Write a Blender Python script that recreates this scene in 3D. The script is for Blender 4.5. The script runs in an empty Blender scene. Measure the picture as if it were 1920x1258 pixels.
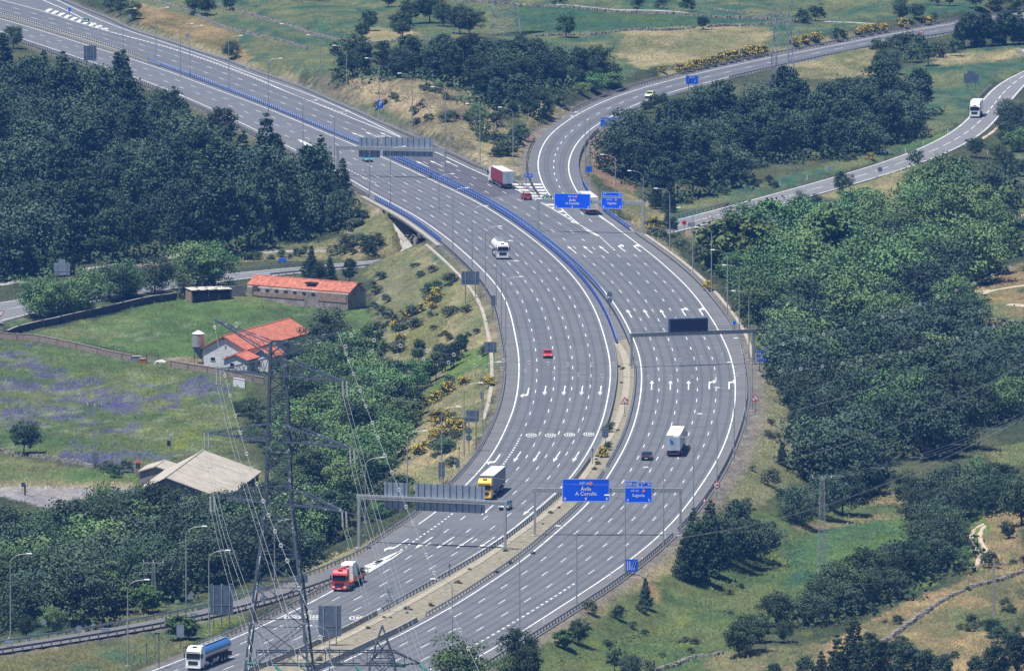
EXPO = 0.62; HAZE = 0.000040; HCOL = (.09,.33,1.0,1)
import bpy, math, random
import numpy as np
from mathutils import Vector, Matrix
rnd = random.Random(7); nrs = np.random.RandomState(11)
S = bpy.context.scene; C = S.collection
# ---------------------------------------------------------------- camera
F = 20000.0; CAMZ = 240.0; P0 = math.atan((629+1665)/F)
cd = bpy.data.cameras.new('camera'); cam = bpy.data.objects.new('camera', cd); C.objects.link(cam)
cd.sensor_width = 36.0; cd.lens = 36.0*F/1920; cd.clip_start = 1.0; cd.clip_end = 20000.0
cam.location = (0,0,CAMZ); cam.rotation_euler = (math.pi/2-P0,0,0); S.camera = cam
cp, sp = math.cos(P0), math.sin(P0)
def ray(px, py):
    a = (px-960)/F; b = -(py-629)/F
    return np.array([a, cp+b*sp, -sp+b*cp])
def g0(px, py, z=0.0):
    d = ray(px,py); k = (z-CAMZ)/d[2]
    return np.array([d[0]*k, d[1]*k, z])
def proj(X, Y, Z):
    dz = Z-CAMZ; fw = Y*cp-dz*sp; up = Y*sp+dz*cp
    return 960+F*X/fw, 629-F*up/fw
def pxm(py): return 0.00413*(py+1665)
def T(x0, y0, *pts): return [(x0+a/3.931, y0+b/3.931) for a,b in pts]
def zat(P, py):            # height at which the picture row py passes over plan point P
    lo, hi = -30.0, 120.0
    for _ in range(40):
        m = (lo+hi)/2
        if proj(P[0],P[1],m)[1] > py: lo = m
        else: hi = m
    return (lo+hi)/2
def hitplane(A, B, px, py):  # point of the vertical plane through A,B seen at px,py
    d = ray(px,py); u = np.array([B[0]-A[0], B[1]-A[1]])
    n = np.array([-u[1], u[0]]); k = (n[0]*A[0]+n[1]*A[1])/(n[0]*d[0]+n[1]*d[1])
    return np.array([d[0]*k, d[1]*k, CAMZ+d[2]*k])
# ---------------------------------------------------------------- object helpers
def tagp(o, label=None, cat=None, group=None, kind=None):
    if label: o['label'] = label
    if cat: o['category'] = cat
    if group: o['group'] = group
    if kind: o['kind'] = kind
    return o
def thing(name, label, cat, loc=(0,0,0), rz=0.0, group=None):
    o = bpy.data.objects.new(name, None); C.objects.link(o); o.empty_display_size = 0.2
    o.location = [float(v) for v in loc]; o.rotation_euler = (0,0,rz)
    return tagp(o, label, cat, group)
def kids(o): return KID.get(o.name, [])
KID = {}
def setparent(o, p):
    o.parent = p; KID.setdefault(p.name, []).append(o)
def copytree(o, parent=None):
    c = o.copy(); C.objects.link(c)
    if parent: setparent(c, parent)
    for k in list(kids(o)): copytree(k, c)
    return c
def place(o, loc, rz=0.0, sc=1.0, label=None, group=None):
    o.location = [float(v) for v in loc]; o.rotation_euler = (0,0,rz)
    o.scale = (sc,sc,sc) if not hasattr(sc,'__len__') else sc
    if label: o['label'] = label
    if group: o['group'] = group
    return o
class MB:
    def __init__(s): s.v=[]; s.f=[]; s.m=[]; s.sm=[]
    def add(s, vs, fs, mi=0, sm=False):
        b = len(s.v); s.v += [tuple(float(c) for c in v) for v in vs]
        for f in fs: s.f.append(tuple(b+i for i in f)); s.m.append(mi); s.sm.append(sm)
        return s
    def box(s, c, d, mi=0, rz=0.0, taper=1.0):
        x,y,z = d[0]/2, d[1]/2, d[2]/2; cr, sr = math.cos(rz), math.sin(rz); vs=[]
        for k in (-1,1):
            t = taper if k==1 else 1.0
            for i,j in ((-1,-1),(1,-1),(1,1),(-1,1)):
                a,b = i*x*t, j*y*t; vs.append((c[0]+a*cr-b*sr, c[1]+a*sr+b*cr, c[2]+k*z))
        return s.add(vs, [(3,2,1,0),(4,5,6,7),(0,1,5,4),(1,2,6,5),(2,3,7,6),(3,0,4,7)], mi)
    def beam(s, a, b, w, h=None, mi=0):
        h = h or w; a=Vector(a); b=Vector(b); d=(b-a)
        if d.length<1e-6: return s
        d.normalize(); up = Vector((0,0,1)) if abs(d.z)<0.95 else Vector((0,1,0))
        r = d.cross(up).normalized(); u = r.cross(d).normalized(); vs=[]
        for p in (a,b):
            for i,j in ((-1,-1),(1,-1),(1,1),(-1,1)): vs.append(p+r*(i*w/2)+u*(j*h/2))
        return s.add(vs, [(3,2,1,0),(4,5,6,7),(0,1,5,4),(1,2,6,5),(2,3,7,6),(3,0,4,7)], mi)
    def cyl(s, a, b, r0, r1=None, n=10, mi=0, caps=True):
        r1 = r0 if r1 is None else r1; a=Vector(a); b=Vector(b); d=(b-a).normalized()
        up = Vector((0,0,1)) if abs(d.z)<0.95 else Vector((0,1,0))
        r = d.cross(up).normalized(); u = r.cross(d).normalized(); vs=[]
        for p,q in ((a,r0),(b,r1)):
            for i in range(n):
                t = 2*math.pi*i/n; vs.append(p+r*(q*math.cos(t))+u*(q*math.sin(t)))
        s.add(vs, [(i,(i+1)%n,n+(i+1)%n,n+i) for i in range(n)], mi, True)
        if caps: s.add(vs, [tuple(range(n-1,-1,-1)), tuple(range(n,2*n))], mi)
        return s
    def tube(s, pts, r, n=6, mi=0):
        for a,b in zip(pts[:-1], pts[1:]): s.cyl(a,b,r,r,n,mi,False)
        return s
    def prism(s, prof, y0, y1, mi=0):      # closed profile in x,z pushed along y
        n = len(prof); vs = [(x,y0,z) for x,z in prof]+[(x,y1,z) for x,z in prof]
        return s.add(vs, [tuple(range(n)), tuple(range(2*n-1,n-1,-1))]+[(i,n+i,n+(i+1)%n,(i+1)%n) for i in range(n)], mi)
    def prismx(s, prof, x0, x1, mi=0):     # closed profile in y,z pushed along x
        n = len(prof); vs = [(x0,y,z) for y,z in prof]+[(x1,y,z) for y,z in prof]
        return s.add(vs, [tuple(range(n)), tuple(range(2*n-1,n-1,-1))]+[(i,n+i,n+(i+1)%n,(i+1)%n) for i in range(n)], mi)
    def build(s, name, mats, parent=None, loc=None, rz=0.0, bevel=0.0):
        me = bpy.data.meshes.new(name); me.from_pydata(s.v, [], s.f)
        if not isinstance(mats,(list,tuple)): mats=[mats]
        for m in mats: me.materials.append(m)
        me.polygons.foreach_set('material_index', s.m); me.polygons.foreach_set('use_smooth', s.sm)
        me.update()
        o = bpy.data.objects.new(name, me); C.objects.link(o)
        if parent: setparent(o, parent)
        if loc is not None: o.location = [float(v) for v in loc]
        if rz: o.rotation_euler = (0,0,rz)
        if bevel>0:
            b = o.modifiers.new('bevel','BEVEL'); b.width = bevel; b.segments = 2; b.limit_method='ANGLE'
        return o
# ---------------------------------------------------------------- materials
def lin(c): return tuple(((v/255)/12.92 if v/255<=.04045 else ((v/255+.055)/1.055)**2.4) for v in c)
def alb(r,g,b,k=1.75): return tuple(min(.85,v/k) for v in lin((r,g,b)))
def mat(name, col, rough=.6, metal=0.0, var=0.12, scale=2.0, col2=None, bump=0.0, coords='obj', detail=4.0, rnd_obj=0.0, spec=None, coat=0.0):
    m = bpy.data.materials.new(name); m.use_nodes = True; nt = m.node_tree; N = nt.nodes; L = nt.links
    b = N['Principled BSDF']; b.inputs['Roughness'].default_value = rough; b.inputs['Metallic'].default_value = metal
    if spec is not None: b.inputs['Specular IOR Level'].default_value = spec
    if coat: b.inputs['Coat Weight'].default_value = coat; b.inputs['Coat Roughness'].default_value = .08
    c1 = tuple(col)+(1,); c2 = (tuple(col2) if col2 else tuple(v*(1-var*2.2) for v in col))+(1,)
    if coords=='world': src = N.new('ShaderNodeNewGeometry').outputs['Position']
    else: src = N.new('ShaderNodeTexCoord').outputs['Object']
    nz = N.new('ShaderNodeTexNoise'); nz.inputs['Scale'].default_value = scale; nz.inputs['Detail'].default_value = detail; nz.inputs['Roughness'].default_value=.62
    L.new(src, nz.inputs['Vector'])
    cr = N.new('ShaderNodeMapRange'); cr.inputs[1].default_value=.36; cr.inputs[2].default_value=.64; L.new(nz.outputs['Fac'], cr.inputs[0])
    mx = N.new('ShaderNodeMix'); mx.data_type='RGBA'; mx.inputs[6].default_value=c1; mx.inputs[7].default_value=c2
    L.new(cr.outputs[0], mx.inputs[0]); out = mx.outputs[2]
    if rnd_obj:
        oi = N.new('ShaderNodeObjectInfo'); hs = N.new('ShaderNodeHueSaturation')
        a = N.new('ShaderNodeMapRange'); a.inputs[3].default_value=1-rnd_obj; a.inputs[4].default_value=1+rnd_obj; L.new(oi.outputs['Random'], a.inputs[0]); L.new(a.outputs[0], hs.inputs['Value'])
        ml = N.new('ShaderNodeMath'); ml.operation='MULTIPLY'; ml.inputs[1].default_value=7.31; L.new(oi.outputs['Random'], ml.inputs[0])
        fr = N.new('ShaderNodeMath'); fr.operation='FRACT'; L.new(ml.outputs[0], fr.inputs[0])
        h = N.new('ShaderNodeMapRange'); h.inputs[3].default_value=.5-.028; h.inputs[4].default_value=.5+.03; L.new(fr.outputs[0], h.inputs[0]); L.new(h.outputs[0], hs.inputs['Hue'])
        L.new(out, hs.inputs['Color']); out = hs.outputs['Color']
    L.new(out, b.inputs['Base Color'])
    if bump:
        bp = N.new('ShaderNodeBump'); bp.inputs['Strength'].default_value=bump; bp.inputs['Distance'].default_value=.3
        L.new(nz.outputs['Fac'], bp.inputs['Height']); L.new(bp.outputs['Normal'], b.inputs['Normal'])
    return m
M = {}
M['galv'] = mat('galvanised_steel', (.42,.44,.46), .45, .35, .15, 3)
M['galv_dark'] = mat('weathered_steel', (.16,.17,.19), .55, .3, .2, 3)
M['pylon'] = mat('pylon_steel_painted_glints', (.11,.135,.19), .4, .35, .3, 1.1, col2=(.55,.57,.60))  # pale noise flecks paint white glints into the steel colour
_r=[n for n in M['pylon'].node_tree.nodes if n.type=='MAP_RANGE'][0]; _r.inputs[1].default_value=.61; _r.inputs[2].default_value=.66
M['pylon_pale'] = mat('pale_pylon_steel', (.42,.47,.52), .5, .3, .3, .6)
M['wire'] = mat('wire_metal', (.55,.57,.58), .35, .6, .1, 1)
M['blue_rail'] = mat('blue_rail_paint', (.17,.29,.70), .45, 0, .2, 1.5)
M['blue_rail2'] = mat('blue_post_paint', (.02,.06,.33), .5, 0, .2, 1.5)
M['sign_blue'] = mat('sign_blue_paint', (.0,.10,.92), .4, 0, .05, .4)
M['sign_blue2'] = mat('sign_blue_small_paint', (.01,.13,.80), .4, 0, .08, .6)
M['white'] = mat('white_paint', (.80,.80,.80), .5, 0, .05, 1.0)
M['sign_back'] = mat('aluminium_sign_back', (.15,.20,.28), .5, .3, .18, .8)
M['sign_back_light'] = mat('aluminium_panel_back', (.34,.40,.50), .42, .4, .12, .5)
M['rib'] = mat('aluminium_rib', (.10,.12,.16), .5, .3, .1, 1)
M['road_white'] = mat('road_marking_white', (.80,.80,.77), .7, 0, .16, .9, col2=(.40,.41,.42), coords='world', detail=9)
M['concrete'] = mat('concrete', (.34,.325,.30), .85, 0, .14, .8, bump=.2)
M['lamp'] = mat('lamp_casing', (.80,.81,.80), .4, 0, .04, 2)
M['lens'] = mat('lamp_lens', (.35,.37,.38), .15, 0, .05, 2)
M['tyre'] = mat('tyre_rubber', (.02,.02,.022), .85, 0, .1, 5)
M['rim'] = mat('wheel_rim', (.45,.46,.47), .35, .7, .1, 5)
M['glass'] = mat('dark_window_glass', (.015,.022,.035), .08, 0, .1, 1, spec=.8)
M['black'] = mat('black_plastic', (.02,.02,.022), .6, 0, .1, 3)
M['chassis'] = mat('chassis_steel', (.05,.05,.055), .6, .3, .2, 3)
M['red'] = mat('red_paint', (.55,.02,.025), .35, 0, .06, 1, coat=.6)
M['darkred'] = mat('dark_red_tarpaulin', (.28,.025,.05), .55, 0, .12, .8)
M['yellow'] = mat('yellow_paint', (.82,.50,.05), .35, 0, .05, 1, coat=.5)
M['truck_white'] = mat('truck_white_paint', (.78,.79,.80), .35, 0, .05, .8, coat=.4)
M['truck_grey'] = mat('truck_grey_panel', (.42,.50,.60), .5, 0, .08, .7)
M['cream'] = mat('cream_tarpaulin', (.72,.66,.58), .7, 0, .1, .6)
M['lightred'] = mat('tail_lamp_red', (.6,.02,.02), .3, 0, .02, 1)
M['orange'] = mat('orange_paint', (.75,.16,.02), .4, 0, .1, 2)
M['green'] = mat('green_tarpaulin', (.02,.30,.16), .6, 0, .1, 2)
M['headlamp'] = mat('headlamp_glass', (.75,.78,.8), .15, 0, .03, 2)
M['tank_blue'] = mat('tank_blue_paint', (.05,.20,.55), .3, .2, .06, .6, coat=.3)
M['stainless'] = mat('stainless_steel', (.52,.50,.50), .28, .85, .06, .7)
M['bark'] = mat('bark', (.11,.085,.065), .95, 0, .3, 2)
M['teal'] = mat('turquoise_paint', (.05,.32,.45), .3, 0, .05, 1, coat=.6)
M['navy'] = mat('dark_blue_paint', (.02,.03,.06), .3, 0, .05, 1, coat=.6)
M['greyblue'] = mat('grey_blue_paint', (.10,.16,.24), .3, .2, .05, 1, coat=.6)
M['led'] = mat('led_matrix', (.008,.012,.05), .6, 0, .2, 3)
M['insul'] = mat('green_glass_insulator', (.08,.35,.30), .2, 0, .1, 2)
M['sign_red'] = mat('sign_red_paint', (.55,.02,.03), .4, 0, .05, 2)
M['ring'] = mat('marker_ring_plastic', (.62,.63,.62), .5, 0, .02, 2)
# ---------------------------------------------------------------- curves of the roads (picture points -> plan, metres)
def resample(W, step=3.0):
    W = np.asarray(W)[:, :2]; d = np.r_[0, np.cumsum(np.hypot(*np.diff(W,axis=0).T))]
    n = max(3, int(d[-1]/step)+1); s = np.linspace(0, d[-1], n)
    return np.c_[np.interp(s,d,W[:,0]), np.interp(s,d,W[:,1])]
def smooth(W, sig=5):
    k = np.arange(-3*sig, 3*sig+1); g = np.exp(-k*k/(2.0*sig*sig)); g/=g.sum(); n=3*sig
    out=[]
    for c in (0,1):
        a = W[:,c]; pre = 2*a[0]-a[n:0:-1]; post = 2*a[-1]-a[-2:-n-2:-1]
        out.append(np.convolve(np.r_[pre,a,post], g, 'valid'))
    return np.c_[out[0],out[1]]
def curve(px, z=0.0, e0=0.0, e1=0.0, sig=5, step=3.0):
    W = np.array([g0(x,y,z)[:2] for x,y in px])
    if e0:
        d = W[0]-W[1]; d/=np.hypot(*d); W = np.vstack([W[0]+d*e0, W])
    if e1:
        d = W[-1]-W[-2]; d/=np.hypot(*d); W = np.vstack([W, W[-1]+d*e1])
    W = resample(W, step)
    return smooth(W, min(sig, (len(W)-2)//3)) if sig and len(W)>8 else W
def offset(W, d):            # + to the right of the direction of travel along the curve
    t = np.gradient(W, axis=0); t/=np.hypot(t[:,0],t[:,1])[:,None]
    return W + np.c_[t[:,1], -t[:,0]]*d
def clip(W, y0=None, y1=None):   # keep by picture row
    py = proj(W[:,0],W[:,1],0)[1]; k = np.ones(len(W),bool)
    if y0 is not None: k &= py>=y0
    if y1 is not None: k &= py<=y1
    return W[k]
A00=(0,0);A10=(480,0);A20=(960,0);A30=(1440,0);A01=(0,320);A11=(480,320);A21=(960,320);A31=(1440,320)
A02=(0,640);A12=(480,640);A22=(960,640);A32=(1440,640);A03=(0,938);A13=(480,938);A23=(960,938);A33=(1440,938)
E = 70
LLpx = T(*A00,(0,232),(160,287),(380,357),(540,415),(700,465))+[(300,162),(400,205),(500,254),(570,290),(630,320),(668,344)]+T(*A11,(960,220),(1180,330),(1360,460),(1440,520),(1600,660),(1740,800),(1840,940))+T(*A22,(0,-170),(22,-50),(42,40),(52,100),(53,200),(48,330),(30,440),(0,540))+T(*A12,(1830,670),(1770,790),(1700,900),(1650,950),(1550,1058))+T(*A13,(1330,90),(1160,200),(950,345))
XLpx = T(*A13,(1330,90),(1160,200),(950,345),(840,410),(680,480),(560,525),(380,600),(200,660),(0,727))+T(*A03,(1730,775),(1540,822),(1360,858),(950,935),(640,985),(300,1040),(0,1085))
LMpx = T(*A13,(1110,350),(1000,410),(830,515),(680,600),(530,690),(330,790),(240,835),(0,945))+T(*A03,(1785,992),(1640,1050),(1430,1140),(1320,1185),(1120,1258))
LRpx = T(*A00,(0,140),(300,225),(620,330),(860,400),(1080,475),(1280,540),(1480,620),(1887,770))+T(*A10,(180,840),(400,935),(600,1020),(750,1080),(920,1155),(1130,1250))+T(*A11,(1330,90),(1500,165),(1700,270),(1887,390))+T(*A21,(120,480),(250,580),(370,690),(470,800),(550,910),(610,1020),(655,1130),(690,1258))+T(*A22,(715,90),(728,190),(727,290),(712,390),(690,500),(660,610),(610,730),(550,840),(440,1000),(340,1110),(200,1215))+T(*A23,(100,140),(0,218))+T(*A13,(1700,350),(1450,500),(1200,640),(1000,745),(850,835),(700,915),(540,1000),(360,1075),(150,1165),(0,1228))+[(460,1258)]
RLpx = T(*A00,(0,95),(200,150),(430,220),(740,308),(1080,425),(1180,462),(1500,578),(1887,728))+T(*A10,(300,850),(700,1020),(1000,1140),(1130,1195))+T(*A11,(1350,52),(1620,170),(1887,325))+T(*A21,(140,415),(260,510),(380,605),(480,690),(560,760),(640,840),(720,935),(790,1030),(850,1140),(905,1258))+T(*A22,(940,95),(957,200),(958,300),(945,430),(915,570),(870,700),(820,810),(760,910),(700,1010),(580,1180),(500,1258))+T(*A23,(450,130),(320,235),(200,350),(80,440),(0,500))+T(*A13,(1700,620),(1460,780),(1170,935),(1000,1025),(800,1115),(600,1205),(490,1258))
RMpx = T(*A00,(0,0),(290,75),(430,120),(560,165),(700,205),(820,240))+T(*A00,(1200,335),(1550,450),(1887,575))+T(*A10,(250,690),(450,765),(700,870),(1060,1010),(1310,1115),(1520,1215),(1600,1258))+T(*A11,(1730,50))+T(*A21,(0,125),(100,170),(215,238),(320,290),(440,372),(500,400),(640,480))
RMout = T(*A00,(0,0),(290,75),(430,120),(560,165),(700,205),(820,240),(1200,308),(1500,408),(1887,560))+T(*A10,(350,680),(680,820),(1060,1005),(1310,1115),(1520,1215),(1600,1258))+T(*A11,(1730,50))+T(*A21,(0,125),(100,170),(215,238))
NRpx = T(*A00,(415,0),(560,70),(690,130),(900,215),(1200,310),(1500,410),(1887,560))+T(*A10,(350,680),(680,820),(1060,1005))
NLpx = T(*A00,(310,0),(400,38),(520,90),(650,160),(820,240))
RRpx = T(*A21,(640,335),(750,405),(830,470),(940,550),(1060,640),(1170,740),(1260,820),(1350,920),(1430,1030),(1500,1130),(1565,1258))+T(*A22,(1610,100),(1640,220),(1650,330),(1645,430),(1630,560),(1590,700),(1545,810),(1500,900),(1420,1020),(1340,1140),(1255,1258))+T(*A23,(1230,110),(1110,240),(1000,340),(880,430),(730,540),(600,630),(470,710),(280,830),(140,925),(0,1012))+T(*A13,(1750,1090),(1610,1168),(1480,1240))
KLpx = list(reversed(T(*A20,(190,1258),(188,1200),(200,1130),(240,1040),(300,970),(400,895),(520,820),(680,745),(900,665),(1180,590),(1400,535),(1650,480),(1887,430))+T(*A30,(300,375),(600,315),(900,255),(1150,210),(1400,170),(1887,95))))+T(*A21,(215,80),(250,150),(300,215),(370,290),(440,355),(500,400))
KRpx = list(reversed(T(*A20,(410,1258),(415,1200),(430,1140),(470,1060),(520,1005),(580,950),(650,900),(750,850),(830,805),(1000,735),(1200,670),(1420,612),(1650,555),(1887,500))+T(*A30,(300,435),(740,345),(1100,285),(1500,220),(1887,155))))+T(*A21,(430,60),(470,150),(540,240),(640,335),(750,405))
LL = curve(LLpx, e0=E); XL = curve(XLpx, e1=40); LM = curve(LMpx, e1=E); LR = curve(LRpx, e0=E, e1=E)
RL = curve(RLpx, e0=E, e1=E); RM = curve(RMpx, e0=E); RMO = curve(RMout, e0=E); NR = curve(NRpx, e0=E); NL = curve(NLpx, e0=E)
RR = curve(RRpx, e1=E); KL = curve(KLpx, e0=E); KR = curve(KRpx, e0=E)
XR = offset(XL, -4.3)[6:]           # near side of the slip lane
# the grey platform outlines
Lout = np.vstack([offset(LL, 2.2)]); Rout = offset(RR, -3.6)
def near(W, p): return W[np.argmin(np.hypot(W[:,0]-p[0], W[:,1]-p[1]))]
# guardrail lines
GRpx = T(*A21,(640,262),(750,347),(870,432),(960,487),(1060,562),(1160,632),(1330,772),(1440,892),(1520,992),(1600,1092),(1680,1258))+T(*A22,(1710,158),(1738,335),(1730,455),(1690,625),(1600,855),(1500,1035),(1350,1253))+T(*A23,(1300,128),(1110,328),(930,468),(820,558),(700,648),(480,778),(300,898),(180,973),(0,1085))
GR = curve(GRpx, z=0.4, e1=E)
GTpx = T(*A00,(480,5),(620,65),(780,125),(920,195),(1060,250),(1220,290),(1450,375),(1660,435),(1887,525))+T(*A10,(300,625),(570,745),(760,825),(950,915),(1180,1010),(1400,1110),(1560,1185),(1700,1255))+T(*A21,(-130,-10),(0,65),(100,115),(165,155))
GT = curve(GTpx, z=0.5, e0=E, sig=3)
# side road that passes under the bridge
SUpx = T(*A30,(1887,520),(1800,550),(1700,600),(1620,680),(1560,760),(1500,850),(1400,950),(1250,1040),(1000,1150),(660,1258))+T(*A31,(500,45),(0,180))+T(*A21,(1500,285),(1180,375))+[(1200,432)]+T(*A11,(1560,585),(1200,640),(850,675),(500,692),(350,705),(0,728))+T(*A01,(1720,738),(1400,790),(900,840),(180,935),(0,965))
SDpx = T(*A30,(1887,620),(1830,680),(1760,770),(1680,880),(1560,1000),(1400,1080),(1200,1160),(900,1258))+T(*A31,(500,120),(0,252))+T(*A21,(1500,378),(1180,460))+[(1200,458)]+T(*A11,(1560,640),(1200,690),(850,712),(500,728),(350,748),(0,775))+T(*A01,(1720,790),(1400,850),(900,930),(180,1045),(0,1110))
def zside(x): return float(np.interp(x, [0,500,1300,1500,1700,1920], [-7,-6.8,-6.5,-5,-2.6,0]))
def scurve(px):
    W = np.array([g0(x,y,zside(x)) for x,y in px]); d0=W[0]-W[1]; d0/=np.linalg.norm(d0); d1=W[-1]-W[-2]; d1/=np.linalg.norm(d1)
    W = np.vstack([W[0]+d0*60, W, W[-1]+d1*60])
    s = np.r_[0,np.cumsum(np.hypot(*np.diff(W[:,:2],axis=0).T))]; R = resample(W,4); t = np.linspace(0,s[-1],len(R))
    z = np.interp(t, s, W[:,2]); n=9; zz=np.convolve(np.r_[[z[0]]*n,z,[z[-1]]*n],np.ones(2*n+1)/(2*n+1),'valid')
    return smooth(R,4), zz
SU, SUz = scurve(SUpx); SD, SDz = scurve(SDpx)
_n = np.array([near(SD,p) for p in SU]); SC = smooth((SU+_n)/2,4); SW = np.convolve(np.pad(np.hypot(*(SU-_n).T)/2,6,'edge'),np.ones(13)/13,'valid')
_t = np.gradient(SC,axis=0); _t /= np.hypot(_t[:,0],_t[:,1])[:,None]; _s = np.c_[_t[:,1],-_t[:,0]]; _f = np.sign(np.sum(_s*(SU-SC),axis=1).mean()); SU = SC+_s*_f*SW[:,None]; SDn = SC-_s*_f*SW[:,None]
# ---------------------------------------------------------------- terrain height
CT = [(60,600,-8),(300,640,-9),(600,600,-9),(150,750,-9),(350,800,-9),(100,860,-9),(300,920,-9.5),(600,760,-10),(650,900,-9),(300,1050,-8),(100,1050,-8),(500,1000,-8),(20,1120,-5),
(150,1200,-.6),(330,1170,-.8),(470,1140,-.8),(60,1250,-.8),(-200,1200,-4),(0,560,-7),(430,500,-7),(600,480,-7),(100,450,-6),(400,450,-6),(600,430,-5),(200,300,-4),(400,330,-4),(100,200,-2),(650,390,-4),(30,90,-.5),(-200,300,-5),
(300,30,1),(500,100,1),(700,60,3),(900,30,3),(1200,60,3),(1200,110,2),(1500,60,2),(1800,20,2),(1900,10,2),(750,160,6),(900,200,5),(850,130,7),(1000,160,6),(600,130,4),(980,230,1.5),(1100,150,3),(940,270,0.5),
(1300,230,1),(1500,200,0),(1500,300,-3),(1250,330,-4),(1700,200,-1),(1650,270,-3),(1300,380,-6),(1850,110,0),(1350,430,-6.5),(1500,420,-8),(1450,520,-9),(1600,480,-9),(1800,450,-5),(1900,400,-4),(1850,560,-5),(1900,600,-5),
(1500,650,-10),(1600,750,-10),(1800,750,-8),(1500,900,-8),(1650,950,-8),(1750,900,-6),(1550,1050,-7),(1400,1100,-5),(1300,1200,-5),(1800,1050,-3),(1880,1180,-2),(1650,1200,-3),(1500,1250,-4),(1050,1250,-2.5),(1200,1150,-3.5),(2100,500,-2),(2100,1000,0),(-200,800,-8)]
CP = np.array([g0(x,y,z) for x,y,z in CT])
def base_h(X, Y):
    num = np.zeros_like(X); den = np.zeros_like(X)+1e-9
    for x,y,z in CP:
        d = (X-x)**2+(0.4*(Y-y))**2; w = 1/(d+40)**1.7; num += w*z; den += w
    h = num/den
    h = h + .35*np.sin(X*.11+1)*np.sin(Y*.043)+.25*np.sin(X*.27+Y*.05)
    nearb = (CAMZ-Y*0.1485)-2.0-(1640-Y)*.006          # the hillside the picture was taken from
    t = np.clip((1640-Y)/90,0,1); h = np.where(Y<1640, h*(1-t)+np.maximum(nearb,h)*t, h)
    far = np.clip((Y-3000)/3000,0,1); h = h*(1-far)+far*(30+25*np.sin(X*.004))
    return h
def seg_d(X, Y, W, z=None):
    best = np.full(X.shape, 1e9); zz = np.zeros(X.shape)
    for i in range(len(W)-1):
        a=W[i]; b=W[i+1]; v=b-a; L2=v@v+1e-9
        t=np.clip(((X-a[0])*v[0]+(Y-a[1])*v[1])/L2,0,1); d=np.hypot(X-a[0]-t*v[0], Y-a[1]-t*v[1]); k=d<best
        best=np.where(k,d,best)
        if z is not None: zz=np.where(k, z[i]+(z[i+1]-z[i])*t, zz)
    return (best, zz) if z is not None else best
def inside(X, Y, Pg):
    r = np.zeros(X.shape,bool); n=len(Pg); j=n-1
    for i in range(n):
        xi,yi=Pg[i]; xj,yj=Pg[j]
        if yi!=yj:
            r ^= ((yi>Y)!=(yj>Y)) & (X < (xj-xi)*(Y-yi)/(yj-yi)+xi)
        j=i
    return r
i0 = np.argmin(np.abs(XL[:,1]-LL[-1][1]))
plat = [np.vstack([offset(LL,3.4)[::2], offset(XL,2.6)[i0::2], XR[::-2], offset(LM,2.8)[8::2], offset(RR,-5.2)[::-2], offset(GT,-2.0)[::-2]]),
        np.vstack([offset(KL,4.0)[::2], offset(KR,-4.0)[::-2]])]
# note: curves run away-to-near, so + offset lies on the picture's left
WING=[g0(x,y,z) for x,y,z in ((720,404,-2.0),(742,397,-.6),(752,405,-1.0),(792,468,-6.3),(782,476,-6.5),(750,479,-6.5),(736,442,-4.4))]
_A=np.c_[np.array(WING)[:,:2],np.ones(len(WING))]; WC=np.linalg.lstsq(_A,np.array(WING)[:,2],rcond=None)[0]
_a,_b=g0(754,406,-1)[:2],g0(828,456,-1)[:2]; _d=np.array([16.0,-6.0]); UNDER=[_a,_a+_d,_b+_d,_b,g0(806,481,-6.5)[:2],g0(792,470,-6.3)[:2]]
def height(X, Y):
    h = base_h(X,Y)
    d = np.full(X.shape,1e9)
    for Pg in plat:
        k = inside(X,Y,Pg); dd = seg_d(X,Y,np.vstack([Pg,Pg[:1]])); d = np.minimum(d, np.where(k,0,dd))
    h = np.minimum(np.maximum(h, -.15-d/2.3), -.15+d/1.7)
    ds, zs = seg_d(X,Y,SC,(SUz)); ds2, sw = seg_d(X,Y,SC,SW); e = np.maximum(0, ds-sw-1.3)
    h = np.where(ds<90, np.minimum(np.maximum(h, zs-.15-e/2.5 if True else h), zs-.15+e/1.25), h) if False else np.minimum(h, zs-.15+e/1.25)
    far = d>14
    k = inside(X,Y,UNDER); h = np.where(k, np.minimum(h,-6.45), h)
    k = inside(X,Y,[p[:2] for p in WING]); h = np.where(k, np.minimum(h, WC[0]*X+WC[1]*Y+WC[2]-1.6), h)
    h = np.where(far, np.maximum(h, zs-.15-e/3), h)
    return h
gx = np.unique(np.r_[np.linspace(-4000,-500,10), np.linspace(-500,-190,20), np.arange(-190,191,1.25), np.linspace(190,500,20), np.linspace(500,4000,10)])
gy = np.unique(np.r_[np.linspace(-50,1500,34), np.arange(1500,1636,8), np.arange(1636,2960,3.2), np.linspace(2960,3600,40), np.linspace(3600,9000,20)])
GX, GY = np.meshgrid(gx, gy); GZ = height(GX, GY)
def H(X, Y):
    i = int(np.clip(np.searchsorted(gx,X)-1,0,len(gx)-2)); j = int(np.clip(np.searchsorted(gy,Y)-1,0,len(gy)-2))
    a=(X-gx[i])/(gx[i+1]-gx[i]); b=(Y-gy[j])/(gy[j+1]-gy[j])
    return float((GZ[j,i]*(1-a)+GZ[j,i+1]*a)*(1-b)+(GZ[j+1,i]*(1-a)+GZ[j+1,i+1]*a)*b)
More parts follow.
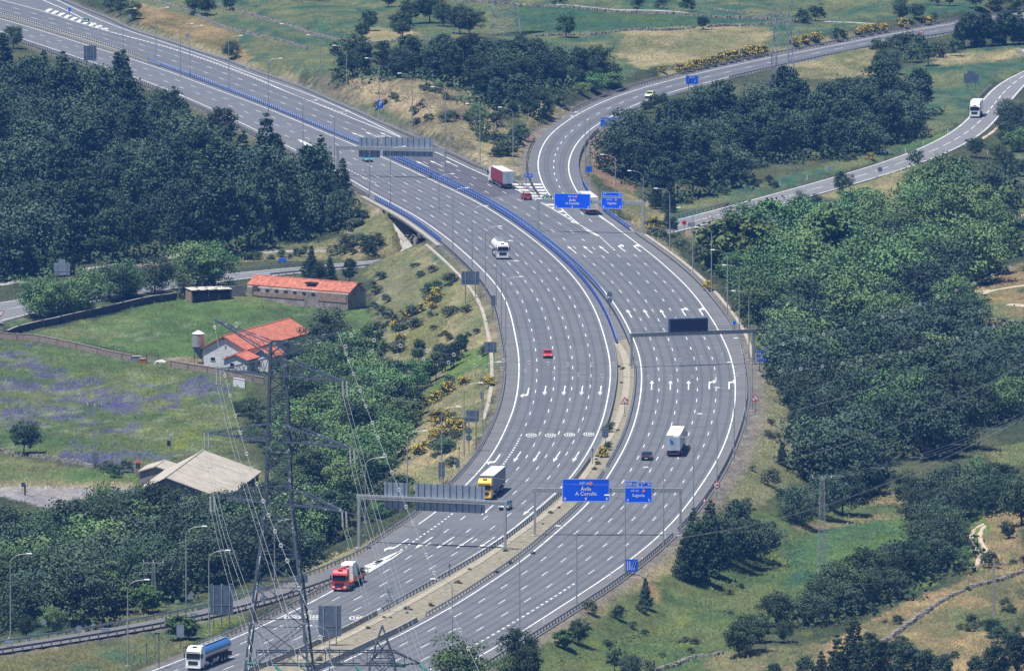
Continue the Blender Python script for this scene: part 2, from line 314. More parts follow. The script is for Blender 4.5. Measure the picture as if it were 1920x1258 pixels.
def gp(px, py):           # ground point seen at a picture point
    d = ray(px,py); k0 = (14-CAMZ)/d[2]; k = k0; st = 3.0
    while k < k0+900:
        X,Y,Z = d[0]*k, d[1]*k, CAMZ+d[2]*k
        if Z <= H(X,Y):
            lo=k-st; hi=k
            for _ in range(12):
                m=(lo+hi)/2
                if CAMZ+d[2]*m <= H(d[0]*m,d[1]*m): hi=m
                else: lo=m
            return np.array([d[0]*hi,d[1]*hi,H(d[0]*hi,d[1]*hi)])
        k += st
    return g0(px,py)
# ---------------------------------------------------------------- what grows where (albedo of the ground itself)
G_ = alb(88,110,68); GD = alb(70,104,82); DRY = alb(172,160,122); DRYO = alb(168,145,106); BARE = alb(172,160,140); SOIL=alb(95,85,70)
GB = alb(98,124,72); OLIVE = alb(122,127,88); DK = alb(62,72,58); TAN = alb(150,135,115); PATH=alb(178,172,165)
regions = [ # polygon in the picture, colour, second colour, edge blur (px)
 ([(180,0),(960,0),(1440,0),(1920,0),(1920,12),(1640,40),(1440,95),(1200,130),(1150,150),(900,60),(600,140),(480,125),(300,50)], GD, OLIVE, 6),
 ([(200,0),(280,8),(440,60),(470,115),(380,90),(280,45)], alb(120,115,75), DRYO, 6),
 ([(480,0),(760,0),(900,20),(840,70),(600,90),(480,60)], OLIVE, GD, 6),
 ([(700,50),(760,55),(800,75),(640,85)], DRY, OLIVE, 6),
 ([(1180,40),(1440,45),(1440,90),(1200,130),(1150,100)], OLIVE, DRY, 10),
 ([(960,10),(1440,35),(1430,45),(1000,65),(960,60)], GD, G_, 5),
 ([(200,30),(300,60),(560,140),(560,165),(400,110),(210,35)], DRY, OLIVE, 5),
 ([(580,150),(660,140),(800,150),(900,170),(960,240),(990,330),(900,300),(800,245),(700,205),(620,180)], DRY, alb(120,115,95), 8),
 ([(640,150),(720,158),(800,190),(830,220),(790,225),(690,185)], alb(170,150,128), DRY, 5),
 ([(680,195),(760,225),(720,225),(690,210)], OLIVE, GD, 6),
 ([(880,250),(980,240),(990,330),(960,320),(900,290)], OLIVE, DRY, 8),
 ([(850,275),(900,290),(970,318),(975,330),(920,315)], BARE, DRY, 4),
 ([(990,250),(1020,240),(1050,240),(1010,270),(1000,330),(985,330)], BARE, DRY, 4),
 ([(1000,140),(1060,200),(1090,205),(1020,245),(980,240)], DRY, OLIVE, 8),
 ([(1230,140),(1440,95),(1600,60),(1600,75),(1440,110),(1240,150)], DRY, OLIVE, 4),
 ([(1100,240),(1140,240),(1160,300),(1200,380),(1130,345),(1105,300)], DRY, alb(150,120,100), 6),
 ([(1160,350),(1240,390),(1260,430),(1200,430),(1160,400)], DRY, OLIVE, 5),
 ([(1440,115),(1640,80),(1660,140),(1560,150),(1500,150)], DRY, OLIVE, 6),
 ([(1620,150),(1800,100),(1920,75),(1920,140),(1850,160),(1800,230),(1700,280),(1650,220)], OLIVE, GD, 8),
 ([(1740,110),(1920,85),(1920,105),(1760,130)], DRY, OLIVE, 6),
 ([(1250,400),(1500,330),(1640,290),(1800,240),(1810,255),(1600,310),(1400,370),(1270,415)], GB, GD, 5),
 ([(1260,385),(1480,325),(1640,285),(1700,262),(1650,300),(1500,345),(1280,410)], OLIVE, GD, 5),
 ([(1280,430),(1370,405),(1400,420),(1340,455),(1290,445)], BARE, TAN, 4),
 ([(1500,365),(1720,300),(1740,380),(1600,385)], OLIVE, DRY, 8),
 ([(1840,330),(1920,280),(1920,440),(1880,420),(1830,400)], GD, OLIVE, 8),
 ([(1770,520),(1920,500),(1920,640),(1860,640),(1790,600)], OLIVE, alb(165,140,105), 8),
 ([(1860,640),(1920,640),(1920,660),(1870,670)], OLIVE, GD, 3),
 ([(620,360),(700,370),(740,400),(760,470),(650,440),(600,430)], alb(140,138,100), OLIVE, 6),
 ([(690,378),(725,385),(725,400),(700,396)], BARE, TAN, 3),
 ([(430,470),(720,440),(760,478),(600,488),(430,492)], OLIVE, DRY, 5),
 ([(230,490),(370,470),(370,488),(240,508)], OLIVE, BARE, 4),
 ([(740,470),(830,455),(900,530),(940,650),(930,720),(880,880),(800,930),(740,900),(760,830),(790,760),(740,700),(700,620),(700,540),(690,500)], DRY, OLIVE, 9),
 ([(700,500),(790,480),(800,560),(740,640),(700,620)], alb(135,135,105), OLIVE, 9),
 ([(740,640),(830,540),(850,560),(800,700),(760,680)], alb(128,130,84), OLIVE, 9),
 ([(860,660),(930,640),(930,690),(880,690),(820,740),(800,740)], alb(120,145,75), GB, 5),
 ([(830,455),(870,520),(850,520),(800,470)], GD, OLIVE, 5),
 ([(100,620),(330,560),(470,555),(690,580),(700,620),(680,690),(560,700),(450,700),(250,660),(60,625)], GB, G_, 4),
 ([(60,625),(250,585),(300,600),(200,640)], OLIVE, GB, 8),
 ([(340,560),(460,550),(590,575),(450,575)], GB, OLIVE, 4),
 ([(0,600),(150,575),(330,545),(330,552),(30,622)], OLIVE, GD, 4),
 ([(330,668),(420,680),(400,692),(300,675)], BARE, TAN, 3),
 ([(0,635),(250,668),(490,715),(450,760),(440,860),(330,890),(180,870),(0,845)], G_, alb(112,122,80), 4),
 ([(0,855),(180,880),(300,880),(250,915),(180,905),(0,905)], GB, OLIVE, 3),
 ([(0,900),(250,905),(240,915),(0,915)], DRY, OLIVE, 3),
 ([(0,912),(250,915),(190,945),(160,965),(100,955),(0,930)], alb(165,162,168), PATH, 3),
 ([(300,845),(430,850),(500,880),(640,900),(640,930),(480,930)], OLIVE, DK, 6),
 ([(0,1195),(480,1105),(480,1140),(330,1225),(230,1258),(0,1258)], GD, alb(120,118,80), 4),
 ([(370,1150),(470,1130),(470,1160),(380,1190)], alb(115,125,65), GB, 5),
 ([(560,1075),(640,1040),(780,970),(830,930),(880,890),(870,930),(760,990),(640,1060),(560,1095)], DRY, OLIVE, 5),
 ([(1205,430),(1260,460),(1340,560),(1420,660),(1470,720),(1480,800),(1500,900),(1420,950),(1340,990),(1390,880),(1420,740),(1400,640),(1310,520),(1240,460)], alb(150,148,112), OLIVE, 7),
 ([(1340,560),(1400,590),(1440,640),(1420,650)], alb(125,135,90), OLIVE, 7),
 ([(1260,1020),(1380,950),(1460,960),(1560,930),(1700,960),(1600,1120),(1450,1180),(1330,1258),(1000,1258),(1010,1200),(1180,1090)], alb(90,112,72), alb(112,122,78), 6),
 ([(1010,1200),(1090,1140),(1260,1030),(1290,1000),(1300,1010),(1280,1060),(1180,1120),(1060,1210)], DRY, OLIVE, 6),
 ([(1210,1080),(1240,1100),(1230,1130),(1200,1110)], DRYO, OLIVE, 6),
 ([(1480,985),(1600,970),(1710,960),(1700,968),(1560,990),(1500,995)], alb(160,140,110), OLIVE, 4),
 ([(1560,990),(1700,968),(1700,1030),(1600,1100),(1480,1100),(1470,1020)], GD, GB, 6),
 ([(1600,920),(1720,915),(1760,950),(1620,945)], alb(160,145,105), OLIVE, 6),
 ([(1860,840),(1920,830),(1920,870),(1850,880)], GB, OLIVE, 3),
 ([(1850,960),(1920,930),(1920,1258),(1500,1258),(1400,1258),(1560,1200),(1700,1130),(1800,1090)], alb(172,150,112), alb(124,120,86), 7),
 ([(1830,960),(1860,980),(1830,1060),(1790,1060),(1780,1000)], alb(120,140,70), OLIVE, 5),
 ([(1600,1100),(1740,1085),(1760,1095),(1620,1140),(1560,1160)], alb(125,150,75), OLIVE, 5),
 ([(1320,1240),(1350,1225),(1560,1200),(1500,1258),(1330,1258)], alb(140,130,100), OLIVE, 6),
 ([(1770,1140),(1920,1150),(1920,1190),(1780,1180)], alb(95,105,75), OLIVE, 8),
]
PX, PY = proj(GX, GY, GZ); PXc = np.clip(PX,2,1918); PYc = np.clip(PY,2,1256)
def vnoise(X, Y, s, seed):
    r = np.random.RandomState(seed); G = r.rand(256,256); x=X/s+1000.3; y=Y/s+1000.7
    xi=np.floor(x).astype(int); yi=np.floor(y).astype(int); fx=x-xi; fy=y-yi; fx=fx*fx*(3-2*fx); fy=fy*fy*(3-2*fy)
    g=lambda a,b: G[a%256,b%256]
    return (g(xi,yi)*(1-fx)+g(xi+1,yi)*fx)*(1-fy)+(g(xi,yi+1)*(1-fx)+g(xi+1,yi+1)*fx)*fy
def fbm(X,Y,s,seed): return .5*vnoise(X,Y,s,seed)+.3*vnoise(X,Y,s/2.3,seed+1)+.2*vnoise(X,Y,s/5,seed+2)
N1 = fbm(GX,GY*.45,14,3); N2 = fbm(GX,GY*.45,6,9); N3 = fbm(GX,GY*.5,30,15)
col = np.zeros(GX.shape+(3,))
w = np.clip((N1-.35)*3.2,0,1)[...,None]; col[:] = np.array(alb(72,84,62))*(1-w)+np.array(alb(98,104,76))*w
near_out = (PY>1256)|(PX<0)|(PX>1920)|(PY<0)
JX = (fbm(GX,GY*.4,5,21)-.5); JY = (fbm(GX,GY*.4,5,31)-.5)
for pg, ca, cb, blur in regions:
    k = inside(PXc+JX*blur*5, PYc+JY*blur*2.2, pg)
    w = np.clip((N1*.5+N2*.5-.36)*3.6,0,1)[...,None]
    cc = np.array(ca)*(1-w)+np.array(cb)*w
    col[k] = cc[k]
# flowers of the meadow: broad purple and white drifts
mead = inside(PXc,PYc,[(0,635),(250,668),(490,715),(450,760),(440,860),(330,890),(180,870),(0,845)])
def drift(pg, c, thr, seed, sx=5):
    k = inside(PXc+JX*60, PYc+JY*18, pg); n = fbm(GX,GY*.55,sx,seed); kk = k&(n>thr); a=np.clip((n-thr)*5,0,1)[...,None]*.8
    col[kk] = (col*(1-a)+np.array(c)*a)[kk]
PUR = alb(92,86,138); WHF = alb(138,148,118); YEL=alb(128,138,62)
drift([(0,655),(100,690),(250,735),(300,770),(120,790),(0,790)], PUR, .42, 41)
drift([(150,730),(320,720),(330,770),(150,770)], PUR, .36, 42)
drift([(20,790),(250,790),(300,840),(60,845)], PUR, .47, 43)
drift([(110,845),(320,850),(330,885),(230,885),(120,870)], PUR, .33, 44)
drift([(0,640),(100,650),(60,700),(0,700)], PUR, .45, 45)
drift([(360,700),(440,710),(420,760),(330,750)], PUR, .5, 46)
drift([(0,640),(440,700),(430,860),(0,840)], WHF, .56, 47, 3.5)
drift([(120,690),(300,690),(430,830),(300,850),(100,700)], YEL, .58, 48, 5)
drift([(100,620),(690,580),(690,690),(60,640)], WHF, .6, 49, 3)
drift([(1480,420),(1900,400),(1900,700),(1480,700)], YEL, .62, 50, 5)
drift([(1400,1240),(1900,1000),(1900,1258)], alb(100,110,75), .52, 52, 6)
drift([(1100,1100),(1600,1000),(1600,1200),(1100,1250)], YEL, .62, 53, 5)
col *= (0.86+.28*fbm(GX,GY*.5,4,61))[...,None]
# asphalt-side verges are gravelly
dplat = np.full(GX.shape,1e9)
for Pg in plat: dplat = np.minimum(dplat, np.where(inside(GX,GY,Pg),0,seg_d(GX,GY,np.vstack([Pg,Pg[:1]]))))
a = np.clip(1-dplat/1.2,0,1)[...,None]*.8; col = col*(1-a)+np.array(alb(140,132,125))*a
ny, nx = GX.shape
vs = np.stack([GX,GY,GZ],-1).reshape(-1,3).astype(np.float32)
idx = np.arange(ny*nx).reshape(ny,nx); q = np.stack([idx[:-1,:-1],idx[:-1,1:],idx[1:,1:],idx[1:,:-1]],-1).reshape(-1,4)
me = bpy.data.meshes.new('ground'); me.vertices.add(len(vs)); me.vertices.foreach_set('co', vs.ravel())
me.loops.add(q.size); me.loops.foreach_set('vertex_index', q.ravel().astype(np.int32)); me.polygons.add(len(q))
me.polygons.foreach_set('loop_start', np.arange(0,q.size,4,dtype=np.int32)); me.polygons.foreach_set('loop_total', np.full(len(q),4,np.int32))
me.polygons.foreach_set('use_smooth', np.ones(len(q),bool)); me.update()
at = me.color_attributes.new('soil','FLOAT_COLOR','POINT'); at.data.foreach_set('color', np.concatenate([col.reshape(-1,3),np.ones((len(vs),1))],1).astype(np.float32).ravel())
gm = bpy.data.materials.new('grassland'); gm.use_nodes=True; nt=gm.node_tree; N=nt.nodes; L=nt.links; b=N['Principled BSDF']; b.inputs['Roughness'].default_value=1; b.inputs['Specular IOR Level'].default_value=.1
ca=N.new('ShaderNodeVertexColor'); ca.layer_name='soil'; geo=N.new('ShaderNodeNewGeometry')
mp=N.new('ShaderNodeMapping'); mp.inputs['Scale'].default_value=(1,.42,1); L.new(geo.outputs['Position'],mp.inputs['Vector'])
def nz_(s,d,r=.65):
    n=N.new('ShaderNodeTexNoise'); n.inputs['Scale'].default_value=s; n.inputs['Detail'].default_value=d; n.inputs['Roughness'].default_value=r; L.new(mp.outputs[0],n.inputs['Vector']); return n
n1=nz_(1.5,5,.7); n2=nz_(.28,4); n3=nz_(.8,3)
r1=N.new('ShaderNodeMapRange'); r1.inputs[1].default_value=.3; r1.inputs[2].default_value=.7; r1.inputs[3].default_value=.62; r1.inputs[4].default_value=1.42; L.new(n1.outputs['Fac'],r1.inputs[0])
r2=N.new('ShaderNodeMapRange'); r2.inputs[1].default_value=.3; r2.inputs[2].default_value=.7; r2.inputs[3].default_value=.72; r2.inputs[4].default_value=1.28; L.new(n2.outputs['Fac'],r2.inputs[0])
mm=N.new('ShaderNodeMath'); mm.operation='MULTIPLY'; L.new(r1.outputs[0],mm.inputs[0]); L.new(r2.outputs[0],mm.inputs[1])
hs=N.new('ShaderNodeHueSaturation'); L.new(ca.outputs['Color'],hs.inputs['Color']); L.new(mm.outputs[0],hs.inputs['Value'])
r3=N.new('ShaderNodeMapRange'); r3.inputs[1].default_value=.35; r3.inputs[2].default_value=.65; r3.inputs[3].default_value=.47; r3.inputs[4].default_value=.53; L.new(n3.outputs['Fac'],r3.inputs[0]); L.new(r3.outputs[0],hs.inputs['Hue'])
L.new(hs.outputs['Color'],b.inputs['Base Color'])
bp=N.new('ShaderNodeBump'); bp.inputs['Strength'].default_value=.9; bp.inputs['Distance'].default_value=.5; L.new(n1.outputs['Fac'],bp.inputs['Height']); L.new(bp.outputs['Normal'],b.inputs['Normal'])
me.materials.append(gm); og=bpy.data.objects.new('ground',me); C.objects.link(og); tagp(og,kind='structure',label='rolling farmland of grass, dry slopes and flower meadow')
# ---------------------------------------------------------------- road sheets
def asphalt(name, c, v):
    m = mat(name, c, .85, 0, v, .12, coords='world', detail=5); nt=m.node_tree; N=nt.nodes; L=nt.links; b=N['Principled BSDF']
    lk=[l for l in L if l.to_socket==b.inputs['Base Color']][0]; src=lk.from_socket
    geo=N.new('ShaderNodeNewGeometry'); n=N.new('ShaderNodeTexNoise'); n.inputs['Scale'].default_value=2.5; n.inputs['Detail'].default_value=6; L.new(geo.outputs['Position'],n.inputs['Vector'])
    r=N.new('ShaderNodeMapRange'); r.inputs[1].default_value=.3; r.inputs[2].default_value=.7; r.inputs[3].default_value=.86; r.inputs[4].default_value=1.14; L.new(n.outputs['Fac'],r.inputs[0])
    h=N.new('ShaderNodeHueSaturation'); L.new(src,h.inputs['Color']); L.new(r.outputs[0],h.inputs['Value']); L.new(h.outputs['Color'],b.inputs['Base Color']); return m
M['asph'] = asphalt('asphalt', (.112,.119,.134), .08); M['asph2'] = asphalt('asphalt_shoulder', (.128,.128,.134), .08)
M['asph_dark'] = asphalt('asphalt_dark', (.062,.063,.080), .05); M['asph_wear'] = asphalt('asphalt_polished', (.095,.102,.120), .06)
def strip(A, B, n=None, za=0.0, zb=None):
    n = n or max(len(A),len(B))
    def rs(W):
        d=np.r_[0,np.cumsum(np.hypot(*np.diff(W,axis=0).T))]; s=np.linspace(0,d[-1],n); return np.c_[np.interp(s,d,W[:,0]),np.interp(s,d,W[:,1])]
    return rs(A), rs(B)
def sheet(name, A, B, z, m, kind='structure', label=None, n=None, thick=0.0):
    a,b = strip(A,B,n); mb=MB(); zz = z if hasattr(z,'__len__') else [z]*len(a)
    vs=[]; 
    for i in range(len(a)): vs += [(a[i][0],a[i][1],zz[i]),(b[i][0],b[i][1],zz[i])]
    mb.add(vs,[(2*i,2*i+1,2*i+3,2*i+2) for i in range(len(a)-1)])
    # faces must look up
    o=mb.build(name,m); me=o.data
    if me.polygons[0].normal.z<0: me.flip_normals()
    return tagp(o,kind=kind,label=label)
def match(A, B): return np.array([near(B,p) for p in A])
Lleft = np.vstack([offset(LL,3.0), offset(LM,1.2)[3:]])
sheet('road', Lleft, offset(LR,-1.3), 0.0, M['asph'], label='carriageway towards the viewer, five lanes', n=420)
Rright = np.vstack([offset(RMO,-.2)[:-1], offset(KL,.2)[-8:-2], RR[:1]]) 
rr_o = offset(GR,-.6)
Rr = np.vstack([GT[:-1]*1.0, rr_o])
Rr2 = np.vstack([offset(NR,-2.5)[:-14], offset(RMO,-1.5)[np.argmin(np.hypot(*(RMO-NR[-10]).T)):-2], rr_o[6:]])
sheet('road', offset(RL,1.3), Rr2, 0.0, M['asph'], label='carriageway away from the viewer, right of the median', n=420)
sheet('road', offset(KL,2.0), np.vstack([offset(KR,-2.4)[:-6],rr_o[5:9]]), -0.004, M['asph'], label='two-lane branch curving away to the upper right', n=300)
sheet('road', offset(XL,1.6), XR, -0.004, M['asph2'], label='single-lane slip road leaving at the lower left', n=160)
sheet('gore_surface', clip(offset(RMO,.5),352,420), clip(KL,318,420), -0.008, M['asph2'], label='striped wedge between the branch and the main carriageway')
_m=MB(); _v=[]
for p,q,z in zip(SU,SDn,SUz): _v+=[(p[0],p[1],z),(q[0],q[1],z),(q[0],q[1],z-.5),(p[0],p[1],z-.5)]
_m.add(_v,[f for i in range(len(SU)-1) for f in ((4*i,4*i+1,4*i+5,4*i+4),(4*i+1,4*i+2,4*i+6,4*i+5),(4*i+3,4*i,4*i+4,4*i+7))])
_o=_m.build('road',asphalt('asphalt_side_road',(.155,.158,.168),.07))
if _o.data.polygons[0].normal.z<0: _o.data.flip_normals()
tagp(_o,kind='structure',label='two-lane country road passing under the motorway bridge')
k=20
sheet('shoulder', offset(LL,3.0), offset(LL,.35), 0.004, M['asph2'], label='hard shoulder left of the near-bound lanes')
sheet('shoulder', rr_o, offset(RR,-.35)[:], 0.004, M['asph2'], label='hard shoulder right of the far-bound lanes')
# median
ml = offset(LR,-1.3); mr = offset(RL,1.3); mlt, mrt = clip(ml,None,646), clip(mr,None,640); mlb, mrb = clip(ml,640,None), clip(mr,634,None)
sheet('median', mlt, mrt, 0.002, M['asph2'], label='paved median strip between the blue railings')
M['median'] = mat('dusty_concrete', (.25,.22,.17), .95, 0, .12, .8, col2=(.14,.13,.085), coords='world', detail=8, bump=.3)
sheet('median', mlb, mrb, 0.012, M['median'], label='dusty concrete median strip')
mtop=clip(ml,None,125); mrop=clip(mr,None,118)
sheet('median', mtop, mrop, 0.016, M['median'], label='pale gravel median at the upper left')
# worn and patched asphalt
def frac(A, B, f): return A*(1-f)+np.array([near(B,p) for p in A])*f
Lr_ = clip(LR,318,None); 
LLall = np.vstack([clip(LL,None,975), LM])
lane = lambda A,B,f,y0,y1: clip(smooth(frac(A,B,f),4),y0,y1)
RRall = np.vstack([clip(RM,None,455), RR])
sheet('asphalt_patch', lane(LR,LLall,.63,560,930), lane(LR,LLall,.79,560,930), 0.004, M['asph_wear'], label='darker worn lane')
sheet('asphalt_patch', lane(RL,RR,.42,470,760), lane(RL,RR,.62,470,760), 0.004, M['asph_wear'], label='darker worn lane')
sheet('asphalt_patch', clip(offset(RL,.2),270,375), clip(offset(RM,.3),268,362), 0.004, M['asph_dark'], label='patch of newer dark asphalt')
M['tyre_wear']=asphalt('asphalt_wheel_track',(.086,.092,.107),.08); M['crack']=mat('bitumen_seal',(.03,.03,.035),.7,0,.1,1)
M['oil']=asphalt('asphalt_lane_centre',(.122,.128,.146),.05)
def wear(A,B,fr_,y0,y1,mk='tyre_wear',w=.03):
    for f in fr_:
        for dx,ww in ((-.052,w),(.052,w)):
            a=lane(A,B,f+dx-ww/2,y0,y1); b=lane(A,B,f+dx+ww/2,y0,y1)
            if len(a)>4 and len(b)>4: sheet('asphalt_patch',a,b,.006,M[mk],label='darker wheel track')
wear(LR,LLall,(.1,.3,.5,.7,.9),320,960); wear(RL,RR,(.1,.3,.5,.7,.9),480,1300); wear(RL,RM,(.17,.5,.83),-50,440,'tyre_wear',.045); wear(LR,LM,(.12,.37,.62,.87),990,1300); wear(KL,KR,(.25,.75),40,400,'tyre_wear',.07)
def crackline(mb,px,w=.10,z=.0075):
    W=resample(np.array([g0(x,y,0)[:2] for x,y in px]),1.2); W=W+np.random.RandomState(len(px)+int(px[0][0])).normal(size=W.shape)*.07; t=np.gradient(W,axis=0); t/=np.hypot(t[:,0],t[:,1])[:,None]; nn=np.c_[t[:,1],-t[:,0]]*w/2; vs=[]
    for p,q in zip(W+nn,W-nn): vs+=[(p[0],p[1],z),(q[0],q[1],z)]
    mb.add(vs,[(2*i,2*i+2,2*i+3,2*i+1) for i in range(len(W)-1)])
_c=MB()
for px in ([(690,346),(760,343),(815,341)],[(775,398),(860,385),(910,378)],[(840,448),(940,430),(985,424)],[(1002,448),(1100,438),(1200,430)],[(1100,412),(1130,409)],[(985,418),(1045,408)],[(600,310),(640,302)],[(905,500),(1000,520)],[(700,210),(740,205)],[(1010,705),(1100,702)],[(1240,560),(1330,556)],[(620,1160),(700,1140)]): crackline(_c,px,.22 if px[0][1]<450 else .09)
for a,b,f,y0,y1 in ((LR,LLall,.42,430,560),(RL,RR,.6,560,700),(LR,LLall,.2,640,800),(RL,RR,.35,820,980)):
    W=lane(a,b,f,y0,y1); W=W+np.random.RandomState(5).normal(size=W.shape)*.03
    t=np.gradient(W,axis=0); t/=np.hypot(t[:,0],t[:,1])[:,None]; nn=np.c_[t[:,1],-t[:,0]]*.04; vs=[]
    for p,q in zip(W+nn,W-nn): vs+=[(p[0],p[1],.0078),(q[0],q[1],.0078)]
    _c.add(vs,[(2*i,2*i+2,2*i+3,2*i+1) for i in range(len(W)-1)])
def fixup(o):
    import bmesh; b=bmesh.new(); b.from_mesh(o.data); fl=[f for f in b.faces if f.normal.z<0]; bmesh.ops.reverse_faces(b,faces=fl); b.to_mesh(o.data); b.free(); return o
tagp(fixup(_c.build('asphalt_seam',M['crack'])),kind='structure',label='dark sealed seams and cracks across the lanes')
# ---------------------------------------------------------------- painted markings
def band(mb, W, w, z=0.009, s0=0.0, s1=None):
    d=np.r_[0,np.cumsum(np.hypot(*np.diff(W,axis=0).T))]; s1=d[-1] if s1 is None else min(s1,d[-1])
    if s1-s0<.3: return
    s=np.linspace(s0,s1,max(2,int((s1-s0)/4)+1)); P=np.c_[np.interp(s,d,W[:,0]),np.interp(s,d,W[:,1])]
    t=np.gradient(P,axis=0); t/=np.hypot(t[:,0],t[:,1])[:,None]; nn=np.c_[t[:,1],-t[:,0]]*w/2; vs=[]
    for p,q in zip(P+nn,P-nn): vs+=[(p[0],p[1],z),(q[0],q[1],z)]
    mb.add(vs,[(2*i,2*i+2,2*i+3,2*i+1) for i in range(len(P)-1)])
def dashes(mb, W, w, dash, gap, ph=0.0, z=0.009):
    d=np.sum(np.hypot(*np.diff(W,axis=0).T)); s=ph
    while s<d-1: band(mb,W,w,z,s,s+dash); s+=dash+gap
def poly(mb, px, z=0.009):
    vs=[]
    for x,y in px: g=g0(x,y,z); vs.append(tuple(g))
    mb.add(vs,[tuple(range(len(vs)))])
def fixup(o):
    import bmesh; b=bmesh.new(); b.from_mesh(o.data); fl=[f for f in b.faces if f.normal.z<0]; bmesh.ops.reverse_faces(b,faces=fl); b.to_mesh(o.data); b.free(); return o
mb=MB()   # left carriageway
band(mb,clip(LL,None,985),.24); band(mb,LR,.24); band(mb,LM,.25)
for i in (1,2,3,4):
    W=lane(LR,LLall,i/5 if True else 0,322,None) if i<4 else lane(LR,LLall,.8,322,818)
    if i<4:
        W=np.vstack([clip(smooth(frac(LR,np.vstack([LL[:],LM]),i/5),3),322,940), clip(smooth(frac(LR,LM,i/4),3),975,None)]); W=smooth(resample(W,3),8)
    dashes(mb,W,.15,5.0,12.0,3*i)
W=lane(LR,LL,.8,818,1040); dashes(mb,W,.32,1.4,1.9)
for i in (1,2):
    W=clip(smooth(offset(LR,3.5*i),3),None,322); dashes(mb,W,.15,5.0,12.0,2*i)
W=clip(offset(LR,3.5*3),215,322); dashes(mb,W,.15,5.0,12.0)
W=clip(offset(LR,3.5*3.9),285,345); dashes(mb,W,.3,1.4,1.9)
poly(mb,[(558,262),(566,263),(588,274),(589,281),(572,272)])
# nose of the exit: white wedge and chevrons
poly(mb,T(*A13,(1112,348),(960,412),(880,450),(800,480),(800,488),(880,462),(930,448),(1000,420)))
poly(mb,T(*A13,(1112,350),(1000,412),(830,520),(830,532),(1010,425)))
for x,y in ((905,447),(850,483),(790,520),(735,556)): poly(mb,T(*A13,(x-45,y+4),(x+25,y-12),(x+42,y-4),(x-20,y+14)))
def arrow(mb, px, py, kind='s', flip=1, Lg=13.0, W=None):
    Wc = W if W is not None else RL; P=g0(px,py,0)[:2]; i=int(np.argmin(np.hypot(*(Wc-P).T))); i=min(max(i,1),len(Wc)-2)
    t=Wc[i+1]-Wc[i-1]; t/=np.hypot(*t); t=-t*flip; n=np.array([t[1],-t[0]])      # t: direction of travel, n: to its right
    def q(pts): mb.add([(P[0]+t[0]*b+n[0]*a,P[1]+t[1]*b+n[1]*a,.0125) for a,b in pts],[tuple(range(len(pts)))])
    h=Lg/2
    if kind=='s': q([(-.11,-h),(.11,-h),(.11,h*.35),(-.11,h*.35)]); q([(-.42,h*.35),(.42,h*.35),(0,h)])
    else:
        s=1 if kind=='r' else -1
        q([(-.13,-h),(.13,-h),(.13,h*.45),(-.13,h*.45)]); q([(-.13,h*.45),(.13,h*.45),(s*.75,h*.72),(s*.75,h*.95),(-.13*s,h*.8)]); q([(s*.75,h*.35),(s*1.35,h*.9),(s*.75,h*1.35)])
for x,y in ((1058,735),(1091,735),(1126,735),(1022,735)): arrow(mb,x,y-3,'s',-1,15,LR)
arrow(mb,990,735,'r',-1,13,LR)
for x,y in ((970,856),(1006,856),(1044,856),(1080,856),(795,1017),(835,1017),(872,1017),(912,1017),(915,955),(993,955)): arrow(mb,x,y,'s',-1,15,LR)
arrow(mb,932,860,'r',-1,13,LR); arrow(mb,750,1020,'r',-1,14,LR)
def oval(mb, px, py, a, b):
    P=g0(px,py,0); n=28; vs=[]
    for i in range(n):
        t=2*math.pi*i/n; vs+= [(P[0]+a*math.cos(t),P[1]+b*math.sin(t),.0125),(P[0]+.82*a*math.cos(t),P[1]+.86*b*math.sin(t),.0125)]
    mb.add(vs,[(2*i,2*((i+1)%n),2*((i+1)%n)+1,2*i+1) for i in range(n)])
for x,y in ((996,816),(1032,816),(1068,815),(1104,814)): oval(mb,x,y,1.0,2.9)
for x,y in ((548,1157),(588,1157),(670,1158)): oval(mb,x,y,1.35,2.6)
def flat_text(mb, body, x, y, sx, sy):
    c=bpy.data.curves.new('t','FONT'); c.body=body; c.size=1; c.align_x='CENTER'; c.align_y='CENTER'; c.resolution_u=1; c.offset=.02; q=bpy.data.objects.new('t',c); C.objects.link(q)
    me=bpy.data.meshes.new_from_object(q.evaluated_get(bpy.context.evaluated_depsgraph_get())); P=g0(x,y,0)
    mb.add([(P[0]+v.co.x*sx,P[1]+v.co.y*sy,.0125) for v in me.vertices],[tuple(p.vertices) for p in me.polygons]); bpy.data.objects.remove(q); bpy.data.curves.remove(c)
for x,y in ((996,816),(1032,816),(1068,815),(1104,814)): flat_text(mb,'100',x,y,.78,4.4)
for x,y in ((548,1157),(588,1157),(670,1158)): flat_text(mb,'100',x,y,1.05,3.8)
o=fixup(mb.build('road_marking',M['road_white'])); tagp(o,kind='structure',label='white lines and arrows of the near-bound lanes')
mb=MB()   # right carriageway
band(mb,RL,.24); band(mb,RR,.24); band(mb,RM,.25); band(mb,clip(NR,None,262),.25); band(mb,KL,.26); band(mb,KR,.26); band(mb,NL,.3)
for i in (1,2):
    W1=clip(smooth(frac(RL,RM,i/3),3),None,455); W2=clip(smooth(frac(RL,RR,i/5),3),480,None); dashes(mb,smooth(resample(np.vstack([W1,W2]),3),8),.15,5.0,12.0,3*i)
W=lane(RL,RR,.6,455,None); dashes(mb,clip(W,472,None),.15,5.0,12.0,4)
Wt=curve(T(*A21,(640,480),(760,590))); dashes(mb,Wt,.34,1.4,1.7)
W=clip(lane(RL,RR,.8,470,None),None,1090); dashes(mb,W,.15,5.0,12.0,7); dashes(mb,lane(RL,RR,.8,1092,None),.32,1.6,1.9)
Wk=smooth(frac(KL,KR,.5),3); dashes(mb,clip(Wk,None,425),.17,5.2,9.5,2)
Wn=curve(T(*A00,(820,240),(1200,340),(1550,455),(1887,585))+T(*A10,(250,690),(450,765),(670,845))); dashes(mb,Wn,.32,1.5,1.9)
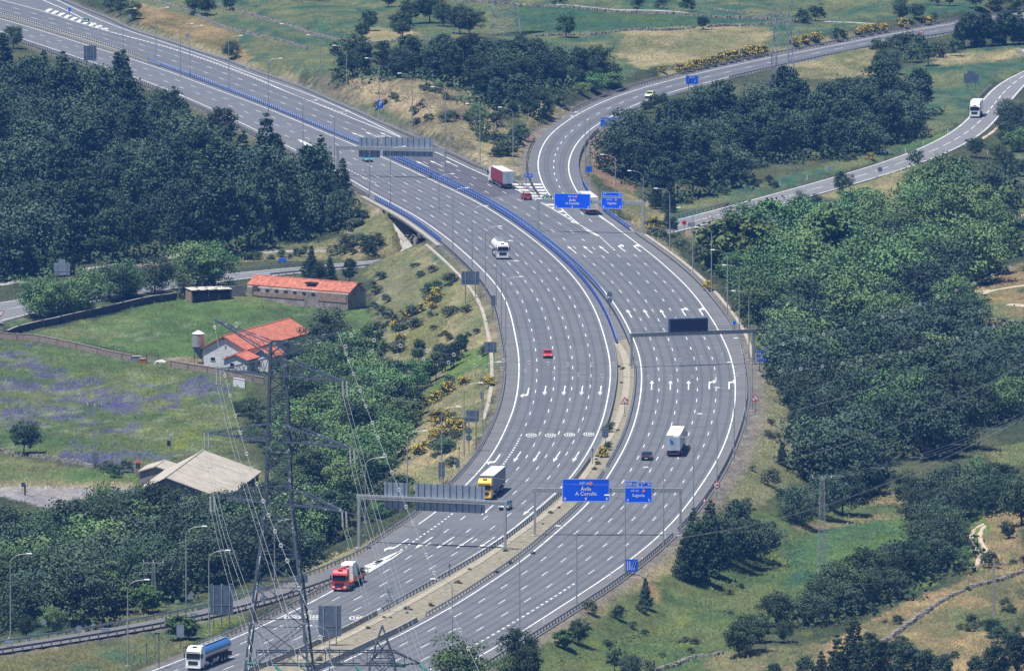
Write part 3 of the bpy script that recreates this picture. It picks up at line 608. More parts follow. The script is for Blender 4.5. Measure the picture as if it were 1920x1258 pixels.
poly(mb,T(*A21,(440,372),(500,412),(640,480),(632,484),(560,450),(470,392),(430,376)))
for i in range(13):     # bars of the wedge
    y=100+i*21.5 if i<9 else 300+(i-9)*26
    if i<9: xa=np.interp(y,[60,125,170,238,290,372],[-110,0,100,215,320,440]); xb=np.interp(y,[80,150,215,290,355],[215,250,300,370,440])
    else: xa=np.interp(y,[238,290,372],[215,320,440]); xb=np.interp(y,[215,290,355],[300,370,440])
    if y>365: continue
    poly(mb,T(*A21,(xa+4,y-4),(xb-6,y-2),(xb-4,y+7),(xa+16,y+6)))
for i in range(10):
    x=330+i*46; ya=np.interp(x,[290,430,560,700,820],[75,120,165,205,240]); yb=np.interp(x,[400,520,650,820],[38,90,160,240]); 
    poly(mb,T(*A00,(x,ya-3),(x+22,ya+3),(x+62,max(yb,ya-26)+8),(x+30,max(yb,ya-26)+4)))
for x,y in ((1222,722),(1257,722),(1291,722),(1180,588),(1212,588),(1243,588),(1072,468),(1102,468),(1132,468),(672,254),(698,253),(725,254),(792,308),(818,307),(846,307)): arrow(mb,x,y,'s',1,15)
for x,y in ((1330,722),(1367,722),(1281,585),(1314,585),(1165,466),(1194,466)): arrow(mb,x,y,'r',1,13)
W=offset(LR,-1)
o=fixup(mb.build('road_marking',M['road_white'])); tagp(o,kind='structure',label='white lines and arrows of the far-bound lanes and the branch')
mb=MB()
def band3(W,z,w):
    t=np.gradient(W,axis=0); t/=np.hypot(t[:,0],t[:,1])[:,None]; nn=np.c_[t[:,1],-t[:,0]]*w/2; vs=[]
    for p,q,h in zip(W+nn,W-nn,z): vs+=[(p[0],p[1],h+.02),(q[0],q[1],h+.02)]
    return vs
a=SU*.94+SDn*.06; b_=SU*.06+SDn*.94
for W in (a,b_):
    vs=band3(W,SUz,.26); mb.add(vs,[(2*i,2*i+2,2*i+3,2*i+1) for i in range(len(W)-1)])
c=SC; vs=band3(c,SUz,.2); mb.add(vs,[(2*i,2*i+2,2*i+3,2*i+1) for i in range(len(c)-1) if i%3!=2])
o=fixup(mb.build('road_marking',M['road_white'])); tagp(o,kind='structure',label='white lines of the country road')
# ---------------------------------------------------------------- plants
def quads_mesh(name, P, Nn, size, mats, mi=None, asp=1.0, rs=None):
    rs = rs or nrs; n=len(P); Nn=Nn/np.linalg.norm(Nn,axis=1)[:,None]
    a=rs.normal(size=(n,3)); t=np.cross(Nn,a); t/=np.linalg.norm(t,axis=1)[:,None]; u=np.cross(Nn,t)
    sz=np.asarray(size).reshape(-1,1)*np.ones((n,1))
    j=lambda: 1+rs.uniform(-.3,.3,(n,1))
    V=np.stack([P-t*sz*j()-u*sz*asp*.5*j(), P+t*sz*.6*j()-u*sz*asp*j(), P+t*sz*j()+u*sz*asp*.6*j(), P-t*sz*.5*j()+u*sz*asp*j()],1).reshape(-1,3)
    me=bpy.data.meshes.new(name); me.vertices.add(4*n); me.vertices.foreach_set('co',V.astype(np.float32).ravel())
    me.loops.add(4*n); me.loops.foreach_set('vertex_index',np.arange(4*n,dtype=np.int32)); me.polygons.add(n)
    me.polygons.foreach_set('loop_start',np.arange(0,4*n,4,dtype=np.int32)); me.polygons.foreach_set('loop_total',np.full(n,4,np.int32))
    for m in mats: me.materials.append(m)
    if mi is not None: me.polygons.foreach_set('material_index',mi.astype(np.int32))
    me.update(); return me
def leafmat(name,c,c2,var=.3,rough=.8):
    m=mat(name,c,rough,0,.1,1.6,col2=c2,detail=5,rnd_obj=var,spec=.3); return m
M['pine']=leafmat('pine_needles',(.058,.100,.052),(.026,.052,.036),.42)
M['oak']=leafmat('oak_leaves',(.062,.105,.046),(.032,.060,.034),.42)
M['ash']=leafmat('bright_leaves',(.130,.215,.082),(.075,.140,.055),.32)
M['greyoak']=leafmat('grey_green_leaves',(.070,.112,.066),(.036,.066,.044),.36)
M['lime']=leafmat('yellow_green_leaves',(.115,.175,.05),(.07,.12,.04),.2)
M['shrub']=leafmat('shrub_leaves',(.105,.125,.066),(.06,.075,.045),.35)
M['broom_y']=mat('yellow_blossom',(.66,.46,.03),.8,0,.1,1.5,col2=(.42,.34,.04))
def blobs(kind, Hh, rs):
    B=[]   # centre, radius
    if kind=='pine':
        R=Hh*rs.uniform(.22,.27); nl=12
        for l in range(nl):
            f=.14+.84*(l+rs.uniform(-.2,.2))/nl; rad=R*(1-f)**.72*rs.uniform(.8,1.15)+.12; n=max(3,int(11*(1-f)+2)); a0=rs.uniform(0,6.28)
            for i in range(n):
                a=a0+6.28*i/n+rs.uniform(-.3,.3); q=rs.uniform(.5,1.1); r=rad*q
                B.append((r*math.cos(a),r*math.sin(a),Hh*f-.12*r, Hh*.058*rs.uniform(.7,1.35)*(1.25-.75*f)))
        B.append((0,0,Hh-.3,Hh*.03))
    elif kind=='roundpine':
        R=Hh*.29
        for i in range(76):
            a=rs.uniform(0,6.28); f=rs.uniform(0,1); zz=Hh*(.3+.66*f); r=R*math.sqrt(max(0,1-((f-.35)/.68)**2))*rs.uniform(.4,1.0)
            B.append((r*math.cos(a),r*math.sin(a),zz,Hh*.072*rs.uniform(.6,1.4)))
    elif kind=='oak':
        R=Hh*.42
        for i in range(84):
            d=rs.normal(size=3); d/=np.linalg.norm(d); q=rs.uniform(.5,1.0); 
            lump=1+.22*math.sin(3*math.atan2(d[1],d[0])+rs.uniform(0,.6))
            B.append((d[0]*R*q*lump,d[1]*R*q*lump,Hh*.56+d[2]*Hh*.38*q,Hh*.088*rs.uniform(.6,1.4)))
    elif kind=='lumpy':
        R=Hh*.44
        for i in range(58):
            d=rs.normal(size=3); d/=np.linalg.norm(d); q=rs.uniform(.45,1.0); lump=1+.2*math.sin(2*math.atan2(d[1],d[0])+i)
            B.append((d[0]*R*q*lump,d[1]*R*q*lump,Hh*.50+d[2]*Hh*.43*q,Hh*.118*rs.uniform(.65,1.3)))
    elif kind=='sparse':
        R=Hh*.40
        for i in range(24):
            d=rs.normal(size=3); d/=np.linalg.norm(d); q=rs.uniform(.35,1.0)
            B.append((d[0]*R*q,d[1]*R*q,Hh*.6+d[2]*Hh*.34*q,Hh*.105*rs.uniform(.6,1.3)))
    else:   # bush
        R=Hh*.52
        for i in range(22):
            a=rs.uniform(0,6.28); f=rs.uniform(0,1)**.8; r=R*math.sqrt(rs.uniform(0,1))*math.sqrt(max(.1,1-f*f*.9))
            B.append((r*math.cos(a),r*math.sin(a),Hh*(.14+.72*f),Hh*.18*rs.uniform(.6,1.4)))
    return np.array(B)
def crown_mesh(name, kind, Hh, mats, per, leaf, seed, ymat=None, asp=.75):
    rs=np.random.RandomState(seed); B=blobs(kind,Hh,rs); P=[];Nn=[];mi=[]
    for x,y,z,r in B:
        k=int(per*rs.uniform(.75,1.25)); d=rs.normal(size=(k,3)); d/=np.linalg.norm(d,axis=1)[:,None]
        q=rs.uniform(.35,1.25,(k,1)); p=np.array([x,y,z])+d*r*q*np.array([1.25,1.25,.85])
        nn=d+rs.normal(size=(k,3))*(.5 if kind=='lumpy' else .75)+np.array([0,-.1,.25]); P.append(p); Nn.append(nn)
        mi.append(((d[:,2]>-.15)&(rs.rand(k)<.62)) if ymat else np.zeros(k,bool))
    P=np.vstack(P); Nn=np.vstack(Nn); mi=np.concatenate(mi).astype(int); k=P[:,2]>.12; P,Nn,mi=P[k],Nn[k],mi[k]
    return quads_mesh(name,P,Nn,rs.uniform(.7,1.3,len(P))*leaf,mats,mi if ymat else None,asp,rs)
def trunk_mesh(kind, Hh, seed):
    rs=random.Random(seed); mb=MB(); top=Hh*(.93 if kind=='pine' else .7); r=Hh*.022; pts=[(0,0,-.5)]
    for i in range(1,6): pts.append((rs.uniform(-.12,.12)*i*.5,rs.uniform(-.12,.12)*i*.5,top*i/5))
    for i in range(5): mb.cyl(pts[i],pts[i+1],r*(1-i*.17),r*(1-(i+1)*.17),7,0,False)
    for i in range(9):
        f=rs.uniform(.3,.9); a=rs.uniform(0,6.28); L=Hh*.22*(1.1-f*.6); z=top*f; j=min(4,int(f*5))
        p=Vector(pts[j]).lerp(Vector(pts[j+1]),f*5-j) if j<5 else Vector(pts[-1])
        mb.cyl(p,(p[0]+math.cos(a)*L,p[1]+math.sin(a)*L,p[2]+L*.45),r*.42,r*.12,5,0,False)
    return mb.build('trunk',M['bark'])
PROTO={}
def tree_proto(key, name, kind, Hh, mkey, per, leaf, seed, n=3, ymat=None, trunk=True):
    L=[]
    for i in range(n):
        t=bpy.data.objects.new(name,None); t.empty_display_size=.2
        mats=[M[mkey]]+([M[ymat]] if ymat else [])
        cm=crown_mesh('crown',kind,Hh,mats,per,leaf,seed+i,ymat); c=bpy.data.objects.new('crown',cm); L.append((t,c,trunk_mesh(kind,Hh,seed+i) if trunk else None, Hh))
        if L[-1][2]: C.objects.unlink(L[-1][2])
    PROTO[key]=(name,L)
tree_proto('pine','pine_tree','pine',11,'pine',62,.16,100,6)
tree_proto('rpine','pine_tree','roundpine',10,'pine',60,.17,120,4)
tree_proto('oak','oak_tree','oak',10,'oak',62,.175,140,5)
tree_proto('goak','oak_tree','lumpy',10,'greyoak',92,.165,160,5)
tree_proto('ash','ash_tree','lumpy',11,'ash',96,.18,180,5)
tree_proto('lime','young_tree','oak',7,'lime',60,.22,200,2)
tree_proto('sparse','thin_tree','sparse',6,'oak',50,.16,220,3)
tree_proto('bush','bush','bush',2.2,'shrub',44,.10,240,5,None,False)
tree_proto('dbush','bush','bush',2.6,'oak',46,.11,250,4,None,False)
tree_proto('broom','broom_shrub','bush',2.4,'shrub',48,.11,260,4,'broom_y',False)
CATS={'pine_tree':'pine tree','oak_tree':'oak tree','ash_tree':'tree','young_tree':'tree','thin_tree':'tree','bush':'bush','broom_shrub':'shrub'}
NTREE=[0]
def plant(key, P, h=1.0, label=None, group=None, wide=1.0):
    name,L=PROTO[key]; t,c,k,Hh=L[rnd.randrange(len(L))]; s=h/Hh
    if k is None:       # a bush has no visible trunk: one object
        o=bpy.data.objects.new(name,c.data); C.objects.link(o)
    else:
        o=t.copy(); o.name=name; C.objects.link(o)
        cc=bpy.data.objects.new('crown',c.data); C.objects.link(cc); setparent(cc,o)
        kk=bpy.data.objects.new('trunk',k.data); C.objects.link(kk); setparent(kk,o)
    o.location=(float(P[0]),float(P[1]),float(P[2])-.1); o.rotation_euler=(rnd.uniform(-.04,.04),rnd.uniform(-.04,.04),rnd.uniform(0,6.28)); o.scale=(s*wide,s*wide,s)
    tagp(o,label,CATS[name],group); NTREE[0]+=1; return o
UG=[]
def wood(poly_px, sp, kinds, hr, label, group, edge=0.0, maxn=400, wide=(0.9,1.2), sprd=1.0, avoid=5.0):
    Pw=np.array([gp(x,y)[:2] for x,y in poly_px]); x0,y0=Pw.min(0); x1,y1=Pw.max(0); pts=[]; r=random.Random(len(poly_px)*13+int(abs(x0)))
    yy=y0; row=0
    while yy<y1:
        xx=x0+(row%2)*sp/2
        while xx<x1:
            a=xx+r.uniform(-.38,.38)*sp; b=yy+r.uniform(-.38,.38)*sp*sprd
            pts.append((a,b)); xx+=sp
        yy+=sp*sprd; row+=1
    X=np.array([p[0] for p in pts]); Y=np.array([p[1] for p in pts]); k=inside(X,Y,Pw)
    for Pg in plat: k&=~inside(X,Y,Pg); k&=seg_d(X,Y,Pg)>avoid
    ds,sw=seg_d(X,Y,SC,SW); k&=ds>sw+3.0
    X,Y=X[k],Y[k]; o=np.argsort(Y)[:maxn]
    for a,b in zip(X[o],Y[o]):
        key=r.choice(kinds); h=r.uniform(*hr); l=label[key] if isinstance(label,dict) else label
        plant(key,(a,b,H(a,b)),h,l,group[key] if isinstance(group,dict) else group,r.uniform(*wide))
    A=np.array([X[o],Y[o]]).T
    UG.append(A); return len(o)
# the big pine wood left of the motorway
print('wood1', wood([(-90,160),(90,180),(180,200),(300,236),(400,280),(520,330),(600,392),(640,405),(655,425),(640,440),(560,462),(470,478),(330,480),(230,498),(120,515),(0,530),(-90,540)],10.6,['pine']*5+['rpine']*2+['goak']*2,(9.5,17),
 {'pine':'dark pine of the dense wood left of the motorway','rpine':'round-topped pine of the dense wood left of the motorway','goak':'grey-green oak among the pines left of the motorway'},
 {'pine':'pines of the left wood','rpine':'round pines of the left wood','goak':'oaks in the left wood'},avoid=2.2))
print('wood2', wood([(545,140),(700,135),(860,122),(960,125),(1060,145),(1160,160),(1180,185),(1100,205),(1010,240),(960,245),(930,215),(880,180),(820,162),(700,150),(560,152)],8.3,['rpine']*4+['oak']*2+['goak'],(7.5,11),
 {'rpine':'round pine of the wood between motorway and upper branch road','oak':'dark oak of the wood between motorway and upper branch road','goak':'grey-green oak of the wood between motorway and upper branch road'},
 {'rpine':'pines of the upper middle wood','oak':'oaks of the upper middle wood','goak':'grey oaks of the upper middle wood'}))
print('wood3', wood([(1110,320),(1150,275),(1190,268),(1280,252),(1400,232),(1500,214),(1600,205),(1700,212),(1785,215),(1740,235),(1690,268),(1600,297),(1480,303),(1380,352),(1290,388),(1240,385),(1170,345),(1120,322)],9.8,['rpine']*5+['pine']*2+['goak']*2,(9.5,13),
 {'rpine':'round pine of the wood between the two right-hand roads','pine':'pointed pine of the wood between the two right-hand roads','goak':'grey-green oak of the wood between the two right-hand roads'},
 {'rpine':'round pines of the right wood','pine':'pointed pines of the right wood','goak':'oaks of the right wood'}))
print('wood4', wood([(1370,470),(1440,440),(1500,455),(1600,430),(1720,395),(1850,400),(1890,450),(1880,520),(1760,560),(1640,610),(1560,650),(1470,680),(1440,640),(1400,570),(1360,510)],12.0,['ash']*6+['goak']*1+['lime'],(8.0,16),
 {'ash':'bright green leafy tree of the wood right of the motorway curve','goak':'grey-green oak among the bright trees right of the motorway curve','lime':'yellow-green young tree among the bright trees right of the curve'},
 {'ash':'bright trees of the right wood','goak':'oaks among the bright trees','lime':'young trees among the bright trees'}))
print('wood5', wood([(1465,700),(1550,650),(1640,615),(1760,565),(1850,640),(1935,660),(1960,760),(1900,790),(1850,800),(1780,860),(1700,905),(1620,930),(1540,945),(1500,905),(1515,820),(1480,745)],11.2,['goak']*5+['oak']*2+['ash'],(7.5,14),
 {'goak':'grey-green oak of the dark oak wood at the right','oak':'dark oak of the oak wood at the right','ash':'bright leafy tree inside the oak wood at the right'},
 {'goak':'grey oaks of the right oak wood','oak':'dark oaks of the right oak wood','ash':'bright trees of the right oak wood'}))
print('wood6', wood([(-60,1020),(90,1025),(150,1035),(190,1015),(300,1008),(420,1002),(480,985),(540,985),(600,990),(640,1005),(600,1045),(520,1085),(440,1100),(400,1112),(330,1135),(230,1160),(120,1185),(0,1200),(-60,1205)],10.0,['goak']*5+['oak']*2+['ash']*2,(9,12),
 {'goak':'grey-green oak of the thick wood at the lower left','oak':'dark oak of the thick wood at the lower left','ash':'bright leafy tree of the thick wood at the lower left'},
 {'goak':'grey oaks of the lower left wood','oak':'dark oaks of the lower left wood','ash':'bright trees of the lower left wood'}))
print('wood7', wood([(590,690),(650,695),(720,735),(778,800),(745,850),(700,900),(650,950),(600,960),(565,900),(545,850),(560,790)],7.6,['ash']*4+['oak']*2,(8,11.5),
 {'ash':'bright leafy tree of the wood between farmhouse and motorway','oak':'dark oak of the wood between farmhouse and motorway'},
 {'ash':'bright trees below the farmhouse','oak':'dark oaks below the farmhouse'}))
print('hedge', wood([(1490,1180),(1500,1150),(1570,1130),(1640,1095),(1700,1075),(1735,1030),(1755,985),(1830,950),(1880,925),(1915,945),(1860,968),(1800,990),(1778,1060),(1735,1100),(1660,1130),(1580,1170)],6.6,['goak','oak'],(6,8.5),'dark oak of the hedgerow climbing the right-hand meadow','oaks of the meadow hedgerow'))
# the thicket under the woods, which nobody could count
def thicket(A, n_each, mkey, label):
    rs=np.random.RandomState(5); P=[]
    for x,y in A:
        k=n_each; a=rs.uniform(0,6.28,k); r=6.5*np.sqrt(rs.rand(k)); X=x+r*np.cos(a); Y=y+r*np.sin(a); z=np.array([H(u,v) for u,v in zip(X[::12],Y[::12])]).repeat(12)[:k]
        P.append(np.c_[X,Y,z+rs.uniform(0,1.6,k)])
    P=np.vstack(P); ok=np.ones(len(P),bool)
    for Pg in plat: ok&=~inside(P[:,0],P[:,1],Pg)
    ds,sw=seg_d(P[:,0],P[:,1],SC,SW); ok&=ds>sw+2; P=P[ok]
    me=quads_mesh('undergrowth',P,rs.normal(size=P.shape)+np.array([0,0,.8]),rs.uniform(.25,.5,len(P)),[M[mkey]],None,.8,rs)
    o=bpy.data.objects.new('undergrowth',me); C.objects.link(o); tagp(o,label,None,None,'stuff')
lbl=['left pine wood','upper middle wood','wood between the right-hand roads','bright leafy wood','dark oak wood','lower left wood','wood below the farm','meadow hedgerow']
for A,l in zip(UG,lbl): thicket(A,190,'oak','dark undergrowth on the floor of the '+l)
LATE=1
# single trees and shrubs: picture x, y of the foot, height in metres, kind, label
one=[(25,92,6.5,'oak','lone oak at the left edge above the pine wood'),(435,112,5.5,'goak','bushy oak by the upper left roadside fence'),
(205,22,5,'oak',0),(225,30,6,'oak',0),(250,38,6,'ash',0),(365,28,7,'oak','broad oak beside the stone wall at the top left'),(385,30,6,'oak',0),(430,20,4.5,'oak',0),
(692,58,6,'oak','slim dark oak standing alone in the upper pasture'),(680,74,4.5,'oak','small oak below the slim one in the upper pasture'),(755,76,8,'oak','broad dark oak at the edge of the upper pasture'),
(770,46,7,'oak',0),(806,44,10,'oak','tallest oak of the upper pasture'),(832,50,6.5,'oak',0),(728,14,5,'oak',0),(766,8,4,'oak',0),(862,64,8,'oak',0),(880,70,8.5,'oak',0),
(1062,71,6.5,'oak','dark oak against the long pasture wall'),(1318,56,4,'oak','small round oak in the gap of the pasture wall'),(1048,12,4.5,'dbush',0),(1196,25,5,'sparse',0),(1240,16,3.5,'dbush',0),(1290,22,4,'dbush',0),
(1505,44,4,'dbush',0),(1530,40,4.5,'dbush',0),(1692,40,6.5,'oak','dark round oak near the top right road'),(1722,38,5,'oak',0),(1571,77,4,'dbush','round dark bush on the verge of the upper branch'),
(1830,18,7,'oak',0),(1870,22,8,'ash',0),(1905,24,8,'ash',0),(1780,12,5,'oak',0),(1750,10,4.5,'dbush',0),
(1795,93,7.0,'pine',0),(1808,91,8.1,'rpine',0),(1821,90,9.2,'rpine',0),(1834,89,7.5,'pine',0),(1847,88,8.7,'rpine',0),(1860,87,7.0,'rpine',0),(1873,86,8.1,'pine',0),(1886,85,9.2,'rpine',0),(1899,84,7.5,'rpine',0),(1912,83,8.7,'pine',0),(1925,82,7.0,'rpine',0),(1938,80,8.1,'rpine',0),
(1650,115,7,'sparse',0),(1670,140,7.5,'goak',0),(1645,145,6,'rpine',0),(1725,100,5,'dbush',0),(1700,95,5,'dbush',0),(1740,125,7,'sparse',0),(1715,118,5,'dbush',0),(1760,108,4.5,'bush',0),(1790,105,4.5,'dbush',0),(1680,92,4,'dbush',0),
(75,598,10,'ash','leafy tree at the left end of the roadside row'),(100,592,9,'ash',0),(133,592,9.5,'ash',0),(165,586,10.5,'ash',0),(205,562,9.5,'goak',0),(232,558,9,'ash',0),(250,560,6,'ash',0),(290,550,9,'goak','grey-green oak of the roadside row above the dark wall'),(340,545,6,'ash',0),(372,542,12,'ash','broad leafy tree behind the flat-roofed shed'),(402,540,11,'ash',0),(350,560,4,'bush',0),
(45,852,7,'oak','lone oak in the flower meadow at the left'),
(170,1000,8,'goak',0),(200,990,9,'ash',0),(235,995,8.5,'goak',0),(262,985,8,'ash',0),(292,987,8.6,'oak',0),(330,992,8,'goak',0),(378,1000,8.2,'ash',0),(430,1000,7.5,'goak',0),(1226,203,3.6,'oak',0),(1242,200,3.6,'oak',0),(1212,212,3.4,'oak',0),(603,330,9.5,'pine','open pine by the road right of the pine wood'),(640,388,11,'pine','dark pine at the right tip of the pine wood'),(622,380,9,'pine',0),
(614,668,10.5,'goak','big grey-green oak behind the farmhouse'),(585,530,8,'pine','young pine behind the long ruined barn'),(620,530,6,'pine',0),(655,532,5.5,'rpine',0),(600,535,5,'rpine',0),(575,528,4.5,'rpine',0),
(618,720,10,'ash',0),(560,740,8,'ash',0),
(785,682,5,'rpine',0),(802,720,5,'rpine',0),(818,712,5.5,'rpine',0),(835,697,5.5,'rpine',0),(850,688,5,'rpine',0),(866,672,5,'rpine',0),(823,690,5,'rpine',0),
(1412,480,11,'ash','tall leafy tree above the gravel pull-in'),(1430,500,9,'ash',0),(1250,430,4.5,'pine',0),(1262,440,4,'rpine',0),(1256,398,7,'pine',0),(1230,392,6.5,'pine',0),
(1579,364,5.5,'oak','lone oak on the near verge of the country road'),(1500,400,5.5,'goak',0),(1530,398,4.5,'goak',0),(1520,410,4,'oak',0),(1716,318,5,'sparse','thin oak on the verge right of the country road'),(1830,296,5.5,'oak','oak beside the bend of the country road'),(1795,325,5,'goak',0),(1745,345,6,'ash',0),(1770,350,6,'ash',0),(1720,360,7,'ash',0),(1740,385,9,'ash',0),(1790,390,10,'ash',0),(1820,400,9,'ash',0),
(1895,240,8,'goak',0),(1890,270,7,'goak',0),(1910,285,7,'ash',0),(1885,325,6,'oak',0),(1905,330,5,'goak',0),(1870,300,5,'ash',0),(1915,250,8,'goak',0),
(1905,390,4,'dbush',0),(1870,385,3,'dbush',0),(1880,450,4,'ash',0),(1900,470,5,'ash',0),
(1480,760,6,'pine',0),(1492,790,6.5,'pine',0),(1486,728,7,'pine',0),(1500,700,7.5,'pine',0),(1476,690,6,'pine',0),(1466,660,5.5,'pine',0),(1490,650,7,'pine',0),(1508,760,8,'pine',0),(1520,820,9,'pine','dark pine at the left edge of the oak wood'),(1505,820,7,'pine',0),
(1478,825,3.6,'pine','small pine on the dry bank below the motorway'),(1466,872,4.5,'pine','smaller pine further down the dry bank'),(1486,812,2.8,'pine',0),(1494,868,3.2,'pine',0),(1442,910,3,'bush',0),
(1500,985,8,'goak',0),(1540,970,9,'goak',0),(1580,965,9,'goak',0),(1475,965,6,'sparse',0),
(1285,1088,9,'pine',0),(1312,1090,10.8,'pine','biggest pine of the clump below the motorway curve'),(1340,1078,10,'pine',0),(1365,1060,9.5,'goak',0),(1395,1055,9,'goak',0),(1425,1050,8,'goak',0),(1380,1035,9,'rpine',0),(1330,1040,9.5,'pine',0),(1300,1050,9,'pine',0),(1325,1075,9,'pine',0),(1298,1078,8,'pine',0),
(1210,1140,5.2,'pine','conical young pine in the grass below the road'),(1160,1162,2.6,'dbush','low round bush left of the young pine'),(1105,1150,2.4,'bush',0),(1085,1208,4.5,'oak','oak with the yellow-green bush at its foot'),(1058,1216,3.4,'lime','yellow-green bush beside the small oak'),(1152,1262,4.5,'sparse','thin oak at the bottom edge'),(1185,1268,4.2,'goak',0),(1220,1270,3,'bush',0),
(975,1258,7.2,'oak','dark oak at the bottom below the guardrail'),(990,1278,6,'oak',0),(950,1275,5,'ash',0),(860,1300,9.8,'ash','leafy tree in front of the road at the bottom'),(890,1290,4,'lime',0),
(1385,1232,6,'oak',0),(1400,1225,7,'oak','broad oak left of the hedgerow'),(1425,1205,5,'oak',0),(1455,1175,6.5,'oak',0),(1470,1205,4,'oak',0),
(1600,1285,11,'pine','tall pine at the bottom of the dry meadow'),(1570,1290,8.5,'pine',0),(1540,1290,6,'pine',0),(1510,1300,6,'rpine',0),(1640,1290,8,'rpine',0),(1670,1290,7.5,'rpine',0),(1700,1300,8,'rpine',0),(1735,1300,7,'rpine',0),(1770,1310,7,'rpine',0),(1450,1300,5,'rpine',0),(1830,1300,6,'rpine',0),(1870,1290,7,'rpine',0),(1905,1280,8,'rpine',0),(1610,1310,9,'pine',0),
(1805,1060,3.6,'ash',0),(1855,1065,3,'bush',0),(1890,1010,3.4,'oak',0),(1893,1215,3,'oak',0),(1860,1195,3.6,'oak',0),(1870,1205,3,'dbush',0),
(335,1200,4.4,'lime','round yellow-green bush on the grass by the lower slip road'),(355,1198,3.6,'lime',0),
(215,895,2.6,'dbush',0),(235,885,2.6,'dbush',0),(200,886,2.4,'bush',0),
(1640,930,5,'goak',0),(1700,935,6,'goak',0),(1750,975,9,'goak',0),(1720,985,8,'goak',0),(1780,940,8,'goak',0),(1830,900,5,'ash',0),(1915,985,9,'oak',0),
(240,555,3,'bush',0),(155,1150,8,'lime','yellow-green tree at the near edge of the lower left wood'),(130,1165,7.5,'lime',0),(185,1155,8,'lime',0),(215,1150,6,'lime',0),(100,1185,5,'ash',0),(275,1150,5,'lime',0),(50,1195,4,'oak',0),
(740,760,9,'rpine','dark pine at the right edge of the wood below the farm'),(745,800,9,'rpine',0),(770,740,8,'ash',0),(765,790,8,'oak',0),(700,690,9,'rpine',0),(680,700,10,'ash',0),(475,795,5.5,'oak',0),(495,800,5,'goak',0),(520,810,6,'ash',0),(540,790,7,'ash',0),(470,830,4,'ash',0),(500,850,4.5,'oak',0),(455,780,4,'goak',0),(520,870,5,'ash',0),(545,910,6,'ash',0),(560,940,6.5,'ash',0),(515,930,4,'ash',0),(500,960,6,'oak',0),(590,850,8,'ash',0),(555,755,8,'oak',0)]
NM={'oak':'dark oak','goak':'grey-green oak','ash':'bright leafy tree','lime':'yellow-green leafy tree','pine':'pointed pine','rpine':'round-topped pine','sparse':'thin-crowned tree','bush':'low dry-green bush','dbush':'low dark bush'}
def area(x,y):
    if y<130: return 'the upper fields' if x<1600 else 'the upper right road verge'
    if x<480: return 'the lower left ground' if y>700 else 'the country road at the left'
    if x<960 and y<600: return 'the slope near the bridge'
    if x<960: return 'the embankment left of the motorway'
    if y>1000: return 'the lower right meadow'
    if y<470: return 'the country road at the right'
    return 'the slope right of the motorway'
for x,y,h,k,l in one:
    P=gp(x,y)
    if y>1258: P=g0(x,y,H(*g0(x,y)[:2]))
    plant(k,P,h,l or (NM[k]+' standing near '+area(x,y)),None if l else NM[k]+'s near '+area(x,y),1.0)
def scatter(pg, n, kinds, hr, label, group, seed):
    r=random.Random(seed); xs=[p[0] for p in pg]; ys=[p[1] for p in pg]; k=0; tries=0
    while k<n and tries<n*30:
        tries+=1; x=r.uniform(min(xs),max(xs)); y=r.uniform(min(ys),max(ys))
        if not bool(inside(np.array([x]),np.array([y]),pg)[0]): continue
        P=gp(x,y); bad=False
        for Pg in plat:
            a=np.array([P[0]]); b=np.array([P[1]])
            if inside(a,b,Pg)[0] or seg_d(a,b,Pg)[0]<1.2: bad=True
        ds,sw=seg_d(np.array([P[0]]),np.array([P[1]]),SC,SW)
        if bad or ds[0]<sw[0]+1.5: continue
        key=r.choice(kinds); plant(key,P,r.uniform(*hr),label,group,r.uniform(.9,1.5)); k+=1
        for _ in range(r.choice((0,1,1,2,2))):
            if k>=n: break
            q=P+np.array([r.uniform(-1.6,1.6),r.uniform(-2.5,2.5),0])*hr[1]*.6; a=np.array([q[0]]); b=np.array([q[1]])
            if any(inside(a,b,Pg)[0] or seg_d(a,b,Pg)[0]<1.2 for Pg in plat): continue
            q[2]=H(q[0],q[1]); plant(r.choice(kinds),q,r.uniform(hr[0]*.7,hr[1]*.85),label,group,r.uniform(1.0,1.7)); k+=1
scatter([(620,150),(850,165),(950,230),(985,320),(900,285),(800,240),(690,190)],34,['dbush','bush','bush'],(1.2,2.8),'low shrub on the dry cutting beside the upper motorway','shrubs of the dry cutting',1)
scatter([(880,200),(960,250),(1040,240),(1150,180),(1180,170),(1000,250),(985,310),(900,270)],24,['dbush','bush','ash'],(1.8,4.5),'green shrub between the motorway and the upper branch','shrubs before the branch',2)
scatter([(1000,262),(1050,232),(1120,192),(1180,168),(1150,152),(1060,182),(1000,212)],20,['ash','oak','rpine'],(3.5,6.5),'small tree on the bank inside the curve of the branch','trees inside the branch curve',21)
scatter([(450,800),(560,800),(600,930),(560,1000),(500,960),(470,880)],16,['bush','dbush','ash'],(1.5,3.2),'scrub on the slope right of the big barn','scrub by the big barn',22)
scatter([(740,500),(790,500),(830,540),(760,640),(735,690),(700,620),(700,520)],44,['bush','bush','dbush'],(1.0,3.0),'grey-green shrub on the embankment left of the bridge end','shrubs of the left embankment',3)
scatter([(800,560),(900,560),(925,650),(860,830),(790,900),(770,880),(830,760)],36,['bush'],(.8,2.2),'dry shrub on the upper embankment left of the motorway','dry shrubs of the embankment',4)
scatter([(690,860),(780,840),(860,830),(850,900),(760,960),(680,1000),(640,980)],34,['bush','dbush','bush','ash'],(1.5,3.6),'tangled shrub below the near gantry on the left bank','shrubs of the lower left bank',5)
scatter([(1225,430),(1330,545),(1420,650),(1480,690),(1440,560),(1350,480),(1270,440)],34,['dbush','bush','ash','bush'],(1.5,3.6),'green shrub on the bank right of the far-bound lanes','shrubs of the right bank',6)
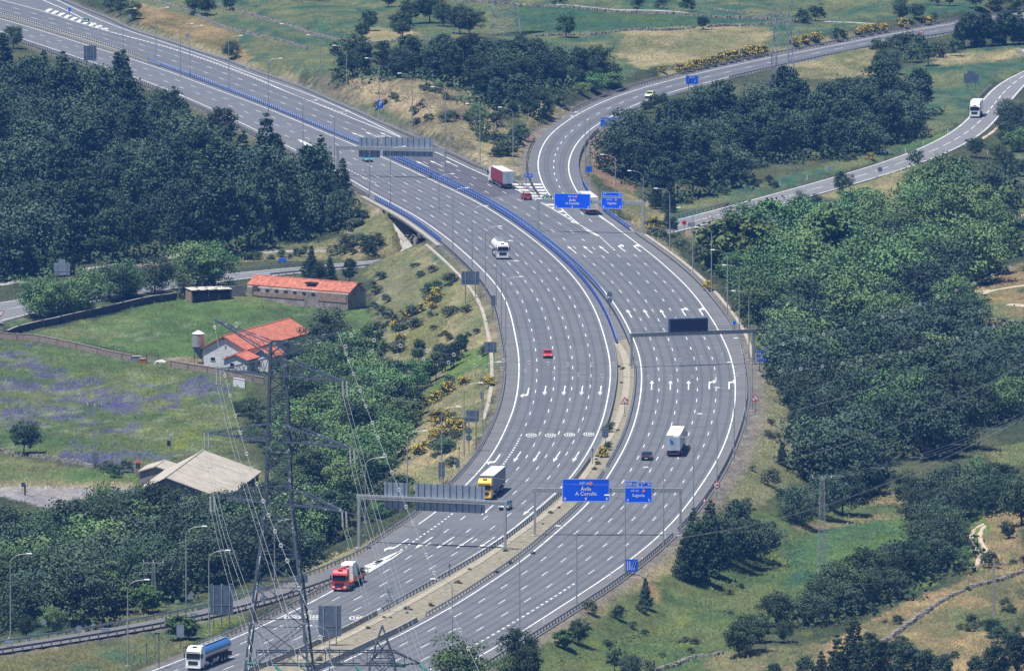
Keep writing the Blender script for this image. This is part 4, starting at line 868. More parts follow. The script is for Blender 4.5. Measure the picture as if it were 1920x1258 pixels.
scatter([(1430,760),(1480,800),(1480,930),(1380,960),(1340,990),(1400,880)],14,['bush'],(.7,1.8),'small dry shrub on the bank right of the curve','small shrubs of the right bank',7)
scatter([(1560,1210),(1750,1100),(1920,1000),(1920,1250),(1700,1258)],30,['bush','dbush'],(.8,2.0),'low shrub in the dry meadow at the lower right','shrubs of the dry meadow',8)
scatter([(1020,1240),(1200,1120),(1400,1080),(1400,1200),(1250,1250)],10,['bush'],(.7,1.4),'small shrub in the green meadow below the motorway','shrubs of the green meadow',9)
scatter([(620,385),(700,405),(715,465),(640,470),(600,440)],22,['bush','dbush'],(1.6,3.6),'olive shrub between the pine wood and the bridge','shrubs by the bridge',10)
scatter([(430,478),(600,468),(730,470),(600,486),(440,492)],14,['dbush','bush'],(1.2,2.4),'shrub on the far verge of the lower country road','shrubs of the road verge',11)
scatter([(1790,560),(1920,620),(1920,720),(1800,700)],12,['bush','dbush'],(1.2,2.5),'shrub among the dirt tracks at the right','shrubs by the dirt tracks',12)
scatter([(1230,140),(1440,98),(1640,62),(1800,28),(1800,36),(1640,74),(1440,108),(1240,150)],26,['dbush','bush'],(1.4,2.8),'dark shrub on the far verge of the upper branch','shrubs of the branch verge',13)
scatter([(1240,385),(1500,325),(1640,290),(1640,297),(1500,335),(1260,400)],10,['bush','dbush'],(1.0,2.4),'shrub in front of the pines by the country road','shrubs by the country road',14)
scatter([(1100,1210),(1290,1100),(1400,1100),(1400,1180),(1180,1258)],8,['dbush'],(.8,1.5),'dark little bush in the green meadow','little dark bushes of the meadow',15)
scatter([(330,500),(440,505),(430,540),(330,545)],8,['bush','dbush'],(1.4,2.6),'shrub between the country road and the shed','shrubs behind the shed',16)
scatter([(980,330),(1000,240),(1010,250),(1000,330)],5,['bush'],(1,1.6),'shrub on the sandy bank by the branch road','shrubs of the sandy bank',17)
broom=[(1226,434,2.8,'yellow broom bush at the far gantry leg'),(1404,596,2.6,0),(1417,598,3.0,'big yellow broom bush above the near right gantry'),(1432,600,2.8,0),(1330,546,2.0,0),(820,560,2.2,0),(808,572,1.8,0),(790,585,1.8,0),(760,598,1.8,0),(745,620,2.2,0),(750,640,1.8,0),(812,580,1.5,0),(775,590,1.5,0),
(835,742,2.4,0),(845,735,2.0,0),(815,755,2.2,0),(795,765,2.4,0),(785,775,2.0,0),(870,722,1.8,0),(920,725,1.8,0),(905,722,1.5,0),(820,795,2.6,0),(835,785,2.0,0),(845,815,2.8,0),(830,820,2.2,0),(860,812,2.4,0),(815,825,2.0,0),(785,855,2.2,0),(795,845,1.8,0),(770,690,1.6,0),(735,965,2.0,0),(745,955,1.6,0),
(1275,136,2.2,0),(1290,134,2.4,0),(1305,130,2.4,0),(1320,128,2.4,0),(1335,124,2.6,0),(1350,120,2.6,0),(1365,116,2.6,0),(1380,113,2.4,0),(1395,109,2.6,0),(1408,106,2.6,0),(1420,104,2.4,0),(1240,135,1.6,0),(1432,102,2.2,0),(1490,86,2.2,0),(1510,82,2.2,0),(1530,79,2.4,0),(1610,66,2.2,0),(1625,63,2.2,0),(1640,60,2.2,0),(1655,58,2.2,0),(1695,52,2.2,0),(1738,46,2.4,0),(1580,70,1.8,0),
(1130,858,1.9,'yellow broom growing in the motorway median'),(1355,345,1.8,0),(1380,340,1.6,0),(1630,300,1.6,0),(1530,300,1.6,0)]
for x,y,h,l in broom: plant('broom',gp(x,y),h*1.15,l or 'yellow flowering broom bush on the road bank',None if l else 'yellow broom bushes of the road banks',1.15)
_w=[]
_mc=clip((LR+np.array([near(RL,p) for p in LR]))/2,660,1250); _q=random.Random(3)
for _ in range(26):
    _p=_mc[_q.randrange(len(_mc))]; _px=proj(_p[0],_p[1],0); _w.append((_px[0]+_q.uniform(-14,14),_px[1]+_q.uniform(-2,2),_q.uniform(.35,.8)))
for x,y,h in _w+[(1140,845,1.8),(1126,858,1.4),(1143,812,2.0),(1100,905,.7),(930,1075,.7),(860,1095,.8),(808,1138,.8),(880,1070,.6),(955,1058,.8),(1160,690,.7),(1165,720,.6),(720,1160,.6),(1000,1040,.7),(690,1180,.7),(640,1185,.6),(1120,872,.9),(600,1240,.9)]:
    plant('bush',gp(x,y),h,'weedy tuft growing in the concrete median','weeds of the median',1.3)
print('trees',NTREE[0])
# ---------------------------------------------------------------- rails along the roads
def alongz(mb, W, zs, off, zlo, zhi, th, mi=0):
    Wn=offset(W,off); t=np.gradient(Wn,axis=0); t/=np.hypot(t[:,0],t[:,1])[:,None]; nn=np.c_[t[:,1],-t[:,0]]*th/2; vs=[]
    for (p,q,z) in zip(Wn+nn,Wn-nn,zs): vs+=[(p[0],p[1],z+zlo),(q[0],q[1],z+zlo),(q[0],q[1],z+zhi),(p[0],p[1],z+zhi)]
    n=len(W); fs=[]
    for i in range(n-1):
        for k in range(4): fs.append((4*i+k,4*i+(k+1)%4,4*i+4+(k+1)%4,4*i+4+k))
    fs+=[(3,2,1,0),(4*n-4,4*n-3,4*n-2,4*n-1)]
    mb.add(vs,fs,mi)
def stations(W, zs, step):
    d=np.r_[0,np.cumsum(np.hypot(*np.diff(W,axis=0).T))]; s=np.arange(step*.5,d[-1],step)
    x=np.interp(s,d,W[:,0]); y=np.interp(s,d,W[:,1]); z=np.interp(s,d,zs); dx=np.interp(s+.5,d,W[:,0])-x; dy=np.interp(s+.5,d,W[:,1])-y
    return x,y,z,np.arctan2(dy,dx)
def posts_of(root, W, zs, step, proto, mx=100):
    x,y,z,a=stations(W,zs,step); o=np.argsort(y)
    inv=[i for i in o if -40<proj(x[i],y[i],z[i])[0]<1960 and -20<proj(x[i],y[i],z[i])[1]<1280]; vis=inv[:mx]; rest=[i for i in o if i not in set(vis)]
    for i in vis:
        p=bpy.data.objects.new('post',proto.data); C.objects.link(p); setparent(p,root); p.location=(x[i],y[i],z[i]); p.rotation_euler=(0,0,a[i])
    if rest:
        mb=MB(); me=proto.data
        for i in rest:
            c,s=math.cos(a[i]),math.sin(a[i]); vs=[(x[i]+v.co.x*c-v.co.y*s,y[i]+v.co.x*s+v.co.y*c,z[i]+v.co.z) for v in me.vertices]
            mb.add(vs,[tuple(p.vertices) for p in me.polygons])
        r=mb.build('posts',list(me.materials),root); tagp(r,kind='stuff')
def proto_obj(mb, name, m):
    o=mb.build(name,m); C.objects.unlink(o); return o
GP = proto_obj(MB().box((0,0,.22),(.13,.16,1.05)), 'post', M['galv_dark'])
def zof(W): return np.zeros(len(W))
def guardrail(W, label, zs=None, side=0.0, group=None, step=2.2, mk='galv'):
    if len(W)<3: return
    zs=zof(W) if zs is None else zs
    r=thing('guardrail',label,'guardrail',(0,0,0),0,group)
    mb=MB(); alongz(mb,W,zs,0,.44,.585,.07); alongz(mb,W,zs,0,.615,.77,.07); alongz(mb,W,zs,0,.57,.63,.035); mb.build('rail',M[mk],r)
    posts_of(r,offset(W,side),zs,step,GP); return r
gl = offset(LL,2.7)
guardrail(clip(gl,None,372),'steel guardrail along the left shoulder of the upper near-bound lanes',side=.12)
guardrail(clip(gl,458,700),'steel guardrail along the left edge between bridge and lower embankment',side=.12)
guardrail(np.vstack([clip(gl,699,None),offset(XL,1.9)[i0+1:]]),'steel guardrail following the left edge down onto the exit slip',side=.12)
guardrail(clip(offset(LM,1.6),1076,1212),'steel guardrail between exit slip and near-bound lanes below the red truck',side=.12)
guardrail(XR[int(len(XR)*.30):],'dark guardrail on the near side of the exit slip lane',side=-.1,mk='galv_dark')
guardrail(clip(offset(LR,-1.25),648,800),'steel guardrail on the left edge of the concrete median, upper run',side=-.1)
guardrail(clip(offset(LR,-1.25),862,1150),'steel guardrail on the left edge of the concrete median, lower run',side=-.1)
guardrail(clip(offset(RL,1.2),455,655),'steel guardrail right of the blue median railing above the message gantry',side=.1)
guardrail(clip(offset(RL,1.2),656,880),'steel guardrail on the right edge of the concrete median, upper run',side=.1)
guardrail(clip(offset(RL,1.2),881,1160),'steel guardrail on the right edge of the concrete median, lower run',side=.1)
guardrail(clip(GR,436,690),'steel guardrail on the outer edge of the far-bound lanes above the message gantry',side=-.15)
guardrail(clip(GR,691,1000),'steel guardrail on the outer edge of the far-bound lanes at the bend',side=-.15)
guardrail(clip(GR,1001,None),'steel guardrail on the outer edge of the far-bound lanes at the bottom',side=-.15)
guardrail(clip(GT,-60,130),'steel guardrail along the meadow at the top left',side=-.12)
guardrail(clip(GT,131,None),'steel guardrail along the dry cutting up to the branch',side=-.12)
guardrail(clip(offset(LR,-1.2),None,128),'steel guardrail on the near edge of the gravel median at the top left',side=-.1)
guardrail(clip(offset(RL,1.1),None,118),'steel guardrail on the far edge of the gravel median at the top left',side=.1)
gk=offset(KL,2.6); gk2=offset(KR,-2.3)
guardrail(clip(gk,None,210),'steel guardrail on the outer edge of the curving branch',side=.12)
guardrail(clip(gk,262,372),'dark guardrail by the sandy bank at the branch mouth',side=.12,mk='galv_dark')
guardrail(clip(gk2,None,150),'steel guardrail on the inner edge of the upper branch',side=-.12)
guardrail(clip(gk2,245,342),'dark guardrail on the inner bend of the branch',side=-.12,mk='galv_dark')
def guard3(px,label,zfun,mk='galv',side=0.1):
    W=np.array([gp(x,y) for x,y in px]); z=W[:,2]; W2=resample(W,3); s=np.r_[0,np.cumsum(np.hypot(*np.diff(W[:,:2],axis=0).T))]; zz=np.interp(np.linspace(0,s[-1],len(W2)),s,z)+.1
    guardrail(W2,label,zz,side,mk=mk)
def sidecurve(W, x0, x1):
    px=proj(W[:,0],W[:,1],SUz[:len(W)])[0]; return (px>=x0)&(px<=x1)
SUo=offset(SU,.8) ; SDo=offset(SDn,-.8)
for x0,x1,W,l in ((20,600,SUo,'guardrail on the far edge of the country road left of the bridge'),(430,720,SDo,'guardrail on the near edge of the country road behind the ruined barn'),(1262,1375,SUo,'guardrail at the right mouth of the underpass'),(1830,1868,SUo,'short guardrail beside the white lorry on the country road')):
    px=proj(SU[:,0],SU[:,1],SUz)[0]; k=(px>=x0)&(px<=x1); guardrail(W[k],l,SUz[k],.1)
# low concrete barriers in the median at the bottom
for W,l in ((clip(offset(LR,-1.25),1151,None),'low concrete barrier on the left edge of the median at the bottom'),(clip(offset(RL,1.25),1161,None),'low concrete barrier on the right edge of the median at the bottom')):
    mb=MB(); alongz(mb,W,zof(W),0,0,.35,.5); alongz(mb,W,zof(W),0,.345,.82,.24); o=mb.build('concrete_barrier',M['concrete']); tagp(o,l,'barrier')
# concrete gutters
for W,l,o_ in ((clip(offset(LL,5.2),450,782),'pale concrete drain channel left of the near-bound lanes',0),(clip(offset(GR,-2.0),440,672),'pale concrete drain channel outside the far-bound lanes',0)):
    zs=np.array([H(p[0],p[1]) for p in W])+.22; mb=MB(); alongz(mb,W,zs,0,-.4,0,.7); o=mb.build('drain_channel',mat('pale_concrete',(.36,.32,.27),.9,0,.12,.6)); tagp(o,l,kind='structure')
mb=MB(); W=curve(T(*A22,(775,20),(820,60),(845,150),(850,300),(830,450),(760,640),(660,800),(560,960),(400,1150),(300,1258))+T(*A23,(200,130),(60,240))+T(*A13,(1700,425),(1500,545),(1300,660),(1100,775),(900,890),(700,985),(500,1085),(300,1175)),sig=4); alongz(mb,W,zof(W),0,.012,.09,1.25)
o=mb.build('drain_slab',mat('median_slab',(.35,.31,.25),.95,0,.15,.9,col2=(.22,.20,.15),detail=8)); tagp(o,'pale concrete strip down the middle of the median',kind='structure')
# blue steel railings
BP=proto_obj(MB().box((0,0,.5),(.16,.22,1.05)).box((0,0,1.0),(.26,.14,.1)),'post',M['blue_rail2'])
def blue_railing(W,label,z=0.0,step=2.1,h=1.15):
    r=thing('blue_railing',label,'railing',(0,0,0)); zs=zof(W)+z
    for a,b,n in ((.34,.42,'lower_rail'),(.63,.72,'middle_rail'),(h-.13,h-.02,'top_rail')):
        mb=MB(); alongz(mb,W,zs,0,a,b,.10); mb.build(n,M['blue_rail'],r)
    posts_of(r,W,zs,step,BP); return r
mid=lambda f,a,b: clip(smooth(frac(LR,RL,f),4),a,b)
blue_railing(mid(.42,116,276),'blue steel railing in the narrow median above the far gantry')
blue_railing(mid(.36,290,648),'blue steel railing on the near side of the median from far gantry to concrete strip')
blue_railing(mid(.78,296,560),'blue steel railing on the far side of the median from the far gantry down')
blue_railing(clip(offset(LL,2.6),373,457),'blue bridge railing on the left edge above the underpass')
blue_railing(clip(offset(KR,-2.2),344,378),'blue railing on the right edge of the branch before the white trailer')
blue_railing(clip(GR,395,434),'blue railing on the right edge above the underpass behind the small blue sign')
# ---------------------------------------------------------------- bridge over the country road
br=thing('road_bridge','concrete road bridge carrying the motorway over the country road','bridge',(*gp(785,455)[:2],0))
Bw=offset(LL,3.3); Bk=clip(Bw,366,462)
def rel(o,root):
    o.location=(-root.location.x,-root.location.y,-root.location.z)
mb=MB(); alongz(mb,Bk,zof(Bk),0,-1.15,-.02,.5); alongz(mb,Bk,zof(Bk),.45,-.35,.05,.7); rel(mb.build('deck_edge',M['concrete'],br),br)
A_,B_=strip(Bk,clip(offset(GR,-1.2),380,452) if len(clip(offset(GR,-1.2),380,452))>3 else Bk,40); mb=MB(); vs=[]
for p,q in zip(A_,B_): vs+=[(p[0],p[1],-1.1),(q[0],q[1],-1.1),(p[0],p[1],-.12),(q[0],q[1],-.12)]
mb.add(vs,[(4*i,4*i+1,4*i+5,4*i+4) for i in range(39)]+[(4*i+2,4*i+3,4*i+7,4*i+6) for i in range(39)]+[(0,1,3,2),(156,157,159,158)]); rel(mb.build('deck_slab',M['concrete'],br),br)
for px,py in ((779,446),(805,458)):
    P=g0(px,py,-1); mb=MB(); mb.cyl((P[0],P[1],-8),(P[0],P[1],-1.1),.45,.45,12); rel(mb.build('pier',M['concrete'],br),br)
mb=MB(); pts=WING; cz=[p[0]*WC[0]+p[1]*WC[1]+WC[2]+.35 for p in pts]; n=len(pts)
mb.add([(p[0],p[1],z) for p,z in zip(pts,cz)]+[(p[0],p[1],z-1.2) for p,z in zip(pts,cz)],[tuple(range(n)),tuple(range(2*n-1,n-1,-1))]+[(i,(i+1)%n,n+(i+1)%n,n+i) for i in range(n)]); rel(mb.build('abutment',M['concrete'],br),br)
# ---------------------------------------------------------------- lamp posts
def lamp_proto():
    r=bpy.data.objects.new('street_lamp',None); r.empty_display_size=.2
    a=MB().cyl((0,0,-.4),(0,0,12.2),.13,.075,8).build('pole',M['galv'])
    pts=[(0,0,12.1)]+[(0,0,12.1)]; pts=[(2.6*(1-math.cos(t)) if False else 2.5*math.sin(t)*0+2.2*(1-math.cos(t)),0,12.1+1.45*math.sin(t)) for t in np.linspace(0,math.pi/2,8)]+[(2.6,0,13.6)]
    b=MB().tube(pts,.05,6).build('arm',M['galv'])
    c=MB().box((3.0,0,13.66),(.95,.34,.15),0,0,.75).build('lamp_head',M['lamp'])
    l=MB().box((3.02,0,13.56),(.62,.26,.06)).build('lens',M['lens'])
    d=MB().box((0,0,-.02),(.9,.9,.3)).build('base_plate',M['concrete'])
    for o in (a,b,c,d): setparent(o,r); C.objects.unlink(o)
    setparent(l,c); C.objects.unlink(l)
    return r
LP=lamp_proto()
lamps=[(231,116,1,'upper median'),(292,114,1,'upper median'),(356,150,1,'upper median'),(338,146,1,'upper median'),(429,170,1,'upper median'),(503,215,1,'upper median'),
(551,147,-1,'left of the middle wood'),(601,169,-1,'dry cutting'),(650,190,-1,'dry cutting'),(711,215,-1,'dry cutting'),(773,245,-1,'dry cutting'),(835,272,-1,'dry cutting'),(900,305,-1,'dry cutting'),(962,312,-1,'dry cutting'),
(568,298,1,'left of the upper lanes'),(627,320,1,'left of the upper lanes'),(693,370,1,'left of the upper lanes'),(732,390,1,'left of the upper lanes'),(823,442,1,'left above the bridge'),(849,472,1,'left edge'),(885,508,1,'left edge'),(910,548,1,'left edge'),(930,577,1,'left edge'),(940,617,1,'left edge'),(948,648,1,'left edge'),
(905,817,1,'lower embankment'),(870,858,1,'lower embankment'),(828,905,1,'lower embankment'),(764,952,1,'lower embankment'),(685,1004,1,'lower embankment'),(515,1128,1,'behind the great pylon'),
(349,1142,1,'lower slip road'),(392,1190,1,'lower slip road'),(240,1248,1,'lower slip road'),(20,1196,1,'lower slip road'),
(1097,330,-1,'branch'),(1105,322,-1,'branch'),(1154,404,-1,'branch'),(1206,438,-1,'right edge'),(1256,473,-1,'right edge'),(1299,511,-1,'right edge'),(1334,550,-1,'right edge'),(1364,595,-1,'right edge'),(1386,625,-1,'right edge'),(1404,676,-1,'right edge'),(1410,770,-1,'right edge'),(1398,818,-1,'right edge'),(1376,868,-1,'right edge'),(1344,920,-1,'right edge'),(1300,965,-1,'right edge'),(1244,1026,-1,'right edge'),(1172,1081,-1,'right edge'),(1081,1142,-1,'right edge'),(974,1182,-1,'right edge'),(848,1247,-1,'bottom edge'),(618,1340,-1,'bottom edge')]
DESC={'upper median':'tall curved street lamp rising from the median at the upper left','left of the middle wood':'curved street lamp left of the upper middle wood','dry cutting':'curved street lamp on the dry cutting beside the upper far-bound lanes','left of the upper lanes':'curved street lamp between pine wood and upper near-bound lanes','left above the bridge':'curved street lamp beside the blue bridge railing','left edge':'curved street lamp on the left edge of the near-bound bend','lower embankment':'curved street lamp on the lower left embankment','behind the great pylon':'street lamp seen behind the great foreground pylon','lower slip road':'curved street lamp beside the lower slip road','branch':'curved street lamp at the inner edge of the branch','right edge':'curved street lamp on the outer edge of the far-bound lanes','bottom edge':'street lamp cut by the bottom edge of the picture'}
first=True
for x,y,s,d in lamps:
    o=copytree(LP); P=gp(x,y) if y<1258 else g0(x,y,-.1)
    n=sum(1 for q in lamps if q[3]==d); place(o,(P[0],P[1],P[2]-.05),0 if s>0 else math.pi,1.0,DESC[d],'street lamps: '+d); o['category']='street lamp'
# ---------------------------------------------------------------- signs
def text(body, size, loc, parent, m=None, ext=.01, sx=1.0, name='lettering'):
    c=bpy.data.curves.new(name,'FONT'); c.body=body; c.size=size; c.align_x='CENTER'; c.align_y='CENTER'; c.extrude=ext; c.resolution_u=2; c.offset=size*.012
    c.materials.append(m or M['white']); o=bpy.data.objects.new(name,c); C.objects.link(o); setparent(o,parent); o.location=loc; o.rotation_euler=(math.pi/2,0,0); o.scale=(sx,1,1); return o
def rbox(mb,x0,x1,z0,z1,y,th,mi=0,r=.12,n=3):
    pts=[]
    for cx,cz,a0 in ((x1-r,z1-r,0),(x0+r,z1-r,90),(x0+r,z0+r,180),(x1-r,z0+r,270)):
        for k in range(n+1):
            t=math.radians(a0+90*k/n); pts.append((cx+r*math.cos(t),cz+r*math.sin(t)))
    mb.prism(pts,y-th/2,y+th/2,mi)
def panel(root, x0,x1,z0,z1, y=0.0, mk='sign_blue', border=True, name='sign_panel'):
    mb=MB(); rbox(mb,x0,x1,z0,z1,y,.06,0,.15); p=mb.build(name,M[mk],root)
    if border:
        b=MB(); w=.09
        for a in ((x0+.03,x1-.03,z1-.03-w,z1-.03),(x0+.03,x1-.03,z0+.03,z0+.03+w)): b.box(((a[0]+a[1])/2,y-.045,(a[2]+a[3])/2),(a[1]-a[0],.02,w))
        for a in (x0+.03+w/2,x1-.03-w/2): b.box((a,y-.045,(z0+z1)/2),(w,.018,z1-z0-.06-2*w))
        setparent(b.build('border',mat('sign_border',(.35,.55,.85),.5,0,.03,1) if 'bd' not in M else M['bd'],None),p)
    return p
M['bd']=mat('sign_border',(.45,.62,.90),.5,0,.03,1)
M['tollred']=mat('toll_symbol_red',(.75,.25,.28),.5,0,.05,1)
def downarrow(mb,x,z,s,y=-.045):
    mb.prism([(x-.06*s*4,z+.1*s),(x,z-.35*s),(x+.06*s*4,z+.1*s),(x+.06*s,z+.1*s),(x+.06*s,z+.35*s),(x-.06*s,z+.35*s),(x-.06*s,z+.1*s)],y-.01,y+.01)
def gantry(label, bl, br_, byl, byr, col='galv', bh=.75, handrail=False):
    PL=gp(*bl); PR=gp(*br_); v=PR-PL; Lh=math.hypot(v[0],v[1]); a=math.atan2(v[1],v[0])
    zl=zat(PL,byl); zr=zat(PR,byr); z=(zl+zr)/2
    r=thing('sign_gantry',label,'gantry',(PL[0],PL[1],min(PL[2],PR[2])),a); z0=r.location.z; top=z-z0
    for x in (0,Lh):
        o=MB().box((x,0,top/2-.3),(.42,.42,top+.6)).build('leg',M[col],r)
        setparent(MB().box((x,0,.08),(1.3,1.3,.35)).build('footing',M['concrete'],None),o)
    MB().box((Lh/2,0,top+bh/2-.02),(Lh+.8,.45,bh)).build('beam',M[col],r)
    def lx(px,py):     # picture point -> local x,z in the gantry's plane
        h=hitplane(PL,PR,px,py); return math.hypot(h[0]-PL[0],h[1]-PL[1])*(1 if (h[0]-PL[0])>0 else -1), h[2]-z0
    return r,lx,Lh,top,bh
# near right gantry with the blue destination signs
def dest(r,lx,box1,box2,heads,far=False):
    (a,b),(c,d)=box1; x0,z1=lx(a,b); x1,z0=lx(c,d); p=panel(r,x0,x1,z0,z1,-.36); w=x1-x0; h=z1-z0
    text('AP-6',h*.21,(x0+w*.46,-.41,z0+h*.80),p,M['bd']); text('Ávila',h*.23,(x0+w*.5,-.41,z0+h*.555),p); text('A Coruña',h*.23,(x0+w*.5,-.41,z0+h*.345),p)
    t=MB().cyl((x0+w*.60,-.39,z0+h*.80),(x0+w*.60,-.43,z0+h*.80),h*.085,n=12).build('toll_symbol',M['tollred'],p)
    m=MB()
    for f in (.06,.5,.94): downarrow(m,x0+w*f,z0+h*.13,h*.22,-.41)
    m.build('arrows',M['white'],p)
    (a,b),(c,d)=box2; x0,z1=lx(a,b); x1,z0=lx(c,d); p=panel(r,x0,x1,z0,z1,-.36); w=x1-x0; h=z1-z0
    text('AP-61',h*.22,(x0+w*.38,-.41,z0+h*.78),p,M['bd']); text('Segovia',h*.27,(x0+w*.5,-.41,z0+h*.48),p)
    MB().cyl((x0+w*.69,-.39,z0+h*.78),(x0+w*.69,-.43,z0+h*.78),h*.10,n=12).build('toll_symbol',M['tollred'],p)
    m=MB()
    for f in (.12,.88): downarrow(m,x0+w*f,z0+h*.18,h*.28,-.41)
    m.build('arrows',M['white'],p)
    for (a,b),(c,d),tx in heads:
        x0,z1=lx(a,b); x1,z0=lx(c,d); p=panel(r,x0,x1,z0,z1,-.36,name='sign_header'); w=x1-x0; h=z1-z0
        for s_,f,sz in tx:
            if s_=='>':
                m=MB(); X=x0+w*f; m.beam((X-.16,-.41,z0+h*.2),(X-.16,-.41,z0+h*.8),.08,.02); m.beam((X,-.41,z0+h*.2),(X+.28,-.41,z0+h*.75),.10,.02); m.prism([(X+.1,z0+h*.72),(X+.42,z0+h*.84),(X+.36,z0+h*.5)],-.42,-.40); m.build('exit_symbol',M['white'],p)
            else: text(s_,h*sz,(x0+w*f,-.41,z0+h*.5),p)
g,lx,Lh,top,bh=gantry('grey gantry with two blue signs for Ávila and Segovia over the near far-bound lanes',(1003,1006),(1276,1006),918,928)
dest(g,lx,((1054,897),(1143,940)),((1171,913),(1223,942)),[((1171,901),(1195.5,912.5),[('600 m',.5,.75)]),((1196.5,902),(1223,912.5),[('>',.3,0),('61',.8,.6)])])
g,lx,Lh,top,bh=gantry('grey gantry with blue signs above the white trailer at the mouth of the branch',(1009,436),(1206,441),381,382,bh=.7)
dest(g,lx,((1040,362),(1108,392)),((1128,369.5),(1168,392)),[((1128,360),(1168,369),[('>',.15,0),('61',.88,.6)])],True)
def backs(r,lx,boxes,ribs):
    for ((a,b),(c,d)),n in zip(boxes,ribs):
        x0,z1=lx(a,b); x1,z0=lx(c,d); z0,z1=min(z0,z1),max(z0,z1); mb=MB(); mb.box(((x0+x1)/2,.36,(z0+z1)/2),(x1-x0,.06,z1-z0)); p=mb.build('sign_back',M['sign_back_light'],r)
        m=MB()
        for k in range(n): m.box((x0+(x1-x0)*(k+.5)/n,.29,(z0+z1)/2),(.10,.10,z1-z0+.05))
        setparent(m.build('stiffener',M['rib'],None),p)
g,lx,Lh,top,bh=gantry('big pale gantry seen from behind with two sign backs over the near-bound lanes',(673,1029),(947,1033),936,946,bh=.75)
backs(g,lx,[((719,904),(762,955)),((777,906),(908,963))],[4,11])
MB().box((Lh*.5,-.23,top+.32),(Lh,.04,.08)).build('cable_tray',M['galv_dark'],g)
g,lx,Lh,top,bh=gantry('far pale gantry seen from behind with two sign backs above the turquoise car',(633,332),(834,337),283,283,bh=.85)
backs(g,lx,[((672,258),(712,296)),((717,257.5),(811,295))],[4,9])
# message-sign gantry
g,lx,Lh,top,bh=gantry('gantry with a dark electronic message sign over the far-bound lanes',(1184,691),(1413,683),627,629,bh=.75)
mb=MB(); 
for zz in (.45,.85): mb.beam((-.3,-.35,top+bh+zz),(Lh+.3,-.35,top+bh+zz),.08)
for k in range(18): mb.beam((Lh*k/17,-.35,top+bh-.02),(Lh*k/17,-.35,top+bh+.85),.045)
mb.build('handrail',M['galv'],g)
x0,z1=lx(1252,597); x1,z0=lx(1325,620); bx=MB().box(((x0+x1)/2,-.55,(z0+z1)/2),(x1-x0,.75,z1-z0)).build('message_sign',mat('sign_housing',(.07,.10,.22),.6,0,.1,1),g)
setparent(MB().box(((x0+x1)/2,-.95,(z0+z1)/2),(x1-x0-.5,.06,z1-z0-.45)).build('led_screen',M['led'],None),bx)
# free-standing panels
def standing(name,label,cat,foot,box,mk,posts=2,rib=True,depth=.05,group=None,border=False,face=None):
    P=gp(*foot); Pz=P[2]; A=(P[0],P[1]); B=(P[0]+10,P[1]); (a,b),(c,d)=box; p0=hitplane(A,B,a,b); p1=hitplane(A,B,c,d); x0,x1=p0[0]-P[0],p1[0]-P[0]; z1,z0=p0[2]-Pz,p1[2]-Pz
    r=thing(name,label,cat,(P[0],P[1],Pz),0,group)
    xs=[0] if posts==1 else [x0+(x1-x0)*f for f in ([.22,.78] if posts==2 else [.15,.5,.85])]
    for x in xs: MB().cyl((x,.08,-.8),(x,.08,z1-.05),.07,.07,8).build('post',M['galv_dark'],r)
    q=MB(); rbox(q,x0,x1,z0,z1,-.03,depth,0,min(.08,abs(x1-x0)*.1)); p=q.build('sign_panel',M[mk],r)
    if rib and (x1-x0)>2:
        m=MB()
        for x in xs: m.box((x,-.10,(z0+z1)/2),(.16,.08,z1-z0))
        m.box(((x0+x1)/2,-.09,z0+(z1-z0)*.33),(x1-x0,.03,.04)); setparent(m.build('stiffener',M['sign_back_light'],None),p)
    return r,p,x0,x1,z0,z1
for foot,box,l in (((168,128),((157,86),(181,114)),'dark back of a roadside sign among the treetops at the upper left'),((882,566),((865,509),(899,534)),'dark wide sign back on the left bank below the bridge'),((919,690),((908,641),(931,661)),'dark square sign back on the left bank beside the gutter'),
  ((886,850),((874,769),(898,791)),'dark square sign back on the lower left embankment'),((828,905),((822,866),(834,894)),'narrow blue-grey sign back above the near gantry')):
    standing('road_sign',l,'sign',foot,box,'sign_back',2,True)
standing('road_sign','large ribbed sign back beside the lower slip road','sign',(413,1178),((394,1097),(437,1152)),'sign_back',3)
standing('road_sign','large ribbed sign back standing in the median at the bottom','sign',(618,1212),((597,1135),(640,1192)),'sign_back',2)
r,p,x0,x1,z0,z1=standing('road_sign','dark stepped sign back beside the country road at the upper right','sign',(1821,170),((1807,139),(1835,156)),'sign_back',2,False)
MB().box(((x0+x1)/2,-.02,z1+.3),((x1-x0)*.5,.05,.75)).build('top_panel',M['sign_back'],r)
r,p,x0,x1,z0,z1=standing('road_sign','pale blue stepped sign back among the trees by the country road','sign',(116,540),((101,493),(131,516)),'sign_back_light',2)
MB().box(((x0+x1)/2,-.02,z1+.35),((x1-x0)*.42,.05,.85)).build('top_panel',M['sign_back_light'],r)
standing('road_sign','pale rectangular sign back on one post above the tanker lorry','sign',(338,1216),((331,1171),(345,1194)),'sign_back_light',1)
for foot,box,l in (((924,600),((921,554),(929,574)),'narrow dark sign back on the left edge below the wide one'),((904,775),((901,735),(907,748)),'little dark sign back by the end of the gutter'),((858,880),((854,861),(862,876)),'small blue-grey sign back near the yellow lorry'),((567,1112),((557,1078),(577,1092)),'small pale sign panel left of the red lorry'),((572,1215),((568,1184),(575,1204)),'small bluish sign back behind the great pylon')):
    standing('road_sign',l,'sign',foot,box,'sign_back',1)
